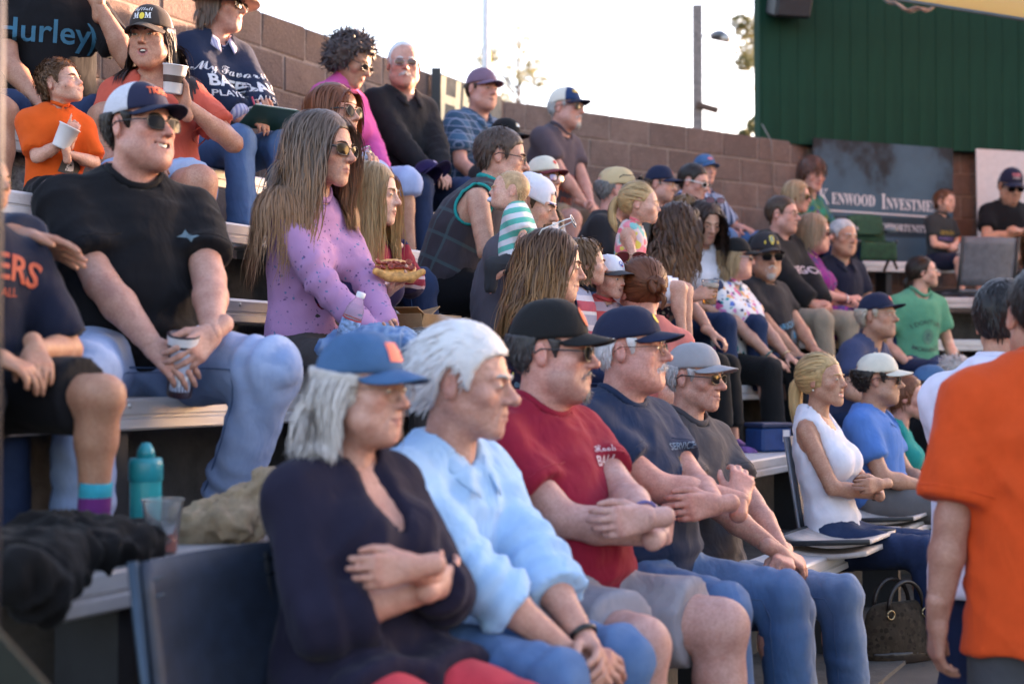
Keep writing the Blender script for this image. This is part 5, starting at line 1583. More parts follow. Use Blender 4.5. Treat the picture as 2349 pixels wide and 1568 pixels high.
# ---- trees beyond the wall
def leaf_mat(name, a, b):
    t = NT(name); f = t.attr('rnd', 'Fac'); c = t.ramp(f, [(0, a), (1, b)]); t.color(c); t.set(Roughness=0.6)
    tr = t.add('ShaderNodeBsdfTranslucent'); t.link(c, tr.inputs['Color']); mx = t.add('ShaderNodeMixShader'); mx.inputs[0].default_value = 0.55
    t.link(t.b.outputs[0], mx.inputs[1]); t.link(tr.outputs[0], mx.inputs[2]); t.link(mx.outputs[0], t.n['Material Output'].inputs['Surface'])
    return t.m
LEAF = leaf_mat('leaf', (0.10,0.12,0.05), (0.26,0.25,0.12))
BARK = plain('bark', (0.07,0.05,0.04), 0.9, var=0.3, bump=0.5)
def tree(label, base, top, clumps, seed, size=0.10, per=170):
    r = np.random.default_rng(seed)
    root = thing('tree', label, 'tree', (base[0], base[1], 0))
    p = [A(base[0], base[1], 0), A(*(np.array(base[:2])*0.5 + np.array(top[:2])*0.5), top[2]*0.5), A(*top)]
    tr = [tube(p, [0.10, 0.05, 0.015], 8)]
    lv = []; rn = []
    for c, rad in clumps:
        c = np.asarray(c, float); t_ = np.clip(c[2]/top[2], 0.2, 0.95)*0.9; s = p[0] + (p[2]-p[0])*t_
        tr.append(tube([s, (s+c)/2 + r.normal(0,.08,3), c], [0.022, 0.014, 0.006], 6))
        n = per; q = r.normal(0, 1, (n,3)); q /= np.linalg.norm(q,axis=1,keepdims=True); q = c + q*np.asarray(rad)*np.cbrt(r.uniform(0.15,1,n))[:,None]
        a = r.normal(0,1,(n,3)); a /= np.linalg.norm(a,axis=1,keepdims=True); b = np.cross(a, r.normal(0,1,(n,3))); b /= np.linalg.norm(b,axis=1,keepdims=True)
        s_ = size*r.uniform(.6,1.3,n)[:,None]
        quad = np.stack([q - a*s_, q + b*s_*.45, q + a*s_, q - b*s_*.45], 1).reshape(-1,3)
        lv.append((quad, np.arange(4*n).reshape(n,4))); rn.append(np.repeat(r.uniform(0,1,n),4))
    wput('trunk', tr, BARK, root)
    wput('crown', lv, LEAF, root, {'rnd': np.concatenate(rn)}, smooth=False)
def clump_px(lst, d, seed):
    r = np.random.default_rng(seed); out = []
    for px, py, rp in lst:
        out.append((at(px, py, d) + A(0, r.uniform(-.8,.8), 0), rp/FPX*d*np.array([1.7,1.7,1.3])))
    return out
d = 26.0
b_ = at(1185, 860, d)
tree('thin tree with sparse tufts behind the slim white pole', b_, at(1190, 60, d), clump_px([(1095,130,24),(1110,112,16),(1135,160,26),(1150,190,18),(1190,95,22),(1215,110,18),(1185,145,20),(1225,155,14),(1240,185,12),(1205,195,14),(1165,235,18),(1130,120,16)], d, 1), 5, 0.038, 170)
tree('leafy dark tree at the left edge of the green building', at(1790, 860, d), at(1780, 20, d), clump_px([(1690,62,14),(1705,80,16),(1725,95,20),(1745,70,26),(1735,125,22),(1715,135,14),(1740,155,22),(1760,185,24),(1745,205,14),(1768,120,40),(1785,60,46),(1800,200,60)], d, 2), 6, 0.045, 260)
tree('low green bush showing over the wall beside the green building', at(1745, 860, d), at(1745, 292, d), clump_px([(1725,300,16),(1745,293,20),(1768,296,26),(1710,306,9)], d, 3), 7, 0.06, 160)

# ================================================================ the crowd
FAIR = (0.54,0.315,0.235); PINK = (0.56,0.30,0.24); TAN = (0.44,0.25,0.17); KID = (0.58,0.35,0.27); OLD = (0.52,0.30,0.235)
BLK = cloth('black_jersey', (0.007,0.007,0.009), fold=0.5); NAVY = cloth('navy_jersey', (0.009,0.012,0.028), fold=0.45)
BLACKTEE = cloth('charcoal_tee', (0.022,0.020,0.023), fold=0.4)
JEAN = denim('jean_mid', (0.045,0.10,0.23), (0.15,0.23,0.38), 0.5); JEANL = denim('jean_light', (0.17,0.25,0.44), (0.40,0.46,0.62), 0.55)
JEAND = denim('jean_dark', (0.012,0.020,0.055), (0.05,0.08,0.16), 0.3); JEANW = denim('jean_worn', (0.05,0.10,0.22), (0.22,0.28,0.38), 0.6)
JEAN_SET += [JEAN, JEANL, JEAND, JEANW]
WHITE = cloth('white_cotton', (0.62,0.60,0.66)); CREAM = cloth('cream_twill', (0.58,0.53,0.44)); TANCAP = cloth('tan_twill', (0.46,0.35,0.20))
CNAVY = cloth('cap_navy', (0.016,0.020,0.045)); CBLACK = cloth('cap_black', (0.012,0.012,0.013)); CGREY = cloth('cap_grey', (0.28,0.27,0.28)); CDENIM = denim('cap_denim', (0.055,0.12,0.24), (0.12,0.2,0.33), 0.4)
LDARK = plain('lens_black', (0.006,0.006,0.008), 0.12, var=0.0, spec=0.06); FDARK = plain('frame_black', (0.012,0.012,0.014), 0.35, var=0.0)
FSILV = plain('frame_silver', (0.45,0.45,0.45), 0.3, 0.9, var=0.0); FTORT = plain('frame_tortoise', (0.10,0.04,0.015), 0.3, var=0.2); FWHITE = plain('frame_white', (0.7,0.7,0.68), 0.4, var=0.0)
LPURP = plain('lens_purple', (0.06,0.02,0.30), 0.08, var=0.0, spec=1.0); LBRN = plain('lens_brown', (0.10,0.02,0.025), 0.1, var=0.0)
t = NT('lens_clear'); t.color((0.9,0.92,0.92)); t.set(Roughness=0.02, IOR=1.02); t.b.inputs['Transmission Weight'].default_value = 1.0; LCLR = t.m
def sung(**k): return dict(dict(fmat=FDARK, lmat=LDARK, lw=0.0275, lh=0.0185, wrap=0.55), **k)
def specs(**k): return dict(dict(clear=True, fmat=FSILV, lmat=LCLR, lw=0.0245, lh=0.016, wrap=0.3, frame=0.0012, arm=0.0013), **k)
INK = lambda n, c: plain('ink_' + n, c, 0.7, var=0.05)
ORG = INK('orange', (0.62,0.10,0.025)); WHI = INK('white', (0.66,0.64,0.66)); YEL = INK('yellow', (0.70,0.50,0.04)); TEAL = INK('teal', (0.015,0.10,0.17)); RED = INK('red', (0.50,0.035,0.03)); BLU = INK('blue', (0.03,0.07,0.36)); NVY = INK('navy', (0.015,0.02,0.06)); PKW = INK('pale', (0.55,0.42,0.45))
BROWN = (0.060,0.034,0.020); DBRN = (0.022,0.014,0.010); LBRWN = (0.16,0.095,0.048); BLOND = (0.44,0.29,0.13); RUST = (0.15,0.050,0.020); WHT_H = (0.62,0.60,0.60); SILV = (0.42,0.40,0.40); SALT = (0.16,0.15,0.145)
X_R = ((-0.035,0.185,0.195), (0.75,-0.05,-0.75), (-1,-0.30,0.12), (0,-1,0.1), 0.3, 0.3)          # folded arms
X_L = ((-0.070,0.222,0.250), (0.75,-0.05,-0.75), (-0.92,-0.40,-0.06), (-0.35,-0.9,-0.1), (0.45,0.5,0.55,0.6), 0.35, 0.15)
def xarm(a, dy, dz=0.0): w = a[0]; return ((w[0], w[1]+dy, w[2]+dz),) + a[1:]
def folded(dy=0.0, dz=0.0): return (xarm(X_R, dy, dz), xarm(X_L, dy, dz))
def P(label, k, px, py, dw=0.0, dd=0.0, hpx=None, **kw):
    """person on row k whose head is centred on px,py; hpx: head height (chin to crown) in picture units"""
    d = rowd(k, px, dw) + dd
    if hpx and 'hs' not in kw:
        kw['hs'] = hpx/(0.235*FPX/d)/(kw.get('S', 1.0) if not kw.get('child') else 1.0)
        if not kw.get('child'): kw['hs'] = float(np.clip(kw['hs'], 0.90, 1.16))
    kw.setdefault('seat', SEAT[k] + 0.0)
    if kw['seat'] == 'free': kw['seat'] = None
    return make_person(label, px, py, d, **kw)
PEOPLE = {}

# ---------------- front row
PEOPLE['F1'] = P('older woman with silver bob and faded blue cap, arms folded in navy v-neck sweater', 1, 832, 896, hpx=252, S=0.97, sex='f', yaw=48, hy=64, hp=-2, lean=-4, fat=0.35, skin=OLD, hs=1.0,
    face=dict(age=1, lipw=0.5, flush=0.8), hair=dict(style='bob', col=(0.50,0.45,0.42), len=0.155, n=2600, vol=0.035, var=0.25, capz=0.075, wave=0.003), eyes=(0.1,0.12,0.15), glasses=specs(fmat=FTORT, lw=.026, lh=.019),
    cap=dict(mat=CDENIM, emb=[('patch', rect(0.030,0.020), INK('coral',(0.72,0.16,0.10)), 0, 0.004)], drop=0.28), top=dict(name='sweater', mat=cloth('navy_knit', (0.014,0.012,0.026), fold=0.4), sleeve='34', slen=0.40, neck='v', vd=0.16, ease=0.016, loose=0.010, hem=-0.13, skirt=0.50), bottom=dict(mat=cloth('coral_trousers', (0.50,0.045,0.06))), arms=folded(0.03, 0.02), legs=dict(sp=(6,6), kp=(-7,-7)))
PEOPLE['F2'] = P('white haired man in pale blue shirt, hands clasped on his jeans', 1, 1068, 882, dd=-0.12, hpx=250, yaw=58, hy=77, hp=-4, lean=6, fat=0.12, skin=OLD, face=dict(age=1, jaw=1.0, nose=1.1, browcol=(0.4,0.38,0.36)),
    hair=dict(style='short', col=WHT_H, th=0.022, len=0.055, n=1800, var=0.12, lift=0.2, sweep=(0.0,-0.15,0)), gaze=(0.1,-0.15),
    top=dict(mat=cloth('pale_blue_oxford', (0.33,0.50,0.72), fold=0.7), sleeve='34', slen=0.40, collar=True, neck='v', vd=0.10, ease=0.016, loose=0.012, fold=1.4, hem=-0.06), bottom=dict(mat=JEAN), arms=(((0.02,0.40,0.02),(0.8,-0.3,-0.5),(-0.5,0.8,-0.3),(-0.6,-0.3,-0.7),0.5,0.5), ((0.03,0.42,0.03),(0.8,-0.3,-0.5),(-0.6,0.75,-0.25),(-0.8,-0.3,-0.5),0.55,0.5)), legs=dict(sp=(8,8)))
PEOPLE['F3'] = P('heavy man in crimson t-shirt, black cap and grey shorts, arms folded', 1, 1268, 812, hpx=214, yaw=50, hy=76, hp=0, lean=-6, fat=0.85, skin=PINK, face=dict(flush=0.7, stubble=0.35, stubcol=(0.16,0.13,0.12)),
    hair=dict(style='short', col=(0.05,0.045,0.045), capz=0.07, th=0.012, var=0.6), cap=dict(mat=CBLACK, high=1.08, emb=[('patch', oval(0.026,0.022), ORG, 0, 0.006)], drop=0.24), glasses=sung(), facial=[('goatee',(0.20,0.18,0.17))],
    top=dict(mat=cloth('crimson_tee', (0.23,0.012,0.030), fold=0.5), ease=0.016, hem=-0.07, print=[('text','BALL',0.040,PKW,-0.085,0.395,dict(bold=.01)),('text','Hook',0.03,PKW,-0.085,0.43,dict(face='script'))]), bottom=dict(name='shorts', mat=cloth('grey_shorts', (0.27,0.25,0.28), fold=0.6), len='short', cut=0.80), arms=folded(0.13, 0.03), legs=dict(sp=(14,10)), armcol=(0.50,0.30,0.26))
PEOPLE['F4'] = P('man with white moustache in navy cap and navy t-shirt, hand on his folded arm', 1, 1447, 806, hpx=186, yaw=50, hy=72, hp=4, lean=-6, fat=0.7, skin=PINK, face=dict(age=1, flush=1.0),
    hair=dict(style='short', col=WHT_H, capz=0.065, th=0.012, var=0.15), cap=dict(mat=CNAVY, emb=[('patch', oval(0.020,0.014), YEL, 0, 0.006)], drop=0.22), glasses=specs(fmat=FTORT, lmat=LCLR), facial=[('moustache',(0.66,0.63,0.62))],
    top=dict(mat=cloth('navy_tee', (0.018,0.030,0.065), fold=0.5), ease=0.016, hem=-0.05, print=[('text','SERVICE',0.030,INK('dustblue',(0.10,0.17,0.26)),-0.09,0.41,dict(bold=.01)),('text','crew',0.026,INK('gold',(0.25,0.17,0.04)),-0.09,0.375,{}),('text','STATE',0.026,INK('dustblue',(0.10,0.17,0.26)),-0.09,0.345,{})]), bottom=dict(mat=JEAN), arms=(((-0.10,0.31,0.27),(0.8,-0.1,-0.75),(-0.62,-0.25,0.72),(-0.6,-0.75,-0.1),0.4,0.2,0.15), xarm(X_L,0.11,0.02)), legs=dict(sp=(12,8)))
PEOPLE['F5'] = P('lean older man in light grey cap and dark sunglasses, hands resting in his lap', 1, 1594, 868, hpx=152, yaw=48, hy=56, hp=-2, lean=-8, fat=0.05, skin=OLD, face=dict(age=1.3, flush=0.8, nose=1.1),
    hair=dict(style='short', col=SILV, capz=0.06, th=0.012), cap=dict(mat=CGREY, high=0.95, drop=0.16), glasses=sung(lw=.026, lh=.016), top=dict(mat=cloth('slate_tee', (0.055,0.052,0.060), fold=0.5), ease=0.018, hem=-0.05), bottom=dict(mat=JEANW), arms=(((-0.02,0.34,0.10),(0.9,-0.2,-0.5),(-0.7,0.5,-0.45),(-0.2,-0.4,-0.9),0.7,0.4), ((0.0,0.37,0.06),(0.9,-0.2,-0.5),(-0.8,0.45,-0.2),(-0.4,-0.3,-0.9),0.8,0.5)), legs=dict(sp=(9,12)), TL=0.57)
PEOPLE['F6'] = P('blonde woman with ponytail in white tank top, arms crossed on folding seat', 1, 1888, 874, hpx=118, S=0.96, sex='f', yaw=58, hy=50, hp=4, lean=-10, skin=TAN, face=dict(open=0.45, flush=0.8, age=0.6),
    hair=dict(style='pony', col=BLOND, th=0.014, line='f', n=1700, var=0.45, tie=(0,-0.115,0.02), extra=[dict(path=[(0,-.11,.02),(0.0,-.15,-.01),(0.0,-.155,-.10),(0.0,-.13,-.20),(0,-.11,-.27)], rad=[.016,.034,.034,.028,.010], n=420)]), eyes=(0.12,0.14,0.16), gaze=(0.2,0),
    top=dict(name='tank_top', mat=WHITE, sleeve='none', neck='scoop', vd=0.10, ease=0.010, fold=1.5, hem=-0.06), bottom=dict(mat=JEAND), arms=folded(0.0, 0.03), legs=dict(sp=(4,8), tuck=(0.06,0.06)), TL=0.58)
PEOPLE['F7'] = P('man in white ball cap and bright blue polo beside the blonde woman', 1, 2016, 872, hpx=112, yaw=60, hy=74, hp=0, lean=-4, fat=0.25, skin=TAN, face=dict(age=0.7, stubble=0.2),
    hair=dict(style='curly', col=DBRN, line='m', th=0.022, capz=0.05, n=900, len=0.03, lift=0.4), cap=dict(mat=CREAM, strap=CREAM, emb=[('patch', oval(0.012,0.012), INK('violet',(0.12,0.05,0.25)), 0, 0.0)], drop=0.22), glasses=sung(), top=dict(mat=cloth('blue_polo', (0.075,0.17,0.44), fold=0.6), collar=True, neck='v', vd=0.10, ease=0.02, hem=-0.06), bottom=dict(mat=cloth('grey_trouser',(0.12,0.11,0.11))), arms=('lap','lap'), legs=dict(sp=(10,10)))
PEOPLE['F8'] = P('red haired woman in teal top, face peeking out past the blue polo', 1, 2078, 912, hpx=100, S=0.94, sex='f', yaw=70, hy=78, hp=0, skin=PINK, face=dict(age=0.6, flush=0.9), dd=0.1,
    hair=dict(style='short', col=RUST, th=0.018, line='f', len=0.06), top=dict(mat=cloth('teal_scarf', (0.01,0.22,0.20), fold=0.8), sleeve='none', neck='v', vd=0.12), bottom=dict(mat=JEAND), seat='free', TL=0.5)
PEOPLE['F9'] = P('dark haired person in faded denim cap and black top, seen from behind', 1, 2136, 892, hpx=106, S=0.95, sex='f', yaw=85, hy=108, hp=0, dd=0.25, skin=TAN,
    hair=dict(style='long', col=DBRN, len=0.24, n=700, capz=0.06), cap=dict(mat=CDENIM, emb=[('patch', oval(0.012,0.012), ORG, 0, 0.002)]), top=dict(mat=BLK, neck='v'), bottom=dict(mat=JEAND), seat='free', TL=0.5)
PEOPLE['F10'] = P('grey haired spectator half hidden behind the denim cap', 1, 2196, 872, hpx=100, S=0.95, sex='f', yaw=80, hy=60, hp=-25, dd=0.7, skin=OLD, seat='free', TL=0.5,
    hair=dict(style='curly', col=(0.40,0.37,0.35), th=0.022, n=900, len=0.05), top=dict(mat=cloth('grey_knit',(0.2,0.19,0.2))), bottom=dict(mat=JEAND))

# ---------------- second row
PEOPLE['R2a'] = P('young woman with long brown hair, hoop earring and sunglasses on her head', 2, 1268, 612, hpx=156, S=0.95, sex='f', yaw=78, hy=86, hp=-6, lean=8, fat=0.3, skin=FAIR, dd=-0.1, seat=SEAT[2]+0.05,
    hair=dict(style='long', col=(0.095,0.046,0.024), tip=(0.29,0.15,0.06), len=0.40, n=2000, w=0.0038, vol=0.03, wave=0.007, wfreq=11, line='f', part=0.0, open=0.012, grav=(-0.25,-0.05,-1)), glasses=sung(lmat=LBRN, fmat=FWHITE, up=0.115, tilt=0.55, y=-0.03),
    top=dict(name='dress', mat=floral('dark_floral', (0.020,0.014,0.028), [(0.35,0.28,0.06),(0.40,0.36,0.30),(0.09,0.13,0.17),(0.30,0.05,0.04)], 38, 0.5), sleeve='none', neck='scoop', vd=0.07), bottom=dict(mat=JEAND), arms=('lap','lap'))
PEOPLE['R2b'] = P('small boy with brown bowl haircut in striped tank top', 2, 1342, 608, dd=0.15, hpx=110, child=True, S=0.66, sex='m', yaw=70, hy=100, hp=0, skin=KID, seat='free',
    hair=dict(style='kid', col=(0.14,0.075,0.035), len=0.085, th=0.018, line='f', n=1500, lift=0.05), top=dict(name='tank_top', mat=stripes('red_white_stripe', [(0.34,(0.34,0.33,0.42)),(0.12,(0.62,0.58,0.60)),(0.34,(0.45,0.09,0.12)),(0.2,(0.60,0.52,0.55))], 9), sleeve='none', neck='crew', trim=NAVY), bottom=dict(mat=JEAND, len='short'))
PEOPLE['R2c'] = P('boy in white cap with dark visor, mouth open, coral striped shirt', 2, 1395, 640, dd=0.05, hpx=100, child=True, S=0.66, sex='m', yaw=40, hy=48, hp=-6, skin=KID, face=dict(open=0.35, flush=1.0), eyes=(0.13,0.17,0.22), seat='free',
    hair=dict(style='short', col=LBRWN, capz=0.05), cap=dict(mat=WHITE, bmat=cloth('visor_grey',(0.06,0.055,0.06)), emb=[('patch', oval(0.020,0.014), BLU, 0, 0.004),('text','AC',0.026,WHI,0,0.004,dict(bold=.02)),('patch', oval(0.008,0.003), RED, 0.006, -0.010)]), top=dict(mat=stripes('coral_stripe', [(0.5,(0.50,0.08,0.08)),(0.5,(0.42,0.30,0.34))], 14)), bottom=dict(mat=JEAND, len='short'))
PEOPLE['R2d'] = P('red haired woman with messy bun and sunglasses on her head, seen from behind', 2, 1470, 672, dd=-0.2, hpx=140, S=0.95, sex='f', yaw=190, hy=199, hp=-12, lean=4, skin=PINK, seat='free',
    hair=dict(style='bun', col=(0.145,0.048,0.020), tie=(0.0,-0.115,0.0), th=0.014, n=1700, line='f', extra=[dict(path=[(-.030,-.125,0.012),(0.005,-.150,0.020),(.030,-.140,-0.004),(.010,-.150,-.026),(-.025,-.142,-.016),(-.020,-.150,0.010)], rad=[.012,.022,.024,.024,.022,.008], n=260, twist=4.0), dict(path=[(.01,-.12,-.02),(.03,-.14,-.06),(.02,-.13,-.10)], rad=[.006,.012,.004], n=40)]), glasses=sung(lmat=LBRN, fmat=FTORT, up=0.108, tilt=0.6, y=-0.02, lw=.030, lh=.022),
    top=dict(mat=cloth('coral_tee', (0.45,0.14,0.12)), neck='scoop'), bottom=dict(mat=JEAND), arms=('lap','lap'), TL=0.5)
PEOPLE['R2e'] = P('sandy haired older man in navy cap and heathered blue shirt, leaning forward', 2, 2014, 726, dd=-0.1, hpx=98, yaw=52, hy=50, hp=3, lean=24, fat=0.3, skin=TAN, face=dict(age=1.1, flush=1.0, lid=0.4),
    hair=dict(style='short', col=(0.45,0.38,0.30), capz=0.05, th=0.022, len=0.05, n=900), cap=dict(mat=CNAVY, curve=1.6, drop=0.06, emb=[('patch', oval(0.012,0.013), RED, 0, 0.004)], tilt=8), top=dict(mat=cloth('heather_blue', (0.045,0.055,0.115)), neck='v', vd=0.11, ease=0.02), bottom=dict(mat=JEAND), arms=('knee','knee'), eyes=(0.1,0.12,0.15), TL=0.56)

# ---------------- third row
PEOPLE['kid'] = P('boy in navy t-shirt with orange letters, black shorts and striped socks', 3, -38, 420, dd=-0.25, hpx=150, child=True, S=0.80, yaw=48, hy=70, skin=TAN, face=dict(flush=0.3), seat=SEAT[3]-0.06, lean=6,
    hair=dict(style='short', col=DBRN), top=dict(mat=NAVY, sleeve='short', slen=0.9, print=[('text','TIGERS',0.085,INK('tomato',(0.30,0.045,0.02)),0.0,0.30,dict(bold=.02, arc=0.3)),('text','BASEBALL',0.03,INK('tomato',(0.30,0.045,0.02)),0.0,0.24,{})], ease=0.02), bottom=dict(name='shorts', mat=BLK, len='short', cut=0.80, ease=0.022),
    arms=(((0.06,0.30,0.10),(0.8,-0.3,-0.5),(-0.6,0.7,-0.4),(0,-0.3,-1),0.4,0.3), ((0.07,0.27,0.12),(0.8,-0.3,-0.5),(-0.3,0.8,-0.5),(0,-0.3,-1),0.4,0.2)), legs=dict(sp=(14,16), tuck=(-0.06,-0.04), th=0.42, sh=0.36), shoes=dict(mat=BLK), armcol=(0.36,0.20,0.13))

def twotone(name, front, back, thr=0.02, mesh=True):
    t = NT(name); co = t.attr('tc', 'Vector'); y = t.sep(co)[1]
    f = t.math('GREATER_THAN', y, thr)
    bk = t.mix(back, tuple(x*0.55 for x in back), t.ramp(t.noise(co, 900, 0), [(0.45,(0,0,0)),(0.6,(1,1,1))])) if mesh else back
    col = t.mix(bk, front, f); cloth_finish(t, col, co); return t.m
TRUCK = twotone('trucker_navy_white', (0.020,0.022,0.050), (0.62,0.61,0.68), 0.042)
TRUCKG = twotone('trucker_brown_grey', (0.040,0.034,0.033), (0.26,0.22,0.23), 0.0)
TRUCKN = twotone('trucker_navy_pale', (0.014,0.016,0.040), (0.50,0.48,0.52), -0.01)
PEOPLE['M'] = P('smiling heavy man in black t-shirt, white mesh cap and wraparound sunglasses', 3, 322, 297, hpx=190, yaw=32, hy=60, hp=4, lean=3, fat=0.8, skin=PINK, face=dict(smile=1.0, open=0.5, flush=1.0, stubble=0.25, stubcol=(0.22,0.14,0.12), jaw=1.06),
    hair=dict(style='short', col=(0.018,0.013,0.012), capz=0.06, th=0.016, n=1300), cap=dict(mat=TRUCK, bmat=CNAVY, drop=0.20, emb=[('text','TIGERS',0.030,ORG,0,0.008,dict(bold=.03, shear=0.2))], tilt=6), glasses=sung(lw=.029, lh=.0195, wrap=0.75),
    top=dict(mat=BLK, ease=0.018, loose=0.006, slen=0.72, hem=-0.05, fold=1.4, print=[('patch', np.array([(-.028,-.002),(-.010,.006),(0.0,.020),(.006,.006),(.030,.004),(.012,-.004),(.006,-.016),(-.002,-.004)]), INK('steel',(0.10,0.15,0.18)), -0.11, 0.355)]), bottom=dict(mat=JEANL, ease=0.016, fold=1.5),
    arms=(((0.01,0.41,-0.04),(0.9,-0.35,-0.3),(-0.45,0.72,-0.55),(-0.5,-0.4,-0.75),0.45,0.5), ((0.10,0.43,0.04),(0.9,-0.35,-0.3),(-0.75,0.4,-0.55),(-0.5,-0.75,-0.3),0.45,0.3)), legs=dict(sp=(20,24), tuck=(0.05,-0.22), kp=(-4,-2), th=0.45, sh=0.43), shoes=dict(mat=plain('dark_shoe',(0.03,0.025,0.02),0.6)), armcol=(0.47,0.27,0.21), width=0.98)
FLOWERTOP = floral('mauve_floral', (0.41,0.215,0.385), [(0.14,0.07,0.18),(0.12,0.16,0.30),(0.18,0.10,0.22),(0.41,0.215,0.385)], 62, 0.24, 1.6, fold=0.45)
PEOPLE['W'] = P('woman with very long grey brown hair in mauve floral top and wraparound sunglasses', 3, 742, 346, hpx=168, S=0.99, sex='f', yaw=52, hy=66, hp=-4, lean=2, hunch=0.03, skin=FAIR, face=dict(nose=1.1, flush=0.7, lipw=0.6, browcol=BROWN, jaw=0.95), 
    hair=dict(style='long', col=(0.125,0.087,0.068), tip=(0.31,0.160,0.078), len=0.50, n=4300, w=0.0033, vol=0.036, wave=0.006, wfreq=13, part=0.01, var=0.3, grav=(-0.12,-0.02,-1)), glasses=sung(lw=.030, lh=.0175, wrap=0.8, arm=.004),
    top=dict(name='blouse', mat=FLOWERTOP, sleeve='long', ease=0.009, loose=0.006, fold=0.8, hem=-0.05), bottom=dict(mat=cloth('brown_trousers', (0.05,0.042,0.040))), arms=(((0.02,0.33,0.075),(0.9,-0.3,-0.4),(-0.5,0.8,-0.1),(-0.7,-0.2,-0.7),0.4,0.4), ((0.035,0.36,0.065),(0.9,-0.3,-0.4),(-0.7,0.65,-0.15),(-0.3,-0.3,0.9),0.5,0.4)), legs=dict(sp=(9,7)))
PEOPLE['G'] = P('teenage girl with long straight blonde hair, slice of pizza in her hand', 3, 856, 449, hpx=140, S=0.90, sex='f', yaw=60, hy=74, hp=-3, lean=4, skin=(0.60,0.40,0.32), face=dict(flush=0.6, nose=0.95, bust=0.7, lipw=0.8), gaze=(0.25,-0.1), eyes=(0.08,0.09,0.09), seat=SEAT[3]-0.02,
    hair=dict(style='long', col=(0.34,0.215,0.105), tip=(0.42,0.28,0.12), len=0.46, n=2000, w=0.0034, vol=0.022, wave=0.002, part=0.0, var=0.3), 
    top=dict(name='jumper', mat=stripes('maroon_navy_knit', [(0.34,(0.022,0.016,0.055)),(0.05,(0.42,0.32,0.36)),(0.10,(0.20,0.02,0.04)),(0.05,(0.42,0.32,0.36)),(0.46,(0.19,0.012,0.03))], 4.2), sleeve='long', ease=0.014, loose=0.012), bottom=dict(mat=JEANL),
    arms=((('px',884,672,4.86),(0.9,-0.3,-0.5),('w',0.75,-0.25,0.55),('w',-0.3,-0.55,0.8),0.35,0.3), (('px',905,560,5.25),(0.9,-0.2,-0.5),(-0.6,-0.1,0.3),(-0.2,-0.5,-0.8),0.5,0.4)), legs=dict(sp=(6,6)))
PEOPLE['D'] = P('bearded young father in grey t-shirt with white cap worn backwards', 3, 1222, 474, dd=-0.15, hpx=134, yaw=72, hy=70, hp=-16, lean=10, fat=0.55, skin=FAIR, face=dict(flush=0.8, open=0.12, lid=0.8, stubble=0.3), hair=dict(style='short', col=BROWN, capz=0.055),
    cap=dict(mat=WHITE, back=True, strap=BLU, tilt=-6), facial=[('beard',(0.10,0.055,0.030))], top=dict(mat=cloth('grey_tee', (0.085,0.078,0.098)), ease=0.018, slen=0.75), bottom=dict(mat=cloth('dk_short',(0.03,0.03,0.035)), len='short'), arms=(((-0.06,0.26,0.30),(0.9,-0.2,-0.6),(-1,0.2,0.1),(-0.1,-1,0),0.3,0.2), ((0.02,0.26,0.25),(0.9,-0.2,-0.6),(-1,0.2,0.2),(0,-1,0),0.3,0.2)))
PEOPLE['baby'] = make_person('blond baby in teal and white striped shirt held on the shoulder', 1166, 442, PEOPLE['D']['d']-0.22, child=True, S=0.40, hs=0.72, yaw=-100, hy=-82, hp=6, lean=12, skin=(0.60,0.37,0.29), face=dict(cheek=1.0, flush=1.0, baby=True), eyes=(0.1,0.14,0.2), fat=0.9, TL=0.235,
    hair=dict(style='kid', col=(0.50,0.32,0.17), th=0.010, n=260, len=0.020, line='m', w=0.0022, lift=-0.02, mess=0.03, amp=0.0012), top=dict(mat=stripes('teal_white_stripe', [(0.5,(0.62,0.62,0.66)),(0.5,(0.09,0.40,0.34))], 22), ease=0.02, slen=0.7), bottom=dict(mat=cloth('baby_grey',(0.035,0.035,0.04))), arms=(((0.16,0.10,0.10),(0.5,-0.6,-0.3),(0,0.6,-0.6),(0,-0.3,-1),0.4,0.3), ((0.14,0.12,0.10),(0.5,-0.6,-0.3),(0,0.6,-0.6),(0,-0.3,-1),0.4,0.3)), legs=dict(sp=(30,30), th=0.34, sh=0.3))
PEOPLE['T'] = make_person('toddler girl with blonde ponytail in neon striped sleeveless top', 1470, 472, 6.75, child=True, S=0.60, hs=0.86, yaw=74, hy=80, hp=-3, sex='f', skin=KID, face=dict(cheek=1.0, flush=0.8), eyes=(0.06,0.06,0.06), TL=0.30, lean=4,
    hair=dict(style='pony', col=(0.42,0.28,0.135), th=0.010, n=1400, tie=(0,-0.105,0.045), line='back', extra=[dict(path=[(0,-.105,.045),(0,-.145,.035),(0,-.160,-.03),(0,-.15,-.10),(0,-.125,-.155)], rad=[.012,.024,.026,.022,.006], n=260)]), top=dict(name='top', mat=floral('neon_weave', (0.66,0.50,0.50), [(0.75,0.16,0.20),(0.70,0.55,0.10),(0.20,0.45,0.45),(0.75,0.25,0.30),(0.60,0.58,0.62)], 26, 0.75, 1.0), sleeve='none', ease=0.014), bottom=dict(mat=WHITE, len='short'), arms=('lap','hang'))
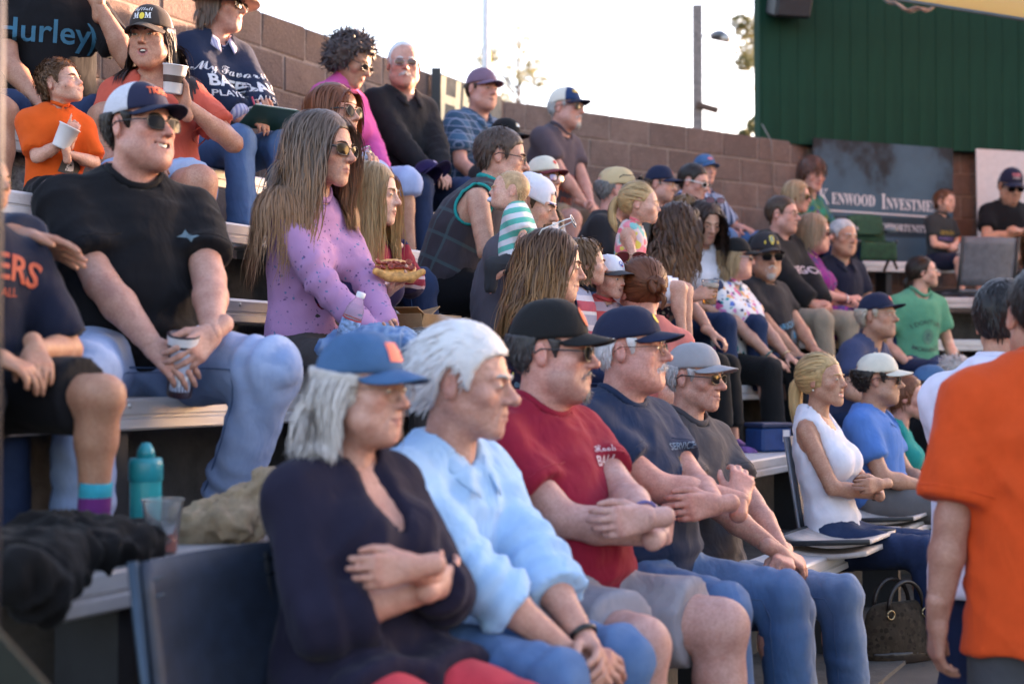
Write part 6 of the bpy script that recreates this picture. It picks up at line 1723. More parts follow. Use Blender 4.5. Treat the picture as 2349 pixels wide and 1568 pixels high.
PEOPLE['B'] = P('woman with long wavy brown hair looking down, beer cup in her hand', 3, 1556, 522, dd=-0.15, hpx=100, S=0.96, sex='f', yaw=70, hy=92, hp=-22, lean=14, skin=FAIR, face=dict(flush=0.6),
    hair=dict(style='long', col=(0.058,0.027,0.015), tip=(0.13,0.062,0.030), len=0.46, n=1700, w=0.006, vol=0.045, wave=0.012, wfreq=14, part=0.0, grav=(-0.05,-0.1,-1)), top=dict(name='dress', mat=floral('black_ditsy', (0.016,0.010,0.020), [(0.42,0.16,0.16),(0.30,0.06,0.08),(0.45,0.40,0.30),(0.016,0.010,0.020)], 60, 0.42), sleeve='none'), bottom=dict(name='leggings', mat=cloth('black_legging',(0.008,0.008,0.009), fold=0.2), len='capri', cut=0.8, ease=0.004, fold=0.2),
    arms=((('px',1588,682,7.35),(0.6,-0.2,-0.8),(0.1,0.9,0.25),(-0.9,0.1,-0.1),0.45,0.2), (('px',1655,800,7.4),(0.8,-0.4,-0.2),(-0.1,0.85,-0.5),(0,-0.5,-0.85),0.55,0.3)), legs=dict(sp=(8,14), th=0.46), shoes=dict(mat=plain('purple_shoe',(0.16,0.06,0.22),0.7,var=0.3)))
PEOPLE['WT'] = P('brunette in loose white top with long curly locks behind the beer drinker', 4, 1618, 512, dw=0.35, hpx=92, S=0.95, sex='f', yaw=40, hy=20, hp=-20, lean=10, skin=FAIR,
    hair=dict(style='long', col=(0.045,0.024,0.016), len=0.46, n=1300, w=0.007, vol=0.03, wave=0.014, wfreq=20, part=0.0), glasses=sung(up=0.11, tilt=0.5, lmat=LBRN), top=dict(mat=WHITE, sleeve='short', ease=0.02, fold=1.5), bottom=dict(mat=JEAND), seat='free', TL=0.5)
PEOPLE['FW'] = P('woman in black cap and bright floral blouse, black trousers, hands on her knees', 3, 1688, 594, dd=0.05, hpx=88, S=0.97, sex='f', yaw=50, hy=86, hp=0, lean=6, fat=0.75, skin=PINK, face=dict(flush=0.7, age=0.6),
    hair=dict(style='bob', col=(0.30,0.19,0.095), len=0.115, n=900, vol=0.02, capz=0.06), cap=dict(mat=CBLACK), glasses=sung(lmat=LDARK, fmat=FSILV, lh=.015), top=dict(name='blouse', mat=floral('bright_floral', (0.60,0.58,0.60), [(0.55,0.08,0.22),(0.02,0.24,0.26),(0.03,0.03,0.09),(0.62,0.30,0.10),(0.10,0.16,0.45),(0.60,0.58,0.60),(0.55,0.20,0.40)], 30, 0.55, 1.8), ease=0.018, hem=-0.04), bottom=dict(mat=cloth('black_pants',(0.010,0.010,0.011), fold=0.4)),
    arms=(((0.05,0.42,0.03),(0.9,-0.3,-0.3),(-0.25,0.8,-0.5),(0,-0.5,-0.9),0.2,0.1), ((0.13,0.44,0.03),(0.9,-0.3,-0.3),(-0.2,0.85,-0.45),(0,-0.5,-0.9),0.25,0.1)), legs=dict(sp=(8,14)), armcol=(0.46,0.26,0.19), shoes=dict(mat=plain('dark_shoe2',(0.02,0.02,0.03),0.6)))
PEOPLE['GC'] = P('man with grey goatee in black cap with shield badge and black shirt', 3, 1756, 590, dd=0.15, hpx=98, yaw=45, hy=14, hp=-4, lean=-4, fat=0.7, skin=TAN, face=dict(age=0.8), hair=dict(style='short', col=SALT, capz=0.05), facial=[('goatee',(0.50,0.48,0.46))], glasses=sung(lh=.019),
    cap=dict(mat=cloth('cap_charcoal',(0.030,0.027,0.030)), high=1.12, emb=[('patch', np.array([(-.018,.020),(0,.024),(.018,.020),(.017,.0),(.010,-.014),(0,-.022),(-.010,-.014),(-.017,.0)]), YEL, 0, 0.004),('patch', np.array([(-.014,.016),(0,.019),(.014,.016),(.013,.0),(.008,-.010),(0,-.017),(-.008,-.010),(-.013,.0)])*0.99, INK('shieldteal',(0.02,0.16,0.22)), 0, 0.0045),('patch', oval(0.005,0.008), YEL, 0.045, -0.006),('patch', oval(0.005,0.008), YEL, -0.045, -0.006)]),
    top=dict(mat=BLACKTEE, ease=0.02, print=[('text','BRIGVIEW',0.055,INK('skyblue',(0.05,0.20,0.34)),-0.02,0.27,dict(bold=.01, rot=0.25)),('patch', oval(0.05,0.045), INK('smoke',(0.07,0.09,0.11)), -0.03, 0.19),('patch', oval(0.016,0.02), INK('skyblue2',(0.03,0.25,0.42)), -0.03, 0.20)]), bottom=dict(mat=JEAND), arms=('lap',((0.04,0.36,0.08),(0.8,-0.3,-0.4),(-0.3,0.9,-0.35),(0,-0.3,-1),(0.1,0.6,0.7,0.7),0.3)), legs=dict(sp=(16,12)))
PEOPLE['GT'] = P('man with dark ponytail and glasses in green printed t-shirt, arms braced beside him', 3, 2118, 626, hpx=72, yaw=22, hy=78, hp=6, lean=4, skin=FAIR, face=dict(stubble=0.25, nose=1.1), hair=dict(style='pony', col=DBRN, tie=(0,-0.11,-0.02), line='m', n=900, extra=[dict(path=[(0,-.11,-.02),(0,-.14,-.06),(0.0,-.13,-.14)], rad=[.014,.024,.012], n=160)]), glasses=specs(),
    top=dict(mat=cloth('mint_tee', (0.075,0.25,0.155)), ease=0.018, print=[('text','I DON\'T LIKE',0.045,INK('darkgreen',(0.02,0.05,0.045)),-0.0,0.335,dict(bold=.01, arc=0.22)),('patch', oval(0.045,0.055), INK('midgreen',(0.05,0.16,0.11)), 0, 0.235),('patch', oval(0.020,0.030), INK('darkgreen2',(0.025,0.08,0.075)), 0, 0.235),('text','MORNINGS',0.045,INK('darkgreen',(0.02,0.05,0.045)),-0.0,0.14,dict(bold=.01, arc=-0.3))]), bottom=dict(mat=JEAND), arms=(((0.16,0.16,0.02),(0.6,-0.9,0.0),(0.1,0.5,-0.85),(0,-0.8,-0.5),0.3,0.2), ((0.24,0.16,0.0),(0.6,-0.9,0.0),(0.1,0.5,-0.85),(0,-0.8,-0.5),0.3,0.2)), legs=dict(sp=(12,12)), armcol=FAIR)

# ---------------- fourth row
PEOPLE['R4a'] = P('auburn haired woman in round sunglasses drinking from a clear cup', 4, 768, 266, hpx=136, S=0.96, sex='f', yaw=58, hy=60, hp=4, skin=FAIR, hair=dict(style='bob', col=RUST, len=0.19, n=1200, vol=0.018, line='fringe', part=0.03), glasses=sung(lw=.023, lh=.021, sq=2.0, wrap=.35, arm=.003),
    top=dict(mat=cloth('salmon_tee', (0.48,0.13,0.09))), bottom=dict(mat=JEAND), arms=(((-0.02,0.24,0.42),(0.9,-0.1,-0.7),(-0.2,0.35,0.9),(-0.3,-0.9,0.3),0.5,0.4), 'lap'))
PEOPLE['R4b'] = P('man with brown hair and glasses in charcoal tank top with teal trim', 4, 1152, 364, dw=0.3, hpx=128, yaw=88, hy=88, hp=-8, lean=26, hunch=0.05, fat=0.3, skin=FAIR, face=dict(flush=0.6), hair=dict(style='short', col=(0.075,0.048,0.036), th=0.016, len=0.04, n=1500), glasses=specs(fmat=FDARK, frame=.0016, arm=.002),
    top=dict(name='tank_top', mat=plaid('charcoal_plaid', (0.050,0.044,0.055), (0.055,0.085,0.095), 9, 0.75), sleeve='none', neck='crew', trim=cloth('teal_trim',(0.01,0.26,0.25)), ease=0.016, arx=0.030), bottom=dict(name='shorts', mat=BLK), arms=('knee','knee'), armcol=(0.52,0.31,0.22))
PEOPLE['R4c'] = P('smiling woman in white cap and violet mirrored sunglasses, long brown hair', 4, 1248, 412, hpx=96, S=0.95, sex='f', yaw=50, hy=48, hp=0, skin=FAIR, face=dict(smile=0.7, flush=0.8), hair=dict(style='long', col=(0.10,0.055,0.030), tip=(0.2,0.11,0.05), len=0.36, n=1000, vol=0.02, wave=0.006, capz=0.06), cap=dict(mat=CREAM, bmat=cloth('maroon_visor',(0.16,0.03,0.035)), emb=[('patch', oval(0.016,0.012), RED, 0, 0.006)]), glasses=sung(lmat=LPURP, lw=.028, lh=.018),
    top=dict(mat=cloth('white_knit',(0.60,0.55,0.54)), sleeve='long'), bottom=dict(mat=JEAND))
PEOPLE['R4d'] = P('man in black polo and tan cap with sunglasses perched on the visor', 4, 1416, 442, dw=0.15, hpx=106, yaw=80, hy=96, hp=-6, lean=10, fat=0.5, skin=PINK, face=dict(stubble=0.3), hair=dict(style='short', col=SALT, capz=0.05, th=0.009), cap=dict(mat=TANCAP, strap=TANCAP, high=0.98), glasses=sung(up=0.072, tilt=0.15, y=0.018, lw=.027),
    top=dict(mat=BLACKTEE, collar=True, neck='v', vd=0.06, ease=0.018), bottom=dict(mat=JEAND), arms=('lap','lap'))
PEOPLE['R4e'] = P('man in navy cap with orange emblem and thin glasses behind the toddler', 4, 1515, 426, hpx=78, yaw=60, hy=66, hp=-4, fat=0.3, skin=PINK, face=dict(stubble=0.3), hair=dict(style='short', col=BROWN, capz=0.05), cap=dict(mat=CNAVY, high=1.1, emb=[('patch', oval(0.010,0.016), ORG, 0.012, 0.004)]), glasses=specs(), top=dict(mat=cloth('olive_tee',(0.10,0.09,0.08))), bottom=dict(mat=JEAND))
PEOPLE['R4f'] = P('child with light brown fringe behind the navy cap', 4, 1574, 486, dw=0.2, hpx=72, child=True, S=0.7, sex='f', yaw=60, hy=60, hp=-10, skin=KID, hair=dict(style='kid', col=(0.20,0.11,0.05), line='fringe', len=0.08, n=900), top=dict(mat=cloth('grey_stripe_tee',(0.22,0.24,0.25))), bottom=dict(mat=JEAND), seat='free')
PEOPLE['R4g'] = P('young man with glasses in black hooded sweatshirt and khaki trousers', 4, 1796, 494, hpx=84, yaw=45, hy=56, hp=-2, lean=-4, fat=0.45, skin=PINK, face=dict(flush=0.6, stubble=0.2), hair=dict(style='short', col=BROWN, th=0.014), glasses=specs(fmat=FDARK), top=dict(name='hoodie', mat=cloth('black_fleece',(0.014,0.013,0.014)), hood=True, sleeve='long', ease=0.024, loose=0.022, hem=-0.05, print=[('text','OREGON',0.075,PKW,-0.03,0.34,dict(bold=.015, arc=0.5))]), bottom=dict(mat=cloth('khaki',(0.26,0.21,0.155), fold=0.5)), arms=('clasp','clasp'), legs=dict(sp=(10,8)))
PEOPLE['R4h'] = P('woman in magenta and navy patterned dress with a paper bag on her lap', 4, 1868, 536, hpx=86, S=0.96, sex='f', yaw=58, hy=74, hp=-2, fat=0.5, skin=PINK, hair=dict(style='bob', col=(0.24,0.155,0.095), len=0.20, n=800, vol=0.02), glasses=sung(lh=.014), top=dict(name='dress', mat=floral('magenta_print', (0.20,0.018,0.17), [(0.04,0.03,0.12),(0.20,0.018,0.17),(0.06,0.04,0.16)], 22, 0.6, 1.6), sleeve='short', slen=0.75, ease=0.02, skirt=0.9), bottom=dict(mat=JEAND),
    arms=(((0.0,0.34,0.17),(0.9,-0.3,-0.4),(-0.6,0.75,0.1),(-0.2,-0.6,-0.8),0.5,0.3), ((0.02,0.36,0.15),(0.9,-0.3,-0.4),(-0.7,0.6,-0.1),(-0.2,-0.6,-0.8),0.5,0.3)))
PEOPLE['R4i'] = P('grey haired man in navy polo squinting next to the magenta dress', 4, 1934, 546, hpx=82, yaw=30, hy=26, hp=-3, fat=0.4, skin=TAN, face=dict(age=1.1, flush=1.0, lid=0.9), hair=dict(style='short', col=SILV, th=0.012), top=dict(mat=NAVY, collar=True, neck='v', vd=.08), bottom=dict(mat=JEAND))

# ---------------- fifth row
PEOPLE['mom'] = P('woman in dark cap with pale lettering and coral t-shirt, mouth open, paper cup raised', 5, 346, 88, hpx=134, S=0.98, sex='f', yaw=12, hy=-8, hp=-4, lean=4, fat=0.55, skin=(0.45,0.25,0.18), face=dict(open=0.9, flush=0.5), eyes=(0.05,0.03,0.02), gaze=(0.0,0.0),
    hair=dict(style='long', col=(0.020,0.011,0.009), len=0.34, n=1500, w=0.006, vol=0.018, capz=0.06, part=0.0), cap=dict(mat=TRUCKG, bmat=cloth('brown_visor',(0.045,0.038,0.036)), tilt=2, drop=0.30, curve=5.0, emb=[('text','Softball',0.026,WHI,0,0.022,dict(face='script')),('text','M',0.030,WHI,-0.028,-0.006,dict(face='serif', bold=.02)),('text','M',0.030,WHI,0.028,-0.006,dict(face='serif', bold=.02)),('patch', oval(0.0125,0.0125), YEL, 0, -0.006)]),
    top=dict(mat=cloth('coral_jersey',(0.46,0.085,0.055)), neck='scoop', vd=0.06, ease=0.012, hem=-0.05, print=[('text','TIGERS',0.062,NVY,0.0,0.30,dict(bold=.015, arc=0.5))]), bottom=dict(name='shorts', mat=JEANL, len='short', cut=0.55),
    arms=('lap', ((0.13,0.25,0.315),(0.8,-0.1,-0.7),(-0.1,0.1,1.0),(-0.9,0.3,0.0),0.5,0.3)), legs=dict(sp=(6,14)))
PEOPLE['ob'] = P('small boy in orange t-shirt looking up with a hand at his mouth', 5, 142, 197, dd=-0.1, hpx=112, child=True, S=0.54, yaw=35, hy=72, hp=14, skin=KID, face=dict(flush=1.2, cheek=1.0), eyes=(0.05,0.04,0.03), gaze=(0.2,0.3), hair=dict(style='kid', col=(0.115,0.058,0.028), line='m', th=0.012, len=0.04, n=1600, w=0.0032, sweep=(0,0.1,0)),
    top=dict(mat=cloth('orange_tee',(0.62,0.085,0.008)), ease=0.02, slen=0.85, print=[('patch', np.array([(-.045,-.035),(-.02,-.04),(.03,-.04),(.045,-.02),(.03,.02),(.012,.045),(-.008,.03),(-.03,.005)]), INK('printdark',(0.05,0.035,0.03)), -0.03, 0.12),('patch', np.array([(-.02,-.03),(0,-.032),(.012,-.03),(.016,-.01),(.01,.015),(.002,.025),(-.006,.012),(-.012,-.01)]), INK('printpale',(0.55,0.45,0.42)), -0.03, 0.12)]), bottom=dict(name='shorts', mat=BLK, len='short'),
    arms=(((-0.045,0.20,0.36),(0.9,-0.2,-0.6),(-0.1,0.3,0.9),(-0.4,-0.8,0.2),(0.2,0.9,1.0,1.0),0.4), ((0.0,0.24,0.26),(0.9,-0.2,-0.6),(-0.2,0.3,0.9),(-0.5,-0.7,0.2),0.6,0.4)), seat='free', TL=0.30)
PEOPLE['R5c'] = P('man in black cap with a pale square patch, face half hidden', 5, 1160, 322, hpx=86, yaw=60, hy=62, hp=-6, skin=TAN, hair=dict(style='short', col=BROWN, capz=0.05), cap=dict(mat=CBLACK, high=1.08, emb=[('patch', rect(0.026,0.010), INK('patchpale',(0.40,0.48,0.55)), 0, 0.008),('patch', rect(0.007,0.006,-0.016,0.0), INK('patchgold',(0.6,0.42,0.12)), 0, 0.010)]), top=dict(mat=BLACKTEE), bottom=dict(mat=JEAND))
PEOPLE['R5d'] = P('dark haired man in white framed sunglasses and grey striped shirt', 5, 1592, 420, hpx=80, yaw=55, hy=58, hp=-14, fat=0.2, skin=PINK, hair=dict(style='short', col=DBRN, th=0.016, n=700), glasses=sung(fmat=FWHITE, arm=.0035, lh=.016), top=dict(mat=stripes('grey_stripes', [(0.5,(0.26,0.27,0.29)),(0.5,(0.12,0.13,0.14))], 40, 0), collar=True, neck='v', vd=.08), bottom=dict(mat=JEAND))
PEOPLE['R5e'] = P('blonde woman in black sunglasses and cream top below the green blouse', 5, 1828, 452, hpx=70, S=0.95, sex='f', yaw=45, hy=58, hp=-6, skin=PINK, face=dict(smile=0.4), hair=dict(style='bob', col=(0.30,0.19,0.10), len=0.18, n=700), glasses=sung(lw=.029, lh=.02), top=dict(mat=cloth('cream_top',(0.55,0.44,0.36)), sleeve='short', neck='v'), bottom=dict(mat=JEAND))

# ---------------- top row
PEOPLE['HU'] = P('man in black t-shirt with blue script print, forearm raised, head above the picture', 6, 122, -112, hpx=150, yaw=20, hy=40, fat=0.3, skin=TAN, hair=dict(style='short', col=DBRN), TL=0.57, seat='free',
    top=dict(mat=BLK, slen=0.72, print=[('text','Hurley',0.135,TEAL,0.03,0.375,dict(bold=.012, shear=0.05)),('text',')',0.14,TEAL,-0.165,0.375,{})]), bottom=dict(name='shorts', mat=JEAND, len='short', cut=0.85), arms=(((0.05,0.30,0.06),(0.9,-0.3,-0.4),(-0.4,0.8,-0.4),(0,-0.3,-1),0.4,0.3), (('px',225,10,5.75),(0.55,0.15,-1),(-0.1,0.15,1.0),(-0.6,0.6,0),0.6,0.4)), legs=dict(sp=(14,16)), armcol=(0.40,0.22,0.15))
PEOPLE['hat'] = P('woman in pale sun hat and navy slogan sweatshirt writing in a green notebook', 6, 512, 14, hpx=118, S=0.97, sex='f', yaw=42, hy=74, hp=-4, lean=2, fat=0.2, skin=OLD, face=dict(age=1, smile=0.5, nose=1.1), hair=dict(style='bob', col=(0.13,0.095,0.075), len=0.10, n=700, capz=0.05), glasses=sung(lh=.017),
    top=[dict(name='shirt', mat=stripes('fine_blue_stripe', [(0.5,(0.48,0.46,0.56)),(0.5,(0.26,0.26,0.42))], 70, 0), collar=True, neck='v', vd=0.10, sleeve='long', ease=0.010, loose=0.004), dict(name='sweatshirt', mat=cloth('navy_fleece',(0.014,0.022,0.050)), sleeve='34', slen=0.75, neck='v', vd=0.12, ease=0.020, loose=0.014, hem=-0.04, fold=0.5, print=[('text','My Favorite',0.070,WHI,0.0,0.375,dict(face='script', rot=-0.06)),('text','BASEBALL',0.078,WHI,-0.01,0.300,dict(bold=.03, rot=-0.06)),('text','PLAYER CALLS ME',0.042,WHI,-0.01,0.238,dict(bold=.01, rot=-0.06)),('text','MOM',0.06,WHI,-0.01,0.175,dict(bold=.02))])], bottom=dict(mat=JEAN), arms=(((0.04,0.38,0.11),(0.9,-0.3,-0.4),(-0.45,0.8,-0.2),(-0.2,-0.3,-0.9),0.6,0.5), ((0.05,0.43,0.11),(0.9,-0.3,-0.4),(-0.6,0.7,0.1),(-0.4,0,0.9),0.5,0.4)), legs=dict(sp=(4,4), kp=(2,2)), shoes=dict(mat=plain('white_shoe',(0.5,0.48,0.48),0.6)))
PEOPLE['curl'] = P('woman with dark curly hair in pink roll neck and pale blue capris, head bowed', 6, 806, 142, hpx=112, S=0.96, sex='f', yaw=55, hy=72, hp=-24, lean=8, skin=TAN, face=dict(age=0.7), hair=dict(style='curly', col=(0.060,0.042,0.040), n=1700, th=0.032, len=0.06, var=0.5), glasses=sung(lh=.015), top=dict(mat=cloth('pink_fleece',(0.55,0.09,0.30)), turtle=True, sleeve='long', ease=0.018), bottom=dict(name='capris', mat=cloth('pale_blue_cotton',(0.30,0.36,0.56)), len='capri', cut=0.18, ease=0.02), arms=('clasp','clasp'), legs=dict(sp=(6,8)))
PEOPLE['old'] = P('white haired man with moustache and glasses in black long sleeved polo', 6, 926, 150, hpx=106, yaw=40, hy=10, hp=-3, lean=4, fat=0.45, skin=OLD, face=dict(age=1.2, flush=1.1), hair=dict(style='bald', col=WHT_H, var=0.15), facial=[('moustache',(0.66,0.64,0.62))], glasses=specs(lmat=plain('lens_tint',(0.10,0.04,0.035),0.1,var=0), clear=True, fmat=FSILV),
    top=dict(mat=cloth('black_polo',(0.013,0.013,0.016), fold=0.5), sleeve='long', collar=True, neck='v', vd=0.12, ease=0.02), bottom=dict(mat=JEAND), arms=(((0.02,0.36,0.05),(0.9,-0.3,-0.4),(-0.5,0.8,-0.3),(0,-0.3,-1),0.35,0.2), ((0.06,0.36,0.05),(0.9,-0.3,-0.4),(-0.4,0.8,-0.35),(0,-0.3,-1),0.4,0.2)))
PEOPLE['plaid'] = P('man in dusty mauve cap and blue plaid shirt', 6, 1106, 208, hpx=92, yaw=50, hy=42, hp=-2, lean=6, fat=0.5, skin=PINK, face=dict(flush=0.9), hair=dict(style='short', col=BROWN, capz=0.05), cap=dict(mat=cloth('mauve_twill',(0.17,0.105,0.155))), eyes=(0.08,0.07,0.06), top=dict(mat=plaid('blue_plaid',(0.055,0.115,0.20),(0.22,0.25,0.36), 22, 0.45), collar=True, neck='v', vd=0.08, ease=0.02, slen=0.75), bottom=dict(mat=JEAND), arms=('thigh','thigh'))
PEOPLE['goat'] = P('man with grey goatee, striped white cap and wraparound sunglasses, leaning on his knees', 6, 1298, 250, dw=0.1, hpx=90, yaw=55, hy=62, hp=0, lean=16, fat=0.6, skin=PINK, face=dict(flush=0.9, smile=0.3), hair=dict(style='short', col=SILV, capz=0.05, th=0.007), facial=[('goatee',(0.50,0.47,0.44))], glasses=sung(wrap=.75, lh=.016),
    cap=dict(mat=twotone('cream_navy_gold', (0.02,0.04,0.11), (0.58,0.52,0.46), 0.045, False), bmat=CNAVY, emb=[('patch', rect(0.05,0.009), INK('goldstripe',(0.62,0.38,0.05)), 0, 0.012)]), top=dict(mat=cloth('plum_grey_tee',(0.085,0.062,0.075)), ease=0.02, print=[('text','TIGERS',0.06,INK('rustprint',(0.40,0.07,0.03)),0.0,0.36,dict(bold=.01, rot=-0.1)),('text','Giants',0.10,INK('rustprint',(0.40,0.07,0.03)),0.0,0.285,dict(face='script', bold=.01, rot=-0.1)),('text','PRIDE',0.06,INK('rustprint',(0.40,0.07,0.03)),0.0,0.20,dict(bold=.01))]), bottom=dict(name='shorts', mat=cloth('khaki_short',(0.22,0.15,0.10)), len='short'), arms=(((0.01,0.42,0.07),(0.9,-0.2,-0.5),(-0.6,0.7,-0.35),(-0.3,-0.3,-0.9),0.5,0.4), ((0.02,0.43,0.09),(0.9,-0.2,-0.5),(-0.6,0.7,-0.3),(-0.5,-0.3,-0.8),0.5,0.4)), legs=dict(sp=(16,20)))
PEOPLE['stripe'] = P('grey haired man in blue cap and blue striped shirt against the wall', 6, 1617, 392, hpx=68, yaw=40, hy=24, hp=0, fat=0.1, skin=PINK, face=dict(age=1), hair=dict(style='short', col=SILV, capz=0.05), cap=dict(mat=CDENIM, emb=[('patch', oval(0.03,0.010), INK('pinkpatch',(0.5,0.16,0.2)), 0, 0.004)]), top=dict(mat=stripes('blue_white_stripe', [(0.55,(0.33,0.38,0.52)),(0.45,(0.03,0.05,0.11))], 24, 0, 0.008), collar=True, neck='v', vd=.07, slen=0.75), bottom=dict(mat=JEAN), arms=('lap','thigh'))
PEOPLE['green'] = P('woman with short brown hair in green and blue patterned blouse leaning down', 6, 1864, 402, hpx=74, S=0.97, sex='f', yaw=40, hy=22, hp=-10, lean=10, skin=PINK, face=dict(smile=0.7, flush=0.8), hair=dict(style='pix', col=(0.085,0.036,0.022), th=0.028, n=900), top=dict(name='blouse', mat=floral('green_print', (0.035,0.13,0.085), [(0.15,0.18,0.03),(0.02,0.08,0.16),(0.10,0.05,0.14),(0.02,0.18,0.12)], 16, 0.75, 2.0), sleeve='34', slen=0.5, neck='v', vd=0.12, ease=0.02), bottom=dict(mat=JEAND), arms=('thigh','thigh'))
PEOPLE['rboy'] = P('small boy in dark printed t-shirt holding a snack bag by the sponsor sign', 6, 2168, 464, dd=-0.05, hpx=55, child=True, S=0.72, yaw=35, hy=38, hp=-8, skin=KID, hair=dict(style='kid', col=(0.14,0.06,0.03), line='m', th=0.012, n=700), top=dict(mat=cloth('charcoal_tee2',(0.030,0.032,0.034)), print=[('text','GOLDEN',0.045,INK('goldprint',(0.35,0.23,0.03)),0.0,0.25,dict(bold=.02)),('text','WARRIORS',0.04,INK('purpleprint',(0.16,0.10,0.30)),0.0,0.20,dict(bold=.02))]), bottom=dict(name='shorts', mat=NAVY, len='short', cut=0.9), arms=(((-0.03,0.20,0.16),(0.9,-0.3,-0.4),(-0.8,0.5,-0.1),(-0.2,-0.6,-0.7),0.5,0.3), ((0.02,0.22,0.20),(0.9,-0.3,-0.4),(-0.6,0.2,-0.4),(-0.2,-0.8,-0.5),0.6,0.3)), seat='free', TL=0.40, shoes=dict(mat=plain('navy_shoe',(0.02,0.03,0.06),0.6)))
PEOPLE['rman'] = P('man in black t-shirt and navy cap bowed over his hands before the white board', 6, 2318, 428, dd=-0.1, hpx=76, yaw=8, hy=6, hp=-20, fat=0.35, skin=TAN, face=dict(stubble=0.25), hair=dict(style='short', col=DBRN, capz=0.05), cap=dict(mat=TRUCKN, bmat=CNAVY, emb=[('text','TIGERS',0.026,INK('pinkpatch',(0.5,0.16,0.2)),0,0.012,dict(bold=.03)),('text','BASEBALL',0.014,WHI,0,-0.006,{})], high=1.08), glasses=sung(), top=dict(mat=BLK, ease=0.018), bottom=dict(name='shorts', mat=cloth('khaki_short2',(0.16,0.12,0.09)), len='short'), arms=(((0.02,0.24,0.22),(0.95,-0.1,-0.4),(-0.9,0.3,0.25),(-0.2,-0.6,-0.7),0.7,0.5), ((0.02,0.24,0.23),(0.95,-0.1,-0.4),(-0.9,0.3,0.25),(-0.2,-0.6,-0.7),0.7,0.5)), seat='free', TL=0.50)
PEOPLE['redge'] = P('woman with long chestnut hair in dark top at the right edge', 4, 2375, 560, hpx=85, S=0.95, sex='f', yaw=-20, hy=-30, hp=-10, skin=FAIR, hair=dict(style='long', col=(0.13,0.06,0.028), len=0.32, n=700, vol=0.03), top=dict(mat=BLACKTEE), bottom=dict(mat=JEAND), seat='free', TL=0.5)

# ---------------- standing at the right, and an arm from the left
PEOPLE['white'] = make_person('dark haired man standing in white t-shirt, mostly hidden by the orange shirt', 2308, 742, 4.15, stand=True, yaw=128, hy=140, hp=-4, fat=0.05, skin=TAN, hair=dict(style='short', col=(0.014,0.011,0.010), th=0.014, n=1200), top=dict(mat=cloth('white_tee',(0.60,0.58,0.68)), ease=0.02, slen=0.75, hem=-0.12), bottom=dict(mat=JEAND), arms=(((0.05,0.30,0.05),(0.5,0,-1),(-0.3,0.9,0),(0,0,-1),0.3,0.2),)*2, hs=1.0)
PEOPLE['orange'] = make_person('dark haired man standing in bright orange t-shirt and grey shorts, back turned', 2392, 728, 3.55, stand=True, yaw=172, hy=172, hp=-6, lean=4, fat=0.25, TL=0.60, skin=(0.40,0.22,0.16), hair=dict(style='short', col=(0.016,0.012,0.010), th=0.012, n=1300), top=dict(mat=cloth('flame_tee',(0.56,0.062,0.010), fold=0.5), ease=0.034, loose=0.008, slen=0.85, hem=-0.082, print=[('text','20',0.085,NVY,0.0,0.47,dict(bold=.02, back=True))]), bottom=dict(name='shorts', mat=cloth('grey_short',(0.055,0.055,0.062)), len='short', ease=0.006), arms=(((0.27,-0.02,-0.12),(0.5,-1,0),(0,0.15,-1),(-1,0.2,0),0.4,0.3), ((0.30,-0.03,-0.12),(0.5,-1,0),(0,0.2,-1),(-1,0.2,0),0.45,0.3)), hs=1.02, armcol=(0.36,0.19,0.14))
PEOPLE['arm'] = make_person('person in navy sleeve reaching an open hand in from the left edge', -210, 330, 3.75, seat=SEAT[3]-0.1, yaw=35, hy=60, skin=TAN, hair=dict(style='short', col=DBRN), top=dict(mat=cloth('slate_blue_fleece',(0.030,0.038,0.065)), sleeve='long', ease=0.02, loose=0.02), bottom=dict(mat=JEAND), arms=('lap', (('px',62,548,3.45),(0.3,-0.5,-0.8),('w',0.93,-0.15,-0.30),('w',0.1,-0.6,-0.8),0.12,0.15,0.5)), legs=dict(show=True))

# ================================================================ things held, worn loose or set down
def palm(sk, i, y=0.075, z=-0.032, x=0.0):
    R, w = sk['HT'][i][0], sk['HT'][i][1]; return w + sk['S']*(R @ A(x, y, z)), R
def vessel(name, label, cat, p, axis, prof, mat, inner=None, n=24, extra=()):
    """lathe along axis from point p (base); prof outer outline; returns root"""
    root = thing(name, label, cat, p); R = frame(np.cross(axis, A(0.3,1,0.1)), axis)
    R = np.stack([nz(np.cross(A(0.2,1,0), nz(axis))), np.cross(nz(axis), nz(np.cross(A(0.2,1,0), nz(axis)))), nz(axis)], 1)
    tw = lambda part: (part[0] @ R.T + p, part[1])
    wput('wall', [tw(lathe(prof, n))], mat, root)
    for nm, pf, m in extra: wput(nm, [tw(lathe(pf, n))], m, root)
    return root, R
PAPER = plain('paper_white', (0.66,0.62,0.62), 0.7, var=0.02); PRINTB = plain('cup_print', (0.05,0.025,0.02), 0.6)
t = NT('clear_plastic'); t.color((0.9,0.9,0.9)); t.set(Roughness=0.06, IOR=1.2); t.b.inputs['Transmission Weight'].default_value = 0.92; CLEAR = t.m
t = NT('beer'); t.color((0.75,0.32,0.04)); t.set(Roughness=0.05, IOR=1.33); t.b.inputs['Transmission Weight'].default_value = 0.6; BEER = t.m
def cupprof(r0, r1, h, th=0.0018): return [(0.0001,0.001),(r0,0.001),(r0+0.002,0.006),(r1,h),(r1+0.003,h+0.001),(r1+0.003,h+0.005),(r1-th,h+0.004),(r0-th,0.006),(0.0001,0.004)]
UP = A(0,0,1)
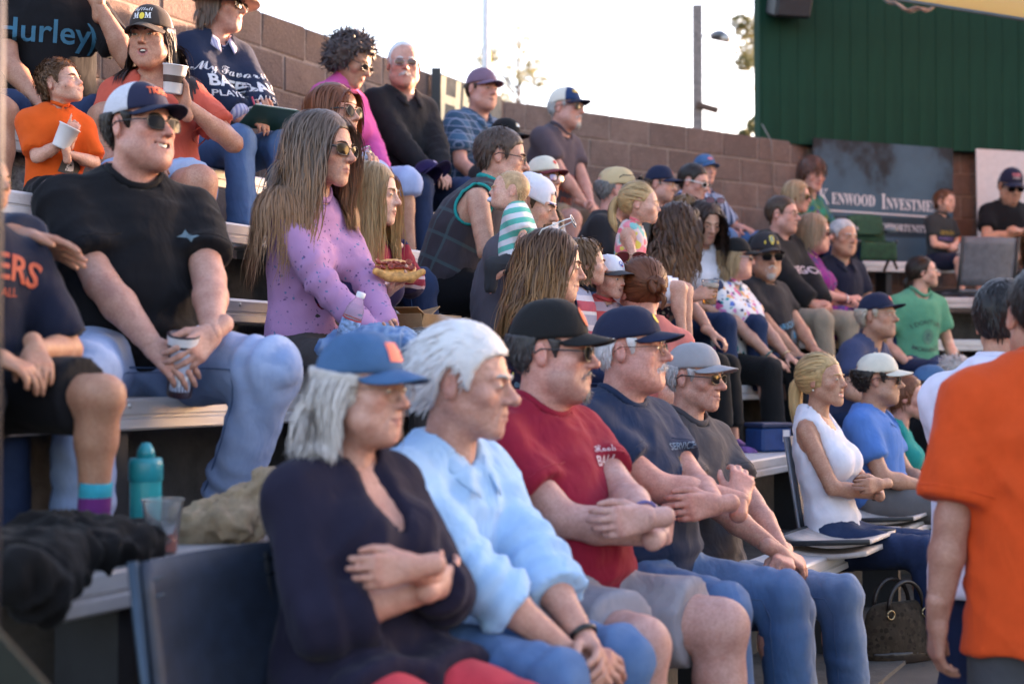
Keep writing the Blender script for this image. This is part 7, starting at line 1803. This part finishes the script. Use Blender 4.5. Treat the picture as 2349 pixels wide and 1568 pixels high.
# raised paper cup of the woman in coral
p, R = palm(PEOPLE['mom'], 1, 0.075, -0.042); ax = nz(A(0.12,-0.1,1))
vessel('paper_cup', 'white paper cup with dark print held up by the woman in coral', 'cup', p - ax*0.035, ax, cupprof(0.033,0.045,0.105), PAPER, extra=[('print_band', [(0.0362,0.022),(0.0418,0.068)], PRINTB)])
p, R = palm(PEOPLE['ob'], 1, 0.06, -0.03); ax = nz(A(0.5,0,1))
vessel('paper_cup', 'white paper cup held by the small boy in orange', 'cup', p - ax*0.02, ax, cupprof(0.026,0.036,0.08), PAPER)
# the smiling man's printed cup
h0, _ = palm(PEOPLE['M'], 0, 0.10, -0.03); h1, _ = palm(PEOPLE['M'], 1, 0.09, -0.04); ax = nz(A(0.13,-0.25,1)); pm = h1*0.75 + h0*0.25
cp, R = vessel('drink_cup', 'tall dark drink cup with pale label held by the smiling man', 'cup', pm - ax*0.10, ax, cupprof(0.031,0.040,0.165), plain('cup_dark', (0.035,0.02,0.03), 0.3), extra=[('rim_band', [(0.0412,0.142),(0.0425,0.164)], plain('cup_white',(0.6,0.58,0.6),0.4))])
a = np.linspace(-0.9, 0.9, 9)[:,None]; z = np.linspace(0.02, 0.135, 5)[None]
toc = nz((A(0,0,ZC)-pm)*A(1,1,0)); ex = nz(np.cross(ax, toc)); ey = np.cross(ex, ax)
Pq = (pm - ax*0.10)[None,None] + ((0.0325+z/0.165*0.009)*np.sin(a))[...,None]*(-ex) + ((0.0325+z/0.165*0.009)*np.cos(a))[...,None]*(-ey if (ey@toc)<0 else ey) + (z+0*a)[...,None]*ax
v, f = grid(Pq, 9, 5); wput('label', [(v, f)], plain('cup_label',(0.36,0.40,0.52),0.5), cp)
V2, F2 = text_geo('PIT', 0.040, bold=0.02); ey2 = (-ey if (ey@toc)<0 else ey); th = V2[:,0]/0.036; exr = np.cross(ax, ey2); exr = exr if exr[0] > 0 else -exr
Q = (pm - ax*0.10) + 0.0385*np.sin(th)[:,None]*exr + 0.0385*np.cos(th)[:,None]*ey2 + (V2[:,1:2]+0.048)*ax
wput('lettering', [(Q, F2)], WHI, cp, smooth=False)
# notebook and pen of the woman in the sun hat
h0, R0 = palm(PEOPLE['hat'], 0, 0.09, -0.03); h1, R1 = palm(PEOPLE['hat'], 1, 0.08, -0.01); c = (h0+h1)/2 + A(0.03,-0.03,0.0)
nb = thing('notebook', 'dark green notebook open on the lap of the woman in the sun hat', 'notebook', c)
Rn = PEOPLE['hat']['B'] @ rotx(0.45); Vn, F4, F3 = box(c, (0.115,0.085,0.004), Rn, 0.002); wput('cover', [(Vn,F4),(Vn,F3)], plain('green_cover',(0.010,0.055,0.045),0.5), nb, smooth=False)
Vn, Fn = box(c + Rn@A(0,0,0.0065), (0.108,0.080,0.003), Rn); wput('pages', [(Vn,Fn)], plain('page',(0.5,0.5,0.48),0.8), nb, smooth=False)
pr = h0 + A(0,0,0.01); tag(wput('pen', [tube([pr, pr + nz(A(-0.3,-0.3,1))*0.07, pr + nz(A(-0.3,-0.3,1))*0.14], [0.002,0.0042,0.0042], 8)], plain('red_pen',(0.4,0.03,0.06),0.4), None), 'slim red pen in the hand writing in the notebook', 'pen')
# sun hat
sk = PEOPLE['hat']; STR = plain('straw', (0.52,0.42,0.34), 0.85, var=0.12, bump=0.4, bscale=220)
tw = lambda V_: sk['Hc'] + sk['hs']*((V_ @ (sk['Rh'] @ rotx(-0.05)).T) + 0)
a = np.linspace(0, 2*math.pi, 36, endpoint=False)[:,None]
pro = np.array([(0.0005,0.150),(0.05,0.148),(0.078,0.13),(0.088,0.09),(0.092,0.055)]); Pq = np.stack([pro[None,:,0]*np.sin(a)*0.93, -0.012+pro[None,:,0]*np.cos(a)*1.16, pro[None,:,1]+0*a], -1)
v, f = grid(Pq, 36, 5, True); hatc = wput('sun_hat', [(tw(v), f)], STR, sk['root'])
pro = np.array([(0.090,0.057),(0.12,0.050),(0.15,0.040),(0.165,0.036)]); Pq = np.stack([pro[None,:,0]*np.sin(a)*0.98, -0.012+pro[None,:,0]*np.cos(a)*1.10, pro[None,:,1] - 0.025*np.abs(np.sin(a))*(pro[None,:,0]-0.09)/0.075], -1)
v, f = grid(Pq, 36, 4, True); v, f = shell(v, f, 0.003); wput('brim', [(tw(v), f)], STR, hatc)
# auburn woman's clear cup
p, R = palm(PEOPLE['R4a'], 0, 0.075, -0.04); ax = nz(A(-0.55,0.1,0.85)); dface = PEOPLE['R4a']['Hc'] + PEOPLE['R4a']['Rh'] @ A(0,0.125,-0.06)
vessel('clear_cup', 'clear plastic beer cup at the lips of the auburn haired woman', 'cup', p - ax*0.05, ax, cupprof(0.030,0.042,0.11), CLEAR, extra=[('beer', [(0.0001,0.006),(0.029,0.006),(0.034,0.05),(0.0001,0.05)], BEER)])
# folded purple cap on the knee of the man in the black polo
skc = dict(Rh=facing(50) @ rotx(0.5), Hc=at(988, 420, PEOPLE['old']['d']-0.38), hs=1.0)
rt = thing('ball_cap', 'dark purple ball cap held on the knee of the man in the black polo', 'cap', skc['Hc']); make_cap(skc, dict(mat=cloth('purple_cap',(0.018,0.012,0.055)), emb=[('patch', oval(0.010,0.012), INK('palepurple',(0.35,0.28,0.45)), 0, 0)]), rt)
# pizza
p, R = palm(PEOPLE['G'], 0, 0.13, 0.02); pz = at(910, 622, 4.80)
pizza = thing('pizza_slice', 'half eaten slice of pizza with curled pepperoni in the girl\'s hand', 'pizza', pz)
Rp = (facing(205) @ rotx(0.75))*0.86
def pzput(name, prims, h, mat): 
    v, f = smesh(prims, h); v = v + vnormals(v, f)*(noise3(v*120, 4)*0.0016)[:,None]
    return wput(name, [(pz + v @ Rp.T, f)], mat, pizza)
CR = plain('crust', (0.50,0.25,0.07), 0.75, var=0.25, scale=40, bump=0.4, bscale=120)
pzput('crust', [cone((-0.095,-0.02,0.012),(-0.04,-0.035,-0.004),0.014,0.018,0.01), cone((-0.04,-0.035,-0.004),(0.05,-0.035,-0.004),0.018,0.018,0.01), cone((0.05,-0.035,-0.004),(0.098,-0.018,0.016),0.018,0.013,0.01)], 0.0045, CR)
pzput('base', [loft((0,0.02,0.004), np.eye(3), [-0.004,0.004], [0.085,0.085], [0.05,0.05], [0.05,0.05], None, 0.004)], 0.0045, plain('cheese', (0.62,0.30,0.08), 0.45, var=0.3, scale=60, bump=0.5, bscale=150))
PEP = plain('pepperoni', (0.28,0.035,0.015), 0.4, var=0.3, scale=80)
rp = np.random.default_rng(8)
for i in range(15):
    x = -0.075 + 0.15*(i % 8)/7 + rp.normal(0,.004); y = 0.0 + 0.028*(i//8) + rp.normal(0,.004)
    v, f = lathe([(0.0001,0.001),(0.011,0.003),(0.0135,0.012),(0.0120,0.012),(0.0100,0.005),(0.0001,0.003)], 12)
    v = v @ (rotx(rp.normal(0,.25)) @ roty(rp.normal(0,.25))).T + A(x, y, 0.010); wput('pepperoni', [(pz + v @ Rp.T, f)], PEP, pizza)
# cardboard food tray, water bottle, denim jacket between the woman in mauve and the girl
KR = plain('kraft', (0.34,0.21,0.10), 0.85, var=0.1, bump=0.2)
c = at(962, 752, 5.3); tr = thing('food_tray', 'brown cardboard food tray on the bench next to the girl with pizza', 'food tray', c)
for nm, ce, hf, R_ in (('base', A(0,0,0), (0.13,0.09,0.002), np.eye(3)), ('side', A(0,-0.095,0.022), (0.135,0.002,0.026), rotx(0.3)), ('side', A(0,0.095,0.022), (0.135,0.002,0.026), rotx(-0.3)), ('side', A(-0.135,0,0.022), (0.002,0.095,0.026), roty(-0.3)), ('side', A(0.135,0,0.022), (0.002,0.095,0.026), roty(0.3)), ('lid_flap', A(-0.02,0.0,0.045), (0.06,0.05,0.002), roty(0.5)@rotx(0.2)), ('lid_flap', A(0.08,0.02,0.05), (0.05,0.05,0.002), roty(-0.45))):
    Rb = facing(62); v, f = box((0,0,0), hf, R_); wput(nm, [(c + (v + ce) @ Rb.T, f)], KR, tr, smooth=False)
c = at(806, 735, 4.55); ax = nz(A(0.35,-0.15,0.9))
vessel('water_bottle', 'clear water bottle with blue and red label leaning by the mauve top', 'bottle', c - ax*0.08, ax, [(0.0001,0),(0.028,0),(0.031,0.01),(0.031,0.10),(0.028,0.12),(0.014,0.155),(0.0125,0.165),(0.0001,0.165)], CLEAR, extra=[('label', [(0.0316,0.035),(0.0316,0.085)], plain('label_blue',(0.22,0.34,0.60),0.4,var=0.4,scale=60)), ('label_band', [(0.0318,0.085),(0.0318,0.090)], RED), ('bottle_cap', [(0.0145,0.160),(0.0145,0.176),(0.0001,0.177)], plain('cap_white',(0.7,0.7,0.72),0.4))])
def heap(name, label, cat, prims, mat, h=0.012, amp=0.012, freq=16, seed=0, dirs=A(1,1,1), nm='cloth'):
    v, f = smesh(prims, h*0.75); N = vnormals(v, f); Rr = rotz(0.7+seed) @ rotx(0.5)
    n1 = noise3(v*freq*0.7*dirs+seed, seed)
    n2 = 1-2*np.abs(noise3((v @ Rr.T)*freq*A(0.7,2.0,1.6)+0.8*n1[:,None]+seed, seed+1)); n3 = 1-2*np.abs(noise3((v @ Rr)*freq*A(3.2,1.2,2.6)+0.5*n1[:,None]+seed, seed+2))
    v = v + N*(amp*(0.7*n1+0.9*n2+0.45*n3))[:,None]; c = v.mean(0); c[2] = v[:,2].min()
    root = thing(name, label, cat, c); wput(nm, [(v, f)], mat, root, {'tc': v, 'wear': np.clip(n2,0,1)}); return root
c = at(845, 765, 4.62)
heap('jacket', 'light blue denim jacket bunched on the lap of the woman in mauve', 'jacket', [ell(c+A(0,0,-0.02), (0.12,0.11,0.040), 0.04), ell(c + A(0.09,-0.02,-0.03), (0.08,0.09,0.04), 0.04), ell(c+A(-0.10,-0.03,-0.05), (0.07,0.08,0.035), 0.04)], denim('jacket_denim',(0.09,0.17,0.34),(0.30,0.40,0.55),0.6), 0.009, 0.010, 18, 4)
# beer cup in the long haired woman's hand
p, R = palm(PEOPLE['B'], 0, 0.085, -0.045); ax = nz(A(0.05,0,1))
vessel('beer_cup', 'plastic cup of beer held out by the woman with long wavy hair', 'cup', p - ax*0.055, ax, cupprof(0.033,0.045,0.125), CLEAR, extra=[('beer', [(0.0001,0.004),(0.0315,0.006),(0.0405,0.088),(0.0001,0.088)], BEER), ('foam', [(0.0001,0.089),(0.0405,0.089),(0.043,0.112),(0.0001,0.115)], plain('foam',(0.66,0.60,0.54),0.8))])

# ---- on the second-row bench at the left
def on_row(k, px, dw, z=0.0): d = rowd(k, px, dw); q = at(px, 860, d); return A(q[0], q[1], SEAT[k] + z)
JB = cloth('black_fleece_jacket', (0.005,0.0045,0.005), fold=0.6)
c0, c1, c2 = on_row(2, 60, 0.0), on_row(2, 200, 0.0), on_row(2, 275, -0.02)
f0 = on_row(2, 70, 0.16)
heap('jacket', 'black jacket heaped at the left end of the second row bench, one edge hanging down', 'jacket', [ell(c0+A(0,0,0.03), (0.15,0.17,0.055), 0.06), ell(c1+A(0,0,0.035), (0.14,0.15,0.055), 0.06), ell(c2+A(0,0,0.02), (0.09,0.11,0.04), 0.05), cone(f0+A(0,0,0.01), f0+A(0.03,0.03,-0.07), 0.05, 0.025, 0.04), cone(on_row(2,140,0.10)+A(0,0,0.03), on_row(2,120,0.16)+A(0,0,-0.02), 0.05,0.03,0.04)], JB, 0.012, 0.020, 11, 9)
TEALP = plain('teal_plastic', (0.006,0.22,0.26), 0.35, var=0.05)
t = NT('teal_tint'); t.color((0.05,0.50,0.52)); t.set(Roughness=0.12, IOR=1.2); t.b.inputs['Transmission Weight'].default_value = 0.5; TTINT = t.m
vessel('sports_bottle', 'teal sports bottle with flip lid standing on the second row bench', 'bottle', on_row(2, 336, -0.08), UP, [(0.0001,0),(0.034,0),(0.037,0.008),(0.037,0.150),(0.033,0.165)], TTINT, extra=[('lid', [(0.037,0.150),(0.040,0.155),(0.040,0.190),(0.037,0.205),(0.0001,0.206)], TEALP), ('spout', [(0.0001,0.205),(0.022,0.205),(0.020,0.222),(0.010,0.240),(0.0001,0.242)], TEALP)])
vessel('clear_cup', 'empty clear plastic cup standing on the second row bench', 'cup', on_row(2, 375, 0.06), UP, cupprof(0.030,0.046,0.118), CLEAR, extra=[('dregs', [(0.0001,0.004),(0.030,0.006),(0.033,0.030),(0.0001,0.026)], plain('dregs',(0.32,0.05,0.02),0.3,var=0.4,scale=60))])
c = on_row(2, 532, 0.02)
heap('sweater', 'beige knitted bundle lying on the second row bench behind the silver bob', 'sweater', [ell(c+A(0,0,0.045), (0.09,0.11,0.055), 0.04), cone(c+A(0.03,0,0.07), c+A(0.08,0.03,0.13), 0.045, 0.035, 0.04), ell(c+A(-0.08,-0.04,0.03), (0.05,0.06,0.04), 0.03)], plain('beige_knit',(0.30,0.215,0.13),0.95,var=0.15,bump=0.6,bscale=160), 0.010, 0.016, 22, 5)
# ---- stadium seats
def stadium_seat(label, c, yaw, fab, frm, back=0.43, folded_=False, w=0.43, tilt=-8):
    """folding seat that clips on the bench: seat pad, back, frame.  c: point on the bench under the back"""
    R = facing(yaw); root = thing('stadium_seat', label, 'seat', c, 'clip-on stadium seats')
    n = 13; u = np.linspace(-1,1,n)[:,None]
    def sheet(name, f0, th, mat):
        v_ = np.linspace(0,1,7)[None]; Pq = f0(u, v_); v, f = grid(Pq, n, 7); v, f = shell(v, f, th); return wput(name, [(c + v @ R.T, f)], mat, root)
    tl_ = math.tan(math.radians(tilt))
    if not folded_:
        sheet('seat_pad', lambda u,v: np.stack([u*w/2+0*v, v*0.34+0*u, 0.035 - 0.02*np.sin(math.pi*v)+0*u], -1), 0.02, fab)
        bk = sheet('backrest', lambda u,v: np.stack([u*w/2+0*v, tl_*v*back - 0.035*(1-u**2)*1.0 + 0*v, 0.06 + v*(back-0.06) + 0.0*u], -1), 0.018, fab)
        for k_ in (0.90, 0.80): wput('seam', [tube(np.stack([c + R @ A(q*w/2*0.86, tl_*k_*back - 0.035*(1-q*q) + 0.010, 0.06 + k_*(back-0.06)) for q in np.linspace(-1,1,9)]), 0.0035, 6)], frm, bk)
        for s in (-1,1): wput('frame', [tube([c + R@A(s*(w/2+0.01),0.34,0.03), c + R@A(s*(w/2+0.01),0.0,0.03), c + R@A(s*(w/2+0.01),tl_*back,back+0.005)], 0.011, 8)], frm, root)
    else:
        sheet('seat_pad', lambda u,v: np.stack([u*w/2+0*v, -0.06 + v*0.38+0*u, 0.03 - 0.025*np.sin(math.pi*v)+0*u], -1), 0.02, fab)
        sheet('backrest', lambda u,v: np.stack([u*w/2+0*v, -0.02 + v*0.36+0*u, 0.075 - 0.035*np.sin(math.pi*v)*(1-0.2*u*u) - 0.0*v], -1), 0.015, fab)
        for s in (-1,1):
            wput('frame', [tube([c + R@A(s*(w/2+0.008),-0.05,0.04), c + R@A(s*(w/2+0.008),0.34,0.07)], 0.011, 8)], frm, root)
        wput('hinge_bar', [tube([c + R@A(-w/2,-0.03,0.07), c + R@A(w/2,-0.03,0.07)], 0.012, 8)], frm, root)
    return root
NFAB = plain('navy_vinyl', (0.013,0.020,0.038), 0.55, var=0.15, bump=0.1); GFAB = plain('grey_vinyl', (0.085,0.09,0.11), 0.6, var=0.12); BFAB = plain('beige_vinyl', (0.42,0.36,0.33), 0.7, var=0.1, bump=0.1)
L1 = line_at(ROWW[1]-0.12)
def front_pt(px, dw=-0.12): return on_row(1, px, dw)
stadium_seat('empty dark blue stadium seat at the near left, beside the silver bob', front_pt(535), 62, NFAB, plain('blue_frame',(0.03,0.05,0.075),0.4,0.3), back=0.385)
stadium_seat('dark blue stadium seat under the woman with the silver bob', front_pt(790), 62, NFAB, DARK, back=0.36)
stadium_seat('grey stadium seat the blonde woman in white leans on', front_pt(1866, -0.10), 62, GFAB, plain('grey_frame',(0.20,0.20,0.22),0.45,0.4), back=0.46)
stadium_seat('folded beige stadium seat nearest the grey capped man', on_row(1, 1840, -0.02), 62, BFAB, DARK, folded_=True)
stadium_seat('folded beige stadium seat beside the blonde woman', on_row(1, 1955, -0.06), 62, BFAB, DARK, folded_=True)
stadium_seat('grey stadium seat back in front of the man by the white board', A(*(at(2262, 640, 10.6)[:2]), SEAT[5]-0.02), 196, GFAB, DARK, back=0.42, w=0.46)
# ---- green folding chair before the sponsor sign
c = A(*(at(1992, 600, 11.4)[:2]), SEAT[6]-0.10); GC_ = plain('green_canvas',(0.006,0.042,0.016),0.8,var=0.2)
gch = thing('folding_chair', 'green canvas folding chair standing empty in front of the sponsor sign', 'chair', c)
R = facing(10)*0.52; wd = 0.30
def gsheet(name, z0, z1, y0, y1, bulge):
    u = np.linspace(-1,1,11)[:,None]; v = np.linspace(0,1,6)[None]
    Pq = np.stack([u*wd*(1-0.06*v)+0*v, y0+(y1-y0)*v - bulge*(1-u*u)+0*v, z0+(z1-z0)*v - 0.03*(u*u)*(v>0.9)], -1); v_, f_ = grid(Pq, 11, 6); v_, f_ = shell(v_, f_, 0.012); return wput(name, [(c + v_ @ R.T, f_)], GC_, gch)
bk = gsheet('backrest', 0.42, 0.88, -0.02, -0.16, 0.04); gsheet('seat', 0.40, 0.42, -0.02, 0.38, 0.0); gsheet('skirt', 0.12, 0.40, 0.36, 0.38, 0.0)
Vn, F4, F3 = box(c + R@A(0,0.0,0.66), (0.19,0.012,0.12), R@rotx(0.28), 0.006); wput('pocket', [(Vn,F4),(Vn,F3)], plain('green_canvas_dark',(0.008,0.045,0.02),0.85), bk, smooth=False)
for s in (-1,1):
    wput('leg', [tube([c+R@A(s*wd,0.36,0.0), c+R@A(s*wd,-0.02,0.42)], 0.012, 8)], DARK, gch); wput('leg', [tube([c+R@A(s*wd,-0.10,0.0), c+R@A(s*wd,0.36,0.42)], 0.012, 8)], DARK, gch)
    wput('armrest', [tube([c+R@A(s*(wd+0.02),-0.05,0.62), c+R@A(s*(wd+0.02),0.30,0.60)], 0.020, 8)], plain('armrest_grey',(0.2,0.2,0.2),0.6), gch)
# ---- small things at the right
p, R = palm(PEOPLE['rboy'], 0, 0.07, -0.03)
heap('snack_bag', 'white snack bag in the lap of the small boy by the sign', 'snack bag', [ell(p+A(0.02,-0.02,-0.03), (0.06,0.035,0.085), 0.02)], plain('snack_white',(0.58,0.55,0.55),0.4,var=0.25,scale=30), 0.010, 0.008, 30, 2, nm='wrapper')
c = at(2206, 575, 11.6); 
vessel('juice_bottle', 'small bottle with an orange cap next to the boy by the sign', 'bottle', A(c[0], c[1], SEAT[6]), UP, [(0.0001,0),(0.033,0),(0.034,0.01),(0.034,0.09),(0.030,0.12),(0.018,0.15),(0.0001,0.15)], CLEAR, extra=[('bottle_cap', [(0.021,0.145),(0.021,0.185),(0.0001,0.187)], plain('cap_orange',(0.6,0.12,0.02),0.4))])
p, R = palm(PEOPLE['R4h'], 0, 0.09, -0.06)
heap('paper_bag', 'brown paper bag held by the woman in the magenta dress', 'bag', [loft(p+A(0.10,-0.05,-0.14), facing(60), [-0.12,0.0,0.14], [0.11,0.12,0.10], [0.06,0.06,0.03], [0.06,0.06,0.03], None, 0.02)], plain('kraft_bag',(0.26,0.14,0.05),0.8,var=0.15), 0.014, 0.012, 14, 6, nm='paper')
tag(wput('napkin', [(lambda g_: (g_[0], g_[1]))(shell(*grid(np.array([[ (p + A(0.06+0.05*i, -0.12, -0.02-0.05*j+0.012*math.sin(3*i+2*j))) for j in range(4)] for i in range(3)]), 3, 4), 0.001))], PAPER, None), 'folded white napkin in the hand of the woman in the magenta dress', 'napkin')
c = on_row(2, 1762, -0.02); clr = thing('cooler', 'small blue cooler with white tag on the second row bench', 'cooler', c); Rb = facing(30)
BLUC = plain('cooler_blue',(0.010,0.045,0.16),0.5,var=0.1)
v, F4, F3 = box(c+A(0,0,0.065), (0.10,0.075,0.062), Rb, 0.012); wput('body', [(v,F4),(v,F3)], BLUC, clr, smooth=False)
v, F4, F3 = box(c+A(0,0,0.140), (0.104,0.079,0.012), Rb, 0.006); wput('lid', [(v,F4),(v,F3)], plain('cooler_lid',(0.012,0.025,0.07),0.5), clr, smooth=False)
v, f = box(c + Rb@A(-0.055,0.0765,0.085), (0.022,0.002,0.030), Rb); wput('tag', [(v,f)], PAPER, clr, smooth=False)
c = on_row(3, 1705, 0.0, 0.0); v, F4, F3 = box(c+A(0,0,0.02), (0.24,0.20,0.018), facing(55), 0.012); cu = thing('seat_cushion', 'bright blue seat cushion under the woman in the floral blouse', 'cushion', c); wput('pad', [(v,F4),(v,F3)], plain('cushion_blue',(0.02,0.10,0.42),0.7), cu, smooth=False)
v, f = tube(np.stack([c + facing(55)@A(q*0.24, 0.205, 0.02) for q in np.linspace(-1,1,9)]), 0.006, 6); wput('piping', [(v,f)], plain('cushion_piping',(0.01,0.05,0.22),0.7), cu)
# handbag on the walkway
d = 5.9; g = at(2062, 1495, d); c = A(g[0], g[1], 0.0)
PAT = floral('bag_pattern', (0.036,0.024,0.015), [(0.020,0.013,0.008),(0.048,0.032,0.020),(0.028,0.017,0.011)], 55, 0.5); LEA = plain('dark_leather',(0.018,0.011,0.009),0.45,bump=0.2)
bg = thing('handbag', 'brown patterned handbag with dark straps on the ground under the bench', 'bag', c); R = facing(25)
zs_ = [0.0,0.03,0.12,0.20,0.24]; v, f = smesh([loft(c+A(0,0,0.0), R, zs_, [0.17,0.19,0.185,0.165,0.14], [0.075,0.085,0.08,0.06,0.03], [0.075,0.085,0.08,0.06,0.03], None, 0.02)], 0.014); N = vnormals(v,f); v = v + N*(0.006*noise3(v*18,3))[:,None]
wput('body', [(v,f)], PAT, bg, {'tc': v}); v, f = smesh([loft(c, R, [0.0,0.05], [0.175,0.194], [0.08,0.09], [0.08,0.09], None, 0.02)], 0.014); wput('base', [(v,f)], LEA, bg)
for s in (-1,1): wput('handle', [tube(np.stack([c + R@A(0.09*math.cos(q), s*0.045, 0.22+0.11*math.sin(q)) for q in np.linspace(0.0, math.pi, 15)]), 0.009, 8)], LEA, bg); 
for s in (-1,1): wput('ring', [tube(np.stack([c + R@A(s*0.09+0.018*math.cos(q), 0.06, 0.20+0.018*math.sin(q)) for q in np.linspace(0, 2*math.pi, 15)]), 0.004, 6)], plain('ring_brass',(0.3,0.22,0.12),0.35,0.8), bg)
# ---- left edge
c = at(52, 400, 5.6)
heap('sweatshirt', 'grey heathered sweatshirt dangling by the black knee at the left edge', 'sweatshirt', [cone(c+A(-0.05,0,0.05), c+A(0.03,-0.02,-0.08), 0.045,0.05,0.03), cone(c+A(-0.02,0,0.0), c+A(-0.03,-0.02,-0.16), 0.04,0.035,0.03)], plain('grey_heather',(0.20,0.18,0.18),0.9,var=0.25,scale=60), 0.012, 0.010, 20, 7)
c = at(-10, 300, 2.2); tag(wput('post', [tube([A(c[0],c[1],0.0), A(c[0],c[1],1.4), A(c[0],c[1],2.6)], 0.012, 10)], plain('post_grey',(0.018,0.02,0.03),0.5,0.3), None), 'slim grey upright post at the far left edge, close to the camera', 'post')
a0, a1, a2 = at(-50, 1400, 1.9), at(112, 1580, 1.9), at(-50, 1720, 1.9)
v = np.array([a0, a1, a2, a0+A(0,0.012,0), a1+A(0,0.012,0), a2+A(0,0.012,0)]); tag(wput('side_panel', [(v, np.array([[0,1,2],[5,4,3]])), (v, np.array([[0,3,4,1],[1,4,5,2],[2,5,3,0]]))], plain('olive_canvas',(0.010,0.012,0.007),0.85,var=0.15), None, smooth=False), 'olive canvas chair side at the bottom left corner, out of focus', 'chair')
# ---- jewellery and a pacifier worn by people
sk = PEOPLE['R2a']; tw = lambda p_: sk['Hc'] + sk['hs']*(sk['Rh'] @ A(*p_))
for s in (-1,1): wput('earring', [tube(np.stack([tw((s*0.086, -0.012+0.030*math.sin(q), -0.066+0.030*math.cos(q))) for q in np.linspace(0, 2*math.pi, 25)]), 0.0018, 6)], plain('gold',(0.6,0.48,0.28),0.3,0.9), sk['root'])
sk = PEOPLE['baby']; tw = lambda p_: sk['Hc'] + sk['hs']*(sk['Rh'] @ A(*p_))
v, f = smesh([ell(tw((0,0.098,-0.052)), np.array([0.020,0.020,0.016])*sk['hs'], 0.004)], 0.004); wput('pacifier', [(v,f)], plain('pacifier',(0.5,0.55,0.66),0.3), sk['root'])
for nm, off in (('F1', 1), ('F6', 1), ('FW', 1)):
    sk = PEOPLE[nm]
    for s in (-1,1):
        v, f = smesh([ell(sk['Hc'] + sk['hs']*(sk['Rh'] @ A(s*0.082,-0.010,-0.040)), 0.0045, 0.002)], 0.0025); wput('earring', [(v,f)], plain('pearl',(0.7,0.66,0.6),0.25), sk['root'])
def band(nm, i, mat, name='bracelet', t=0.10, r=0.031, w=0.006):
    sk = PEOPLE[nm]; a, b = sk['wr'][i], sk['el'][i]; p0 = a + (b-a)*t; ax = nz(b-a); e1 = nz(np.cross(ax, A(0.1,0.2,1))); e2 = np.cross(ax, e1)
    wput(name, [tube(np.stack([p0 + r*sk['S']*(math.cos(q)*e1 + math.sin(q)*e2) for q in np.linspace(0, 2*math.pi, 21)]), w, 6)], mat, sk['root'])
band('F2', 1, plain('watch_black',(0.01,0.01,0.012),0.3), 'watch', 0.10, 0.031, 0.007); band('F6', 0, plain('watch_brown',(0.05,0.03,0.02),0.4), 'watch', 0.1, 0.028, 0.006); band('FW', 0, plain('band_teal',(0.01,0.10,0.10),0.5), 'bracelet', 0.08, 0.030, 0.006); band('FW', 1, plain('gold',(0.6,0.48,0.28),0.3,0.9), 'bracelet', 0.08, 0.029, 0.004); band('F3', 1, plain('band_violet',(0.10,0.08,0.22),0.5), 'bracelet', 0.12, 0.036, 0.005); band('R4h', 0, plain('silver',(0.6,0.6,0.6),0.3,0.9), 'bracelet', 0.08, 0.029, 0.004)
# striped socks of the boy at the left
sk = PEOPLE['kid']
SOCK = stripes('striped_sock', [(0.30,(0.02,0.26,0.34)),(0.35,(0.13,0.025,0.15)),(0.35,(0.035,0.04,0.13))], 9.0, 2)
for i in range(2):
    a, b = sk['an'][i], sk['kn'][i]; p1 = a + (b-a)*0.32
    v, f = cone_tube(p1, a - A(0,0,0.02), 0.047*0.8, 0.046*0.8, 16); wput('sock', [(v, f)], SOCK, sk['root'], {'tc': (v - p1)*A(1,1,-1)})
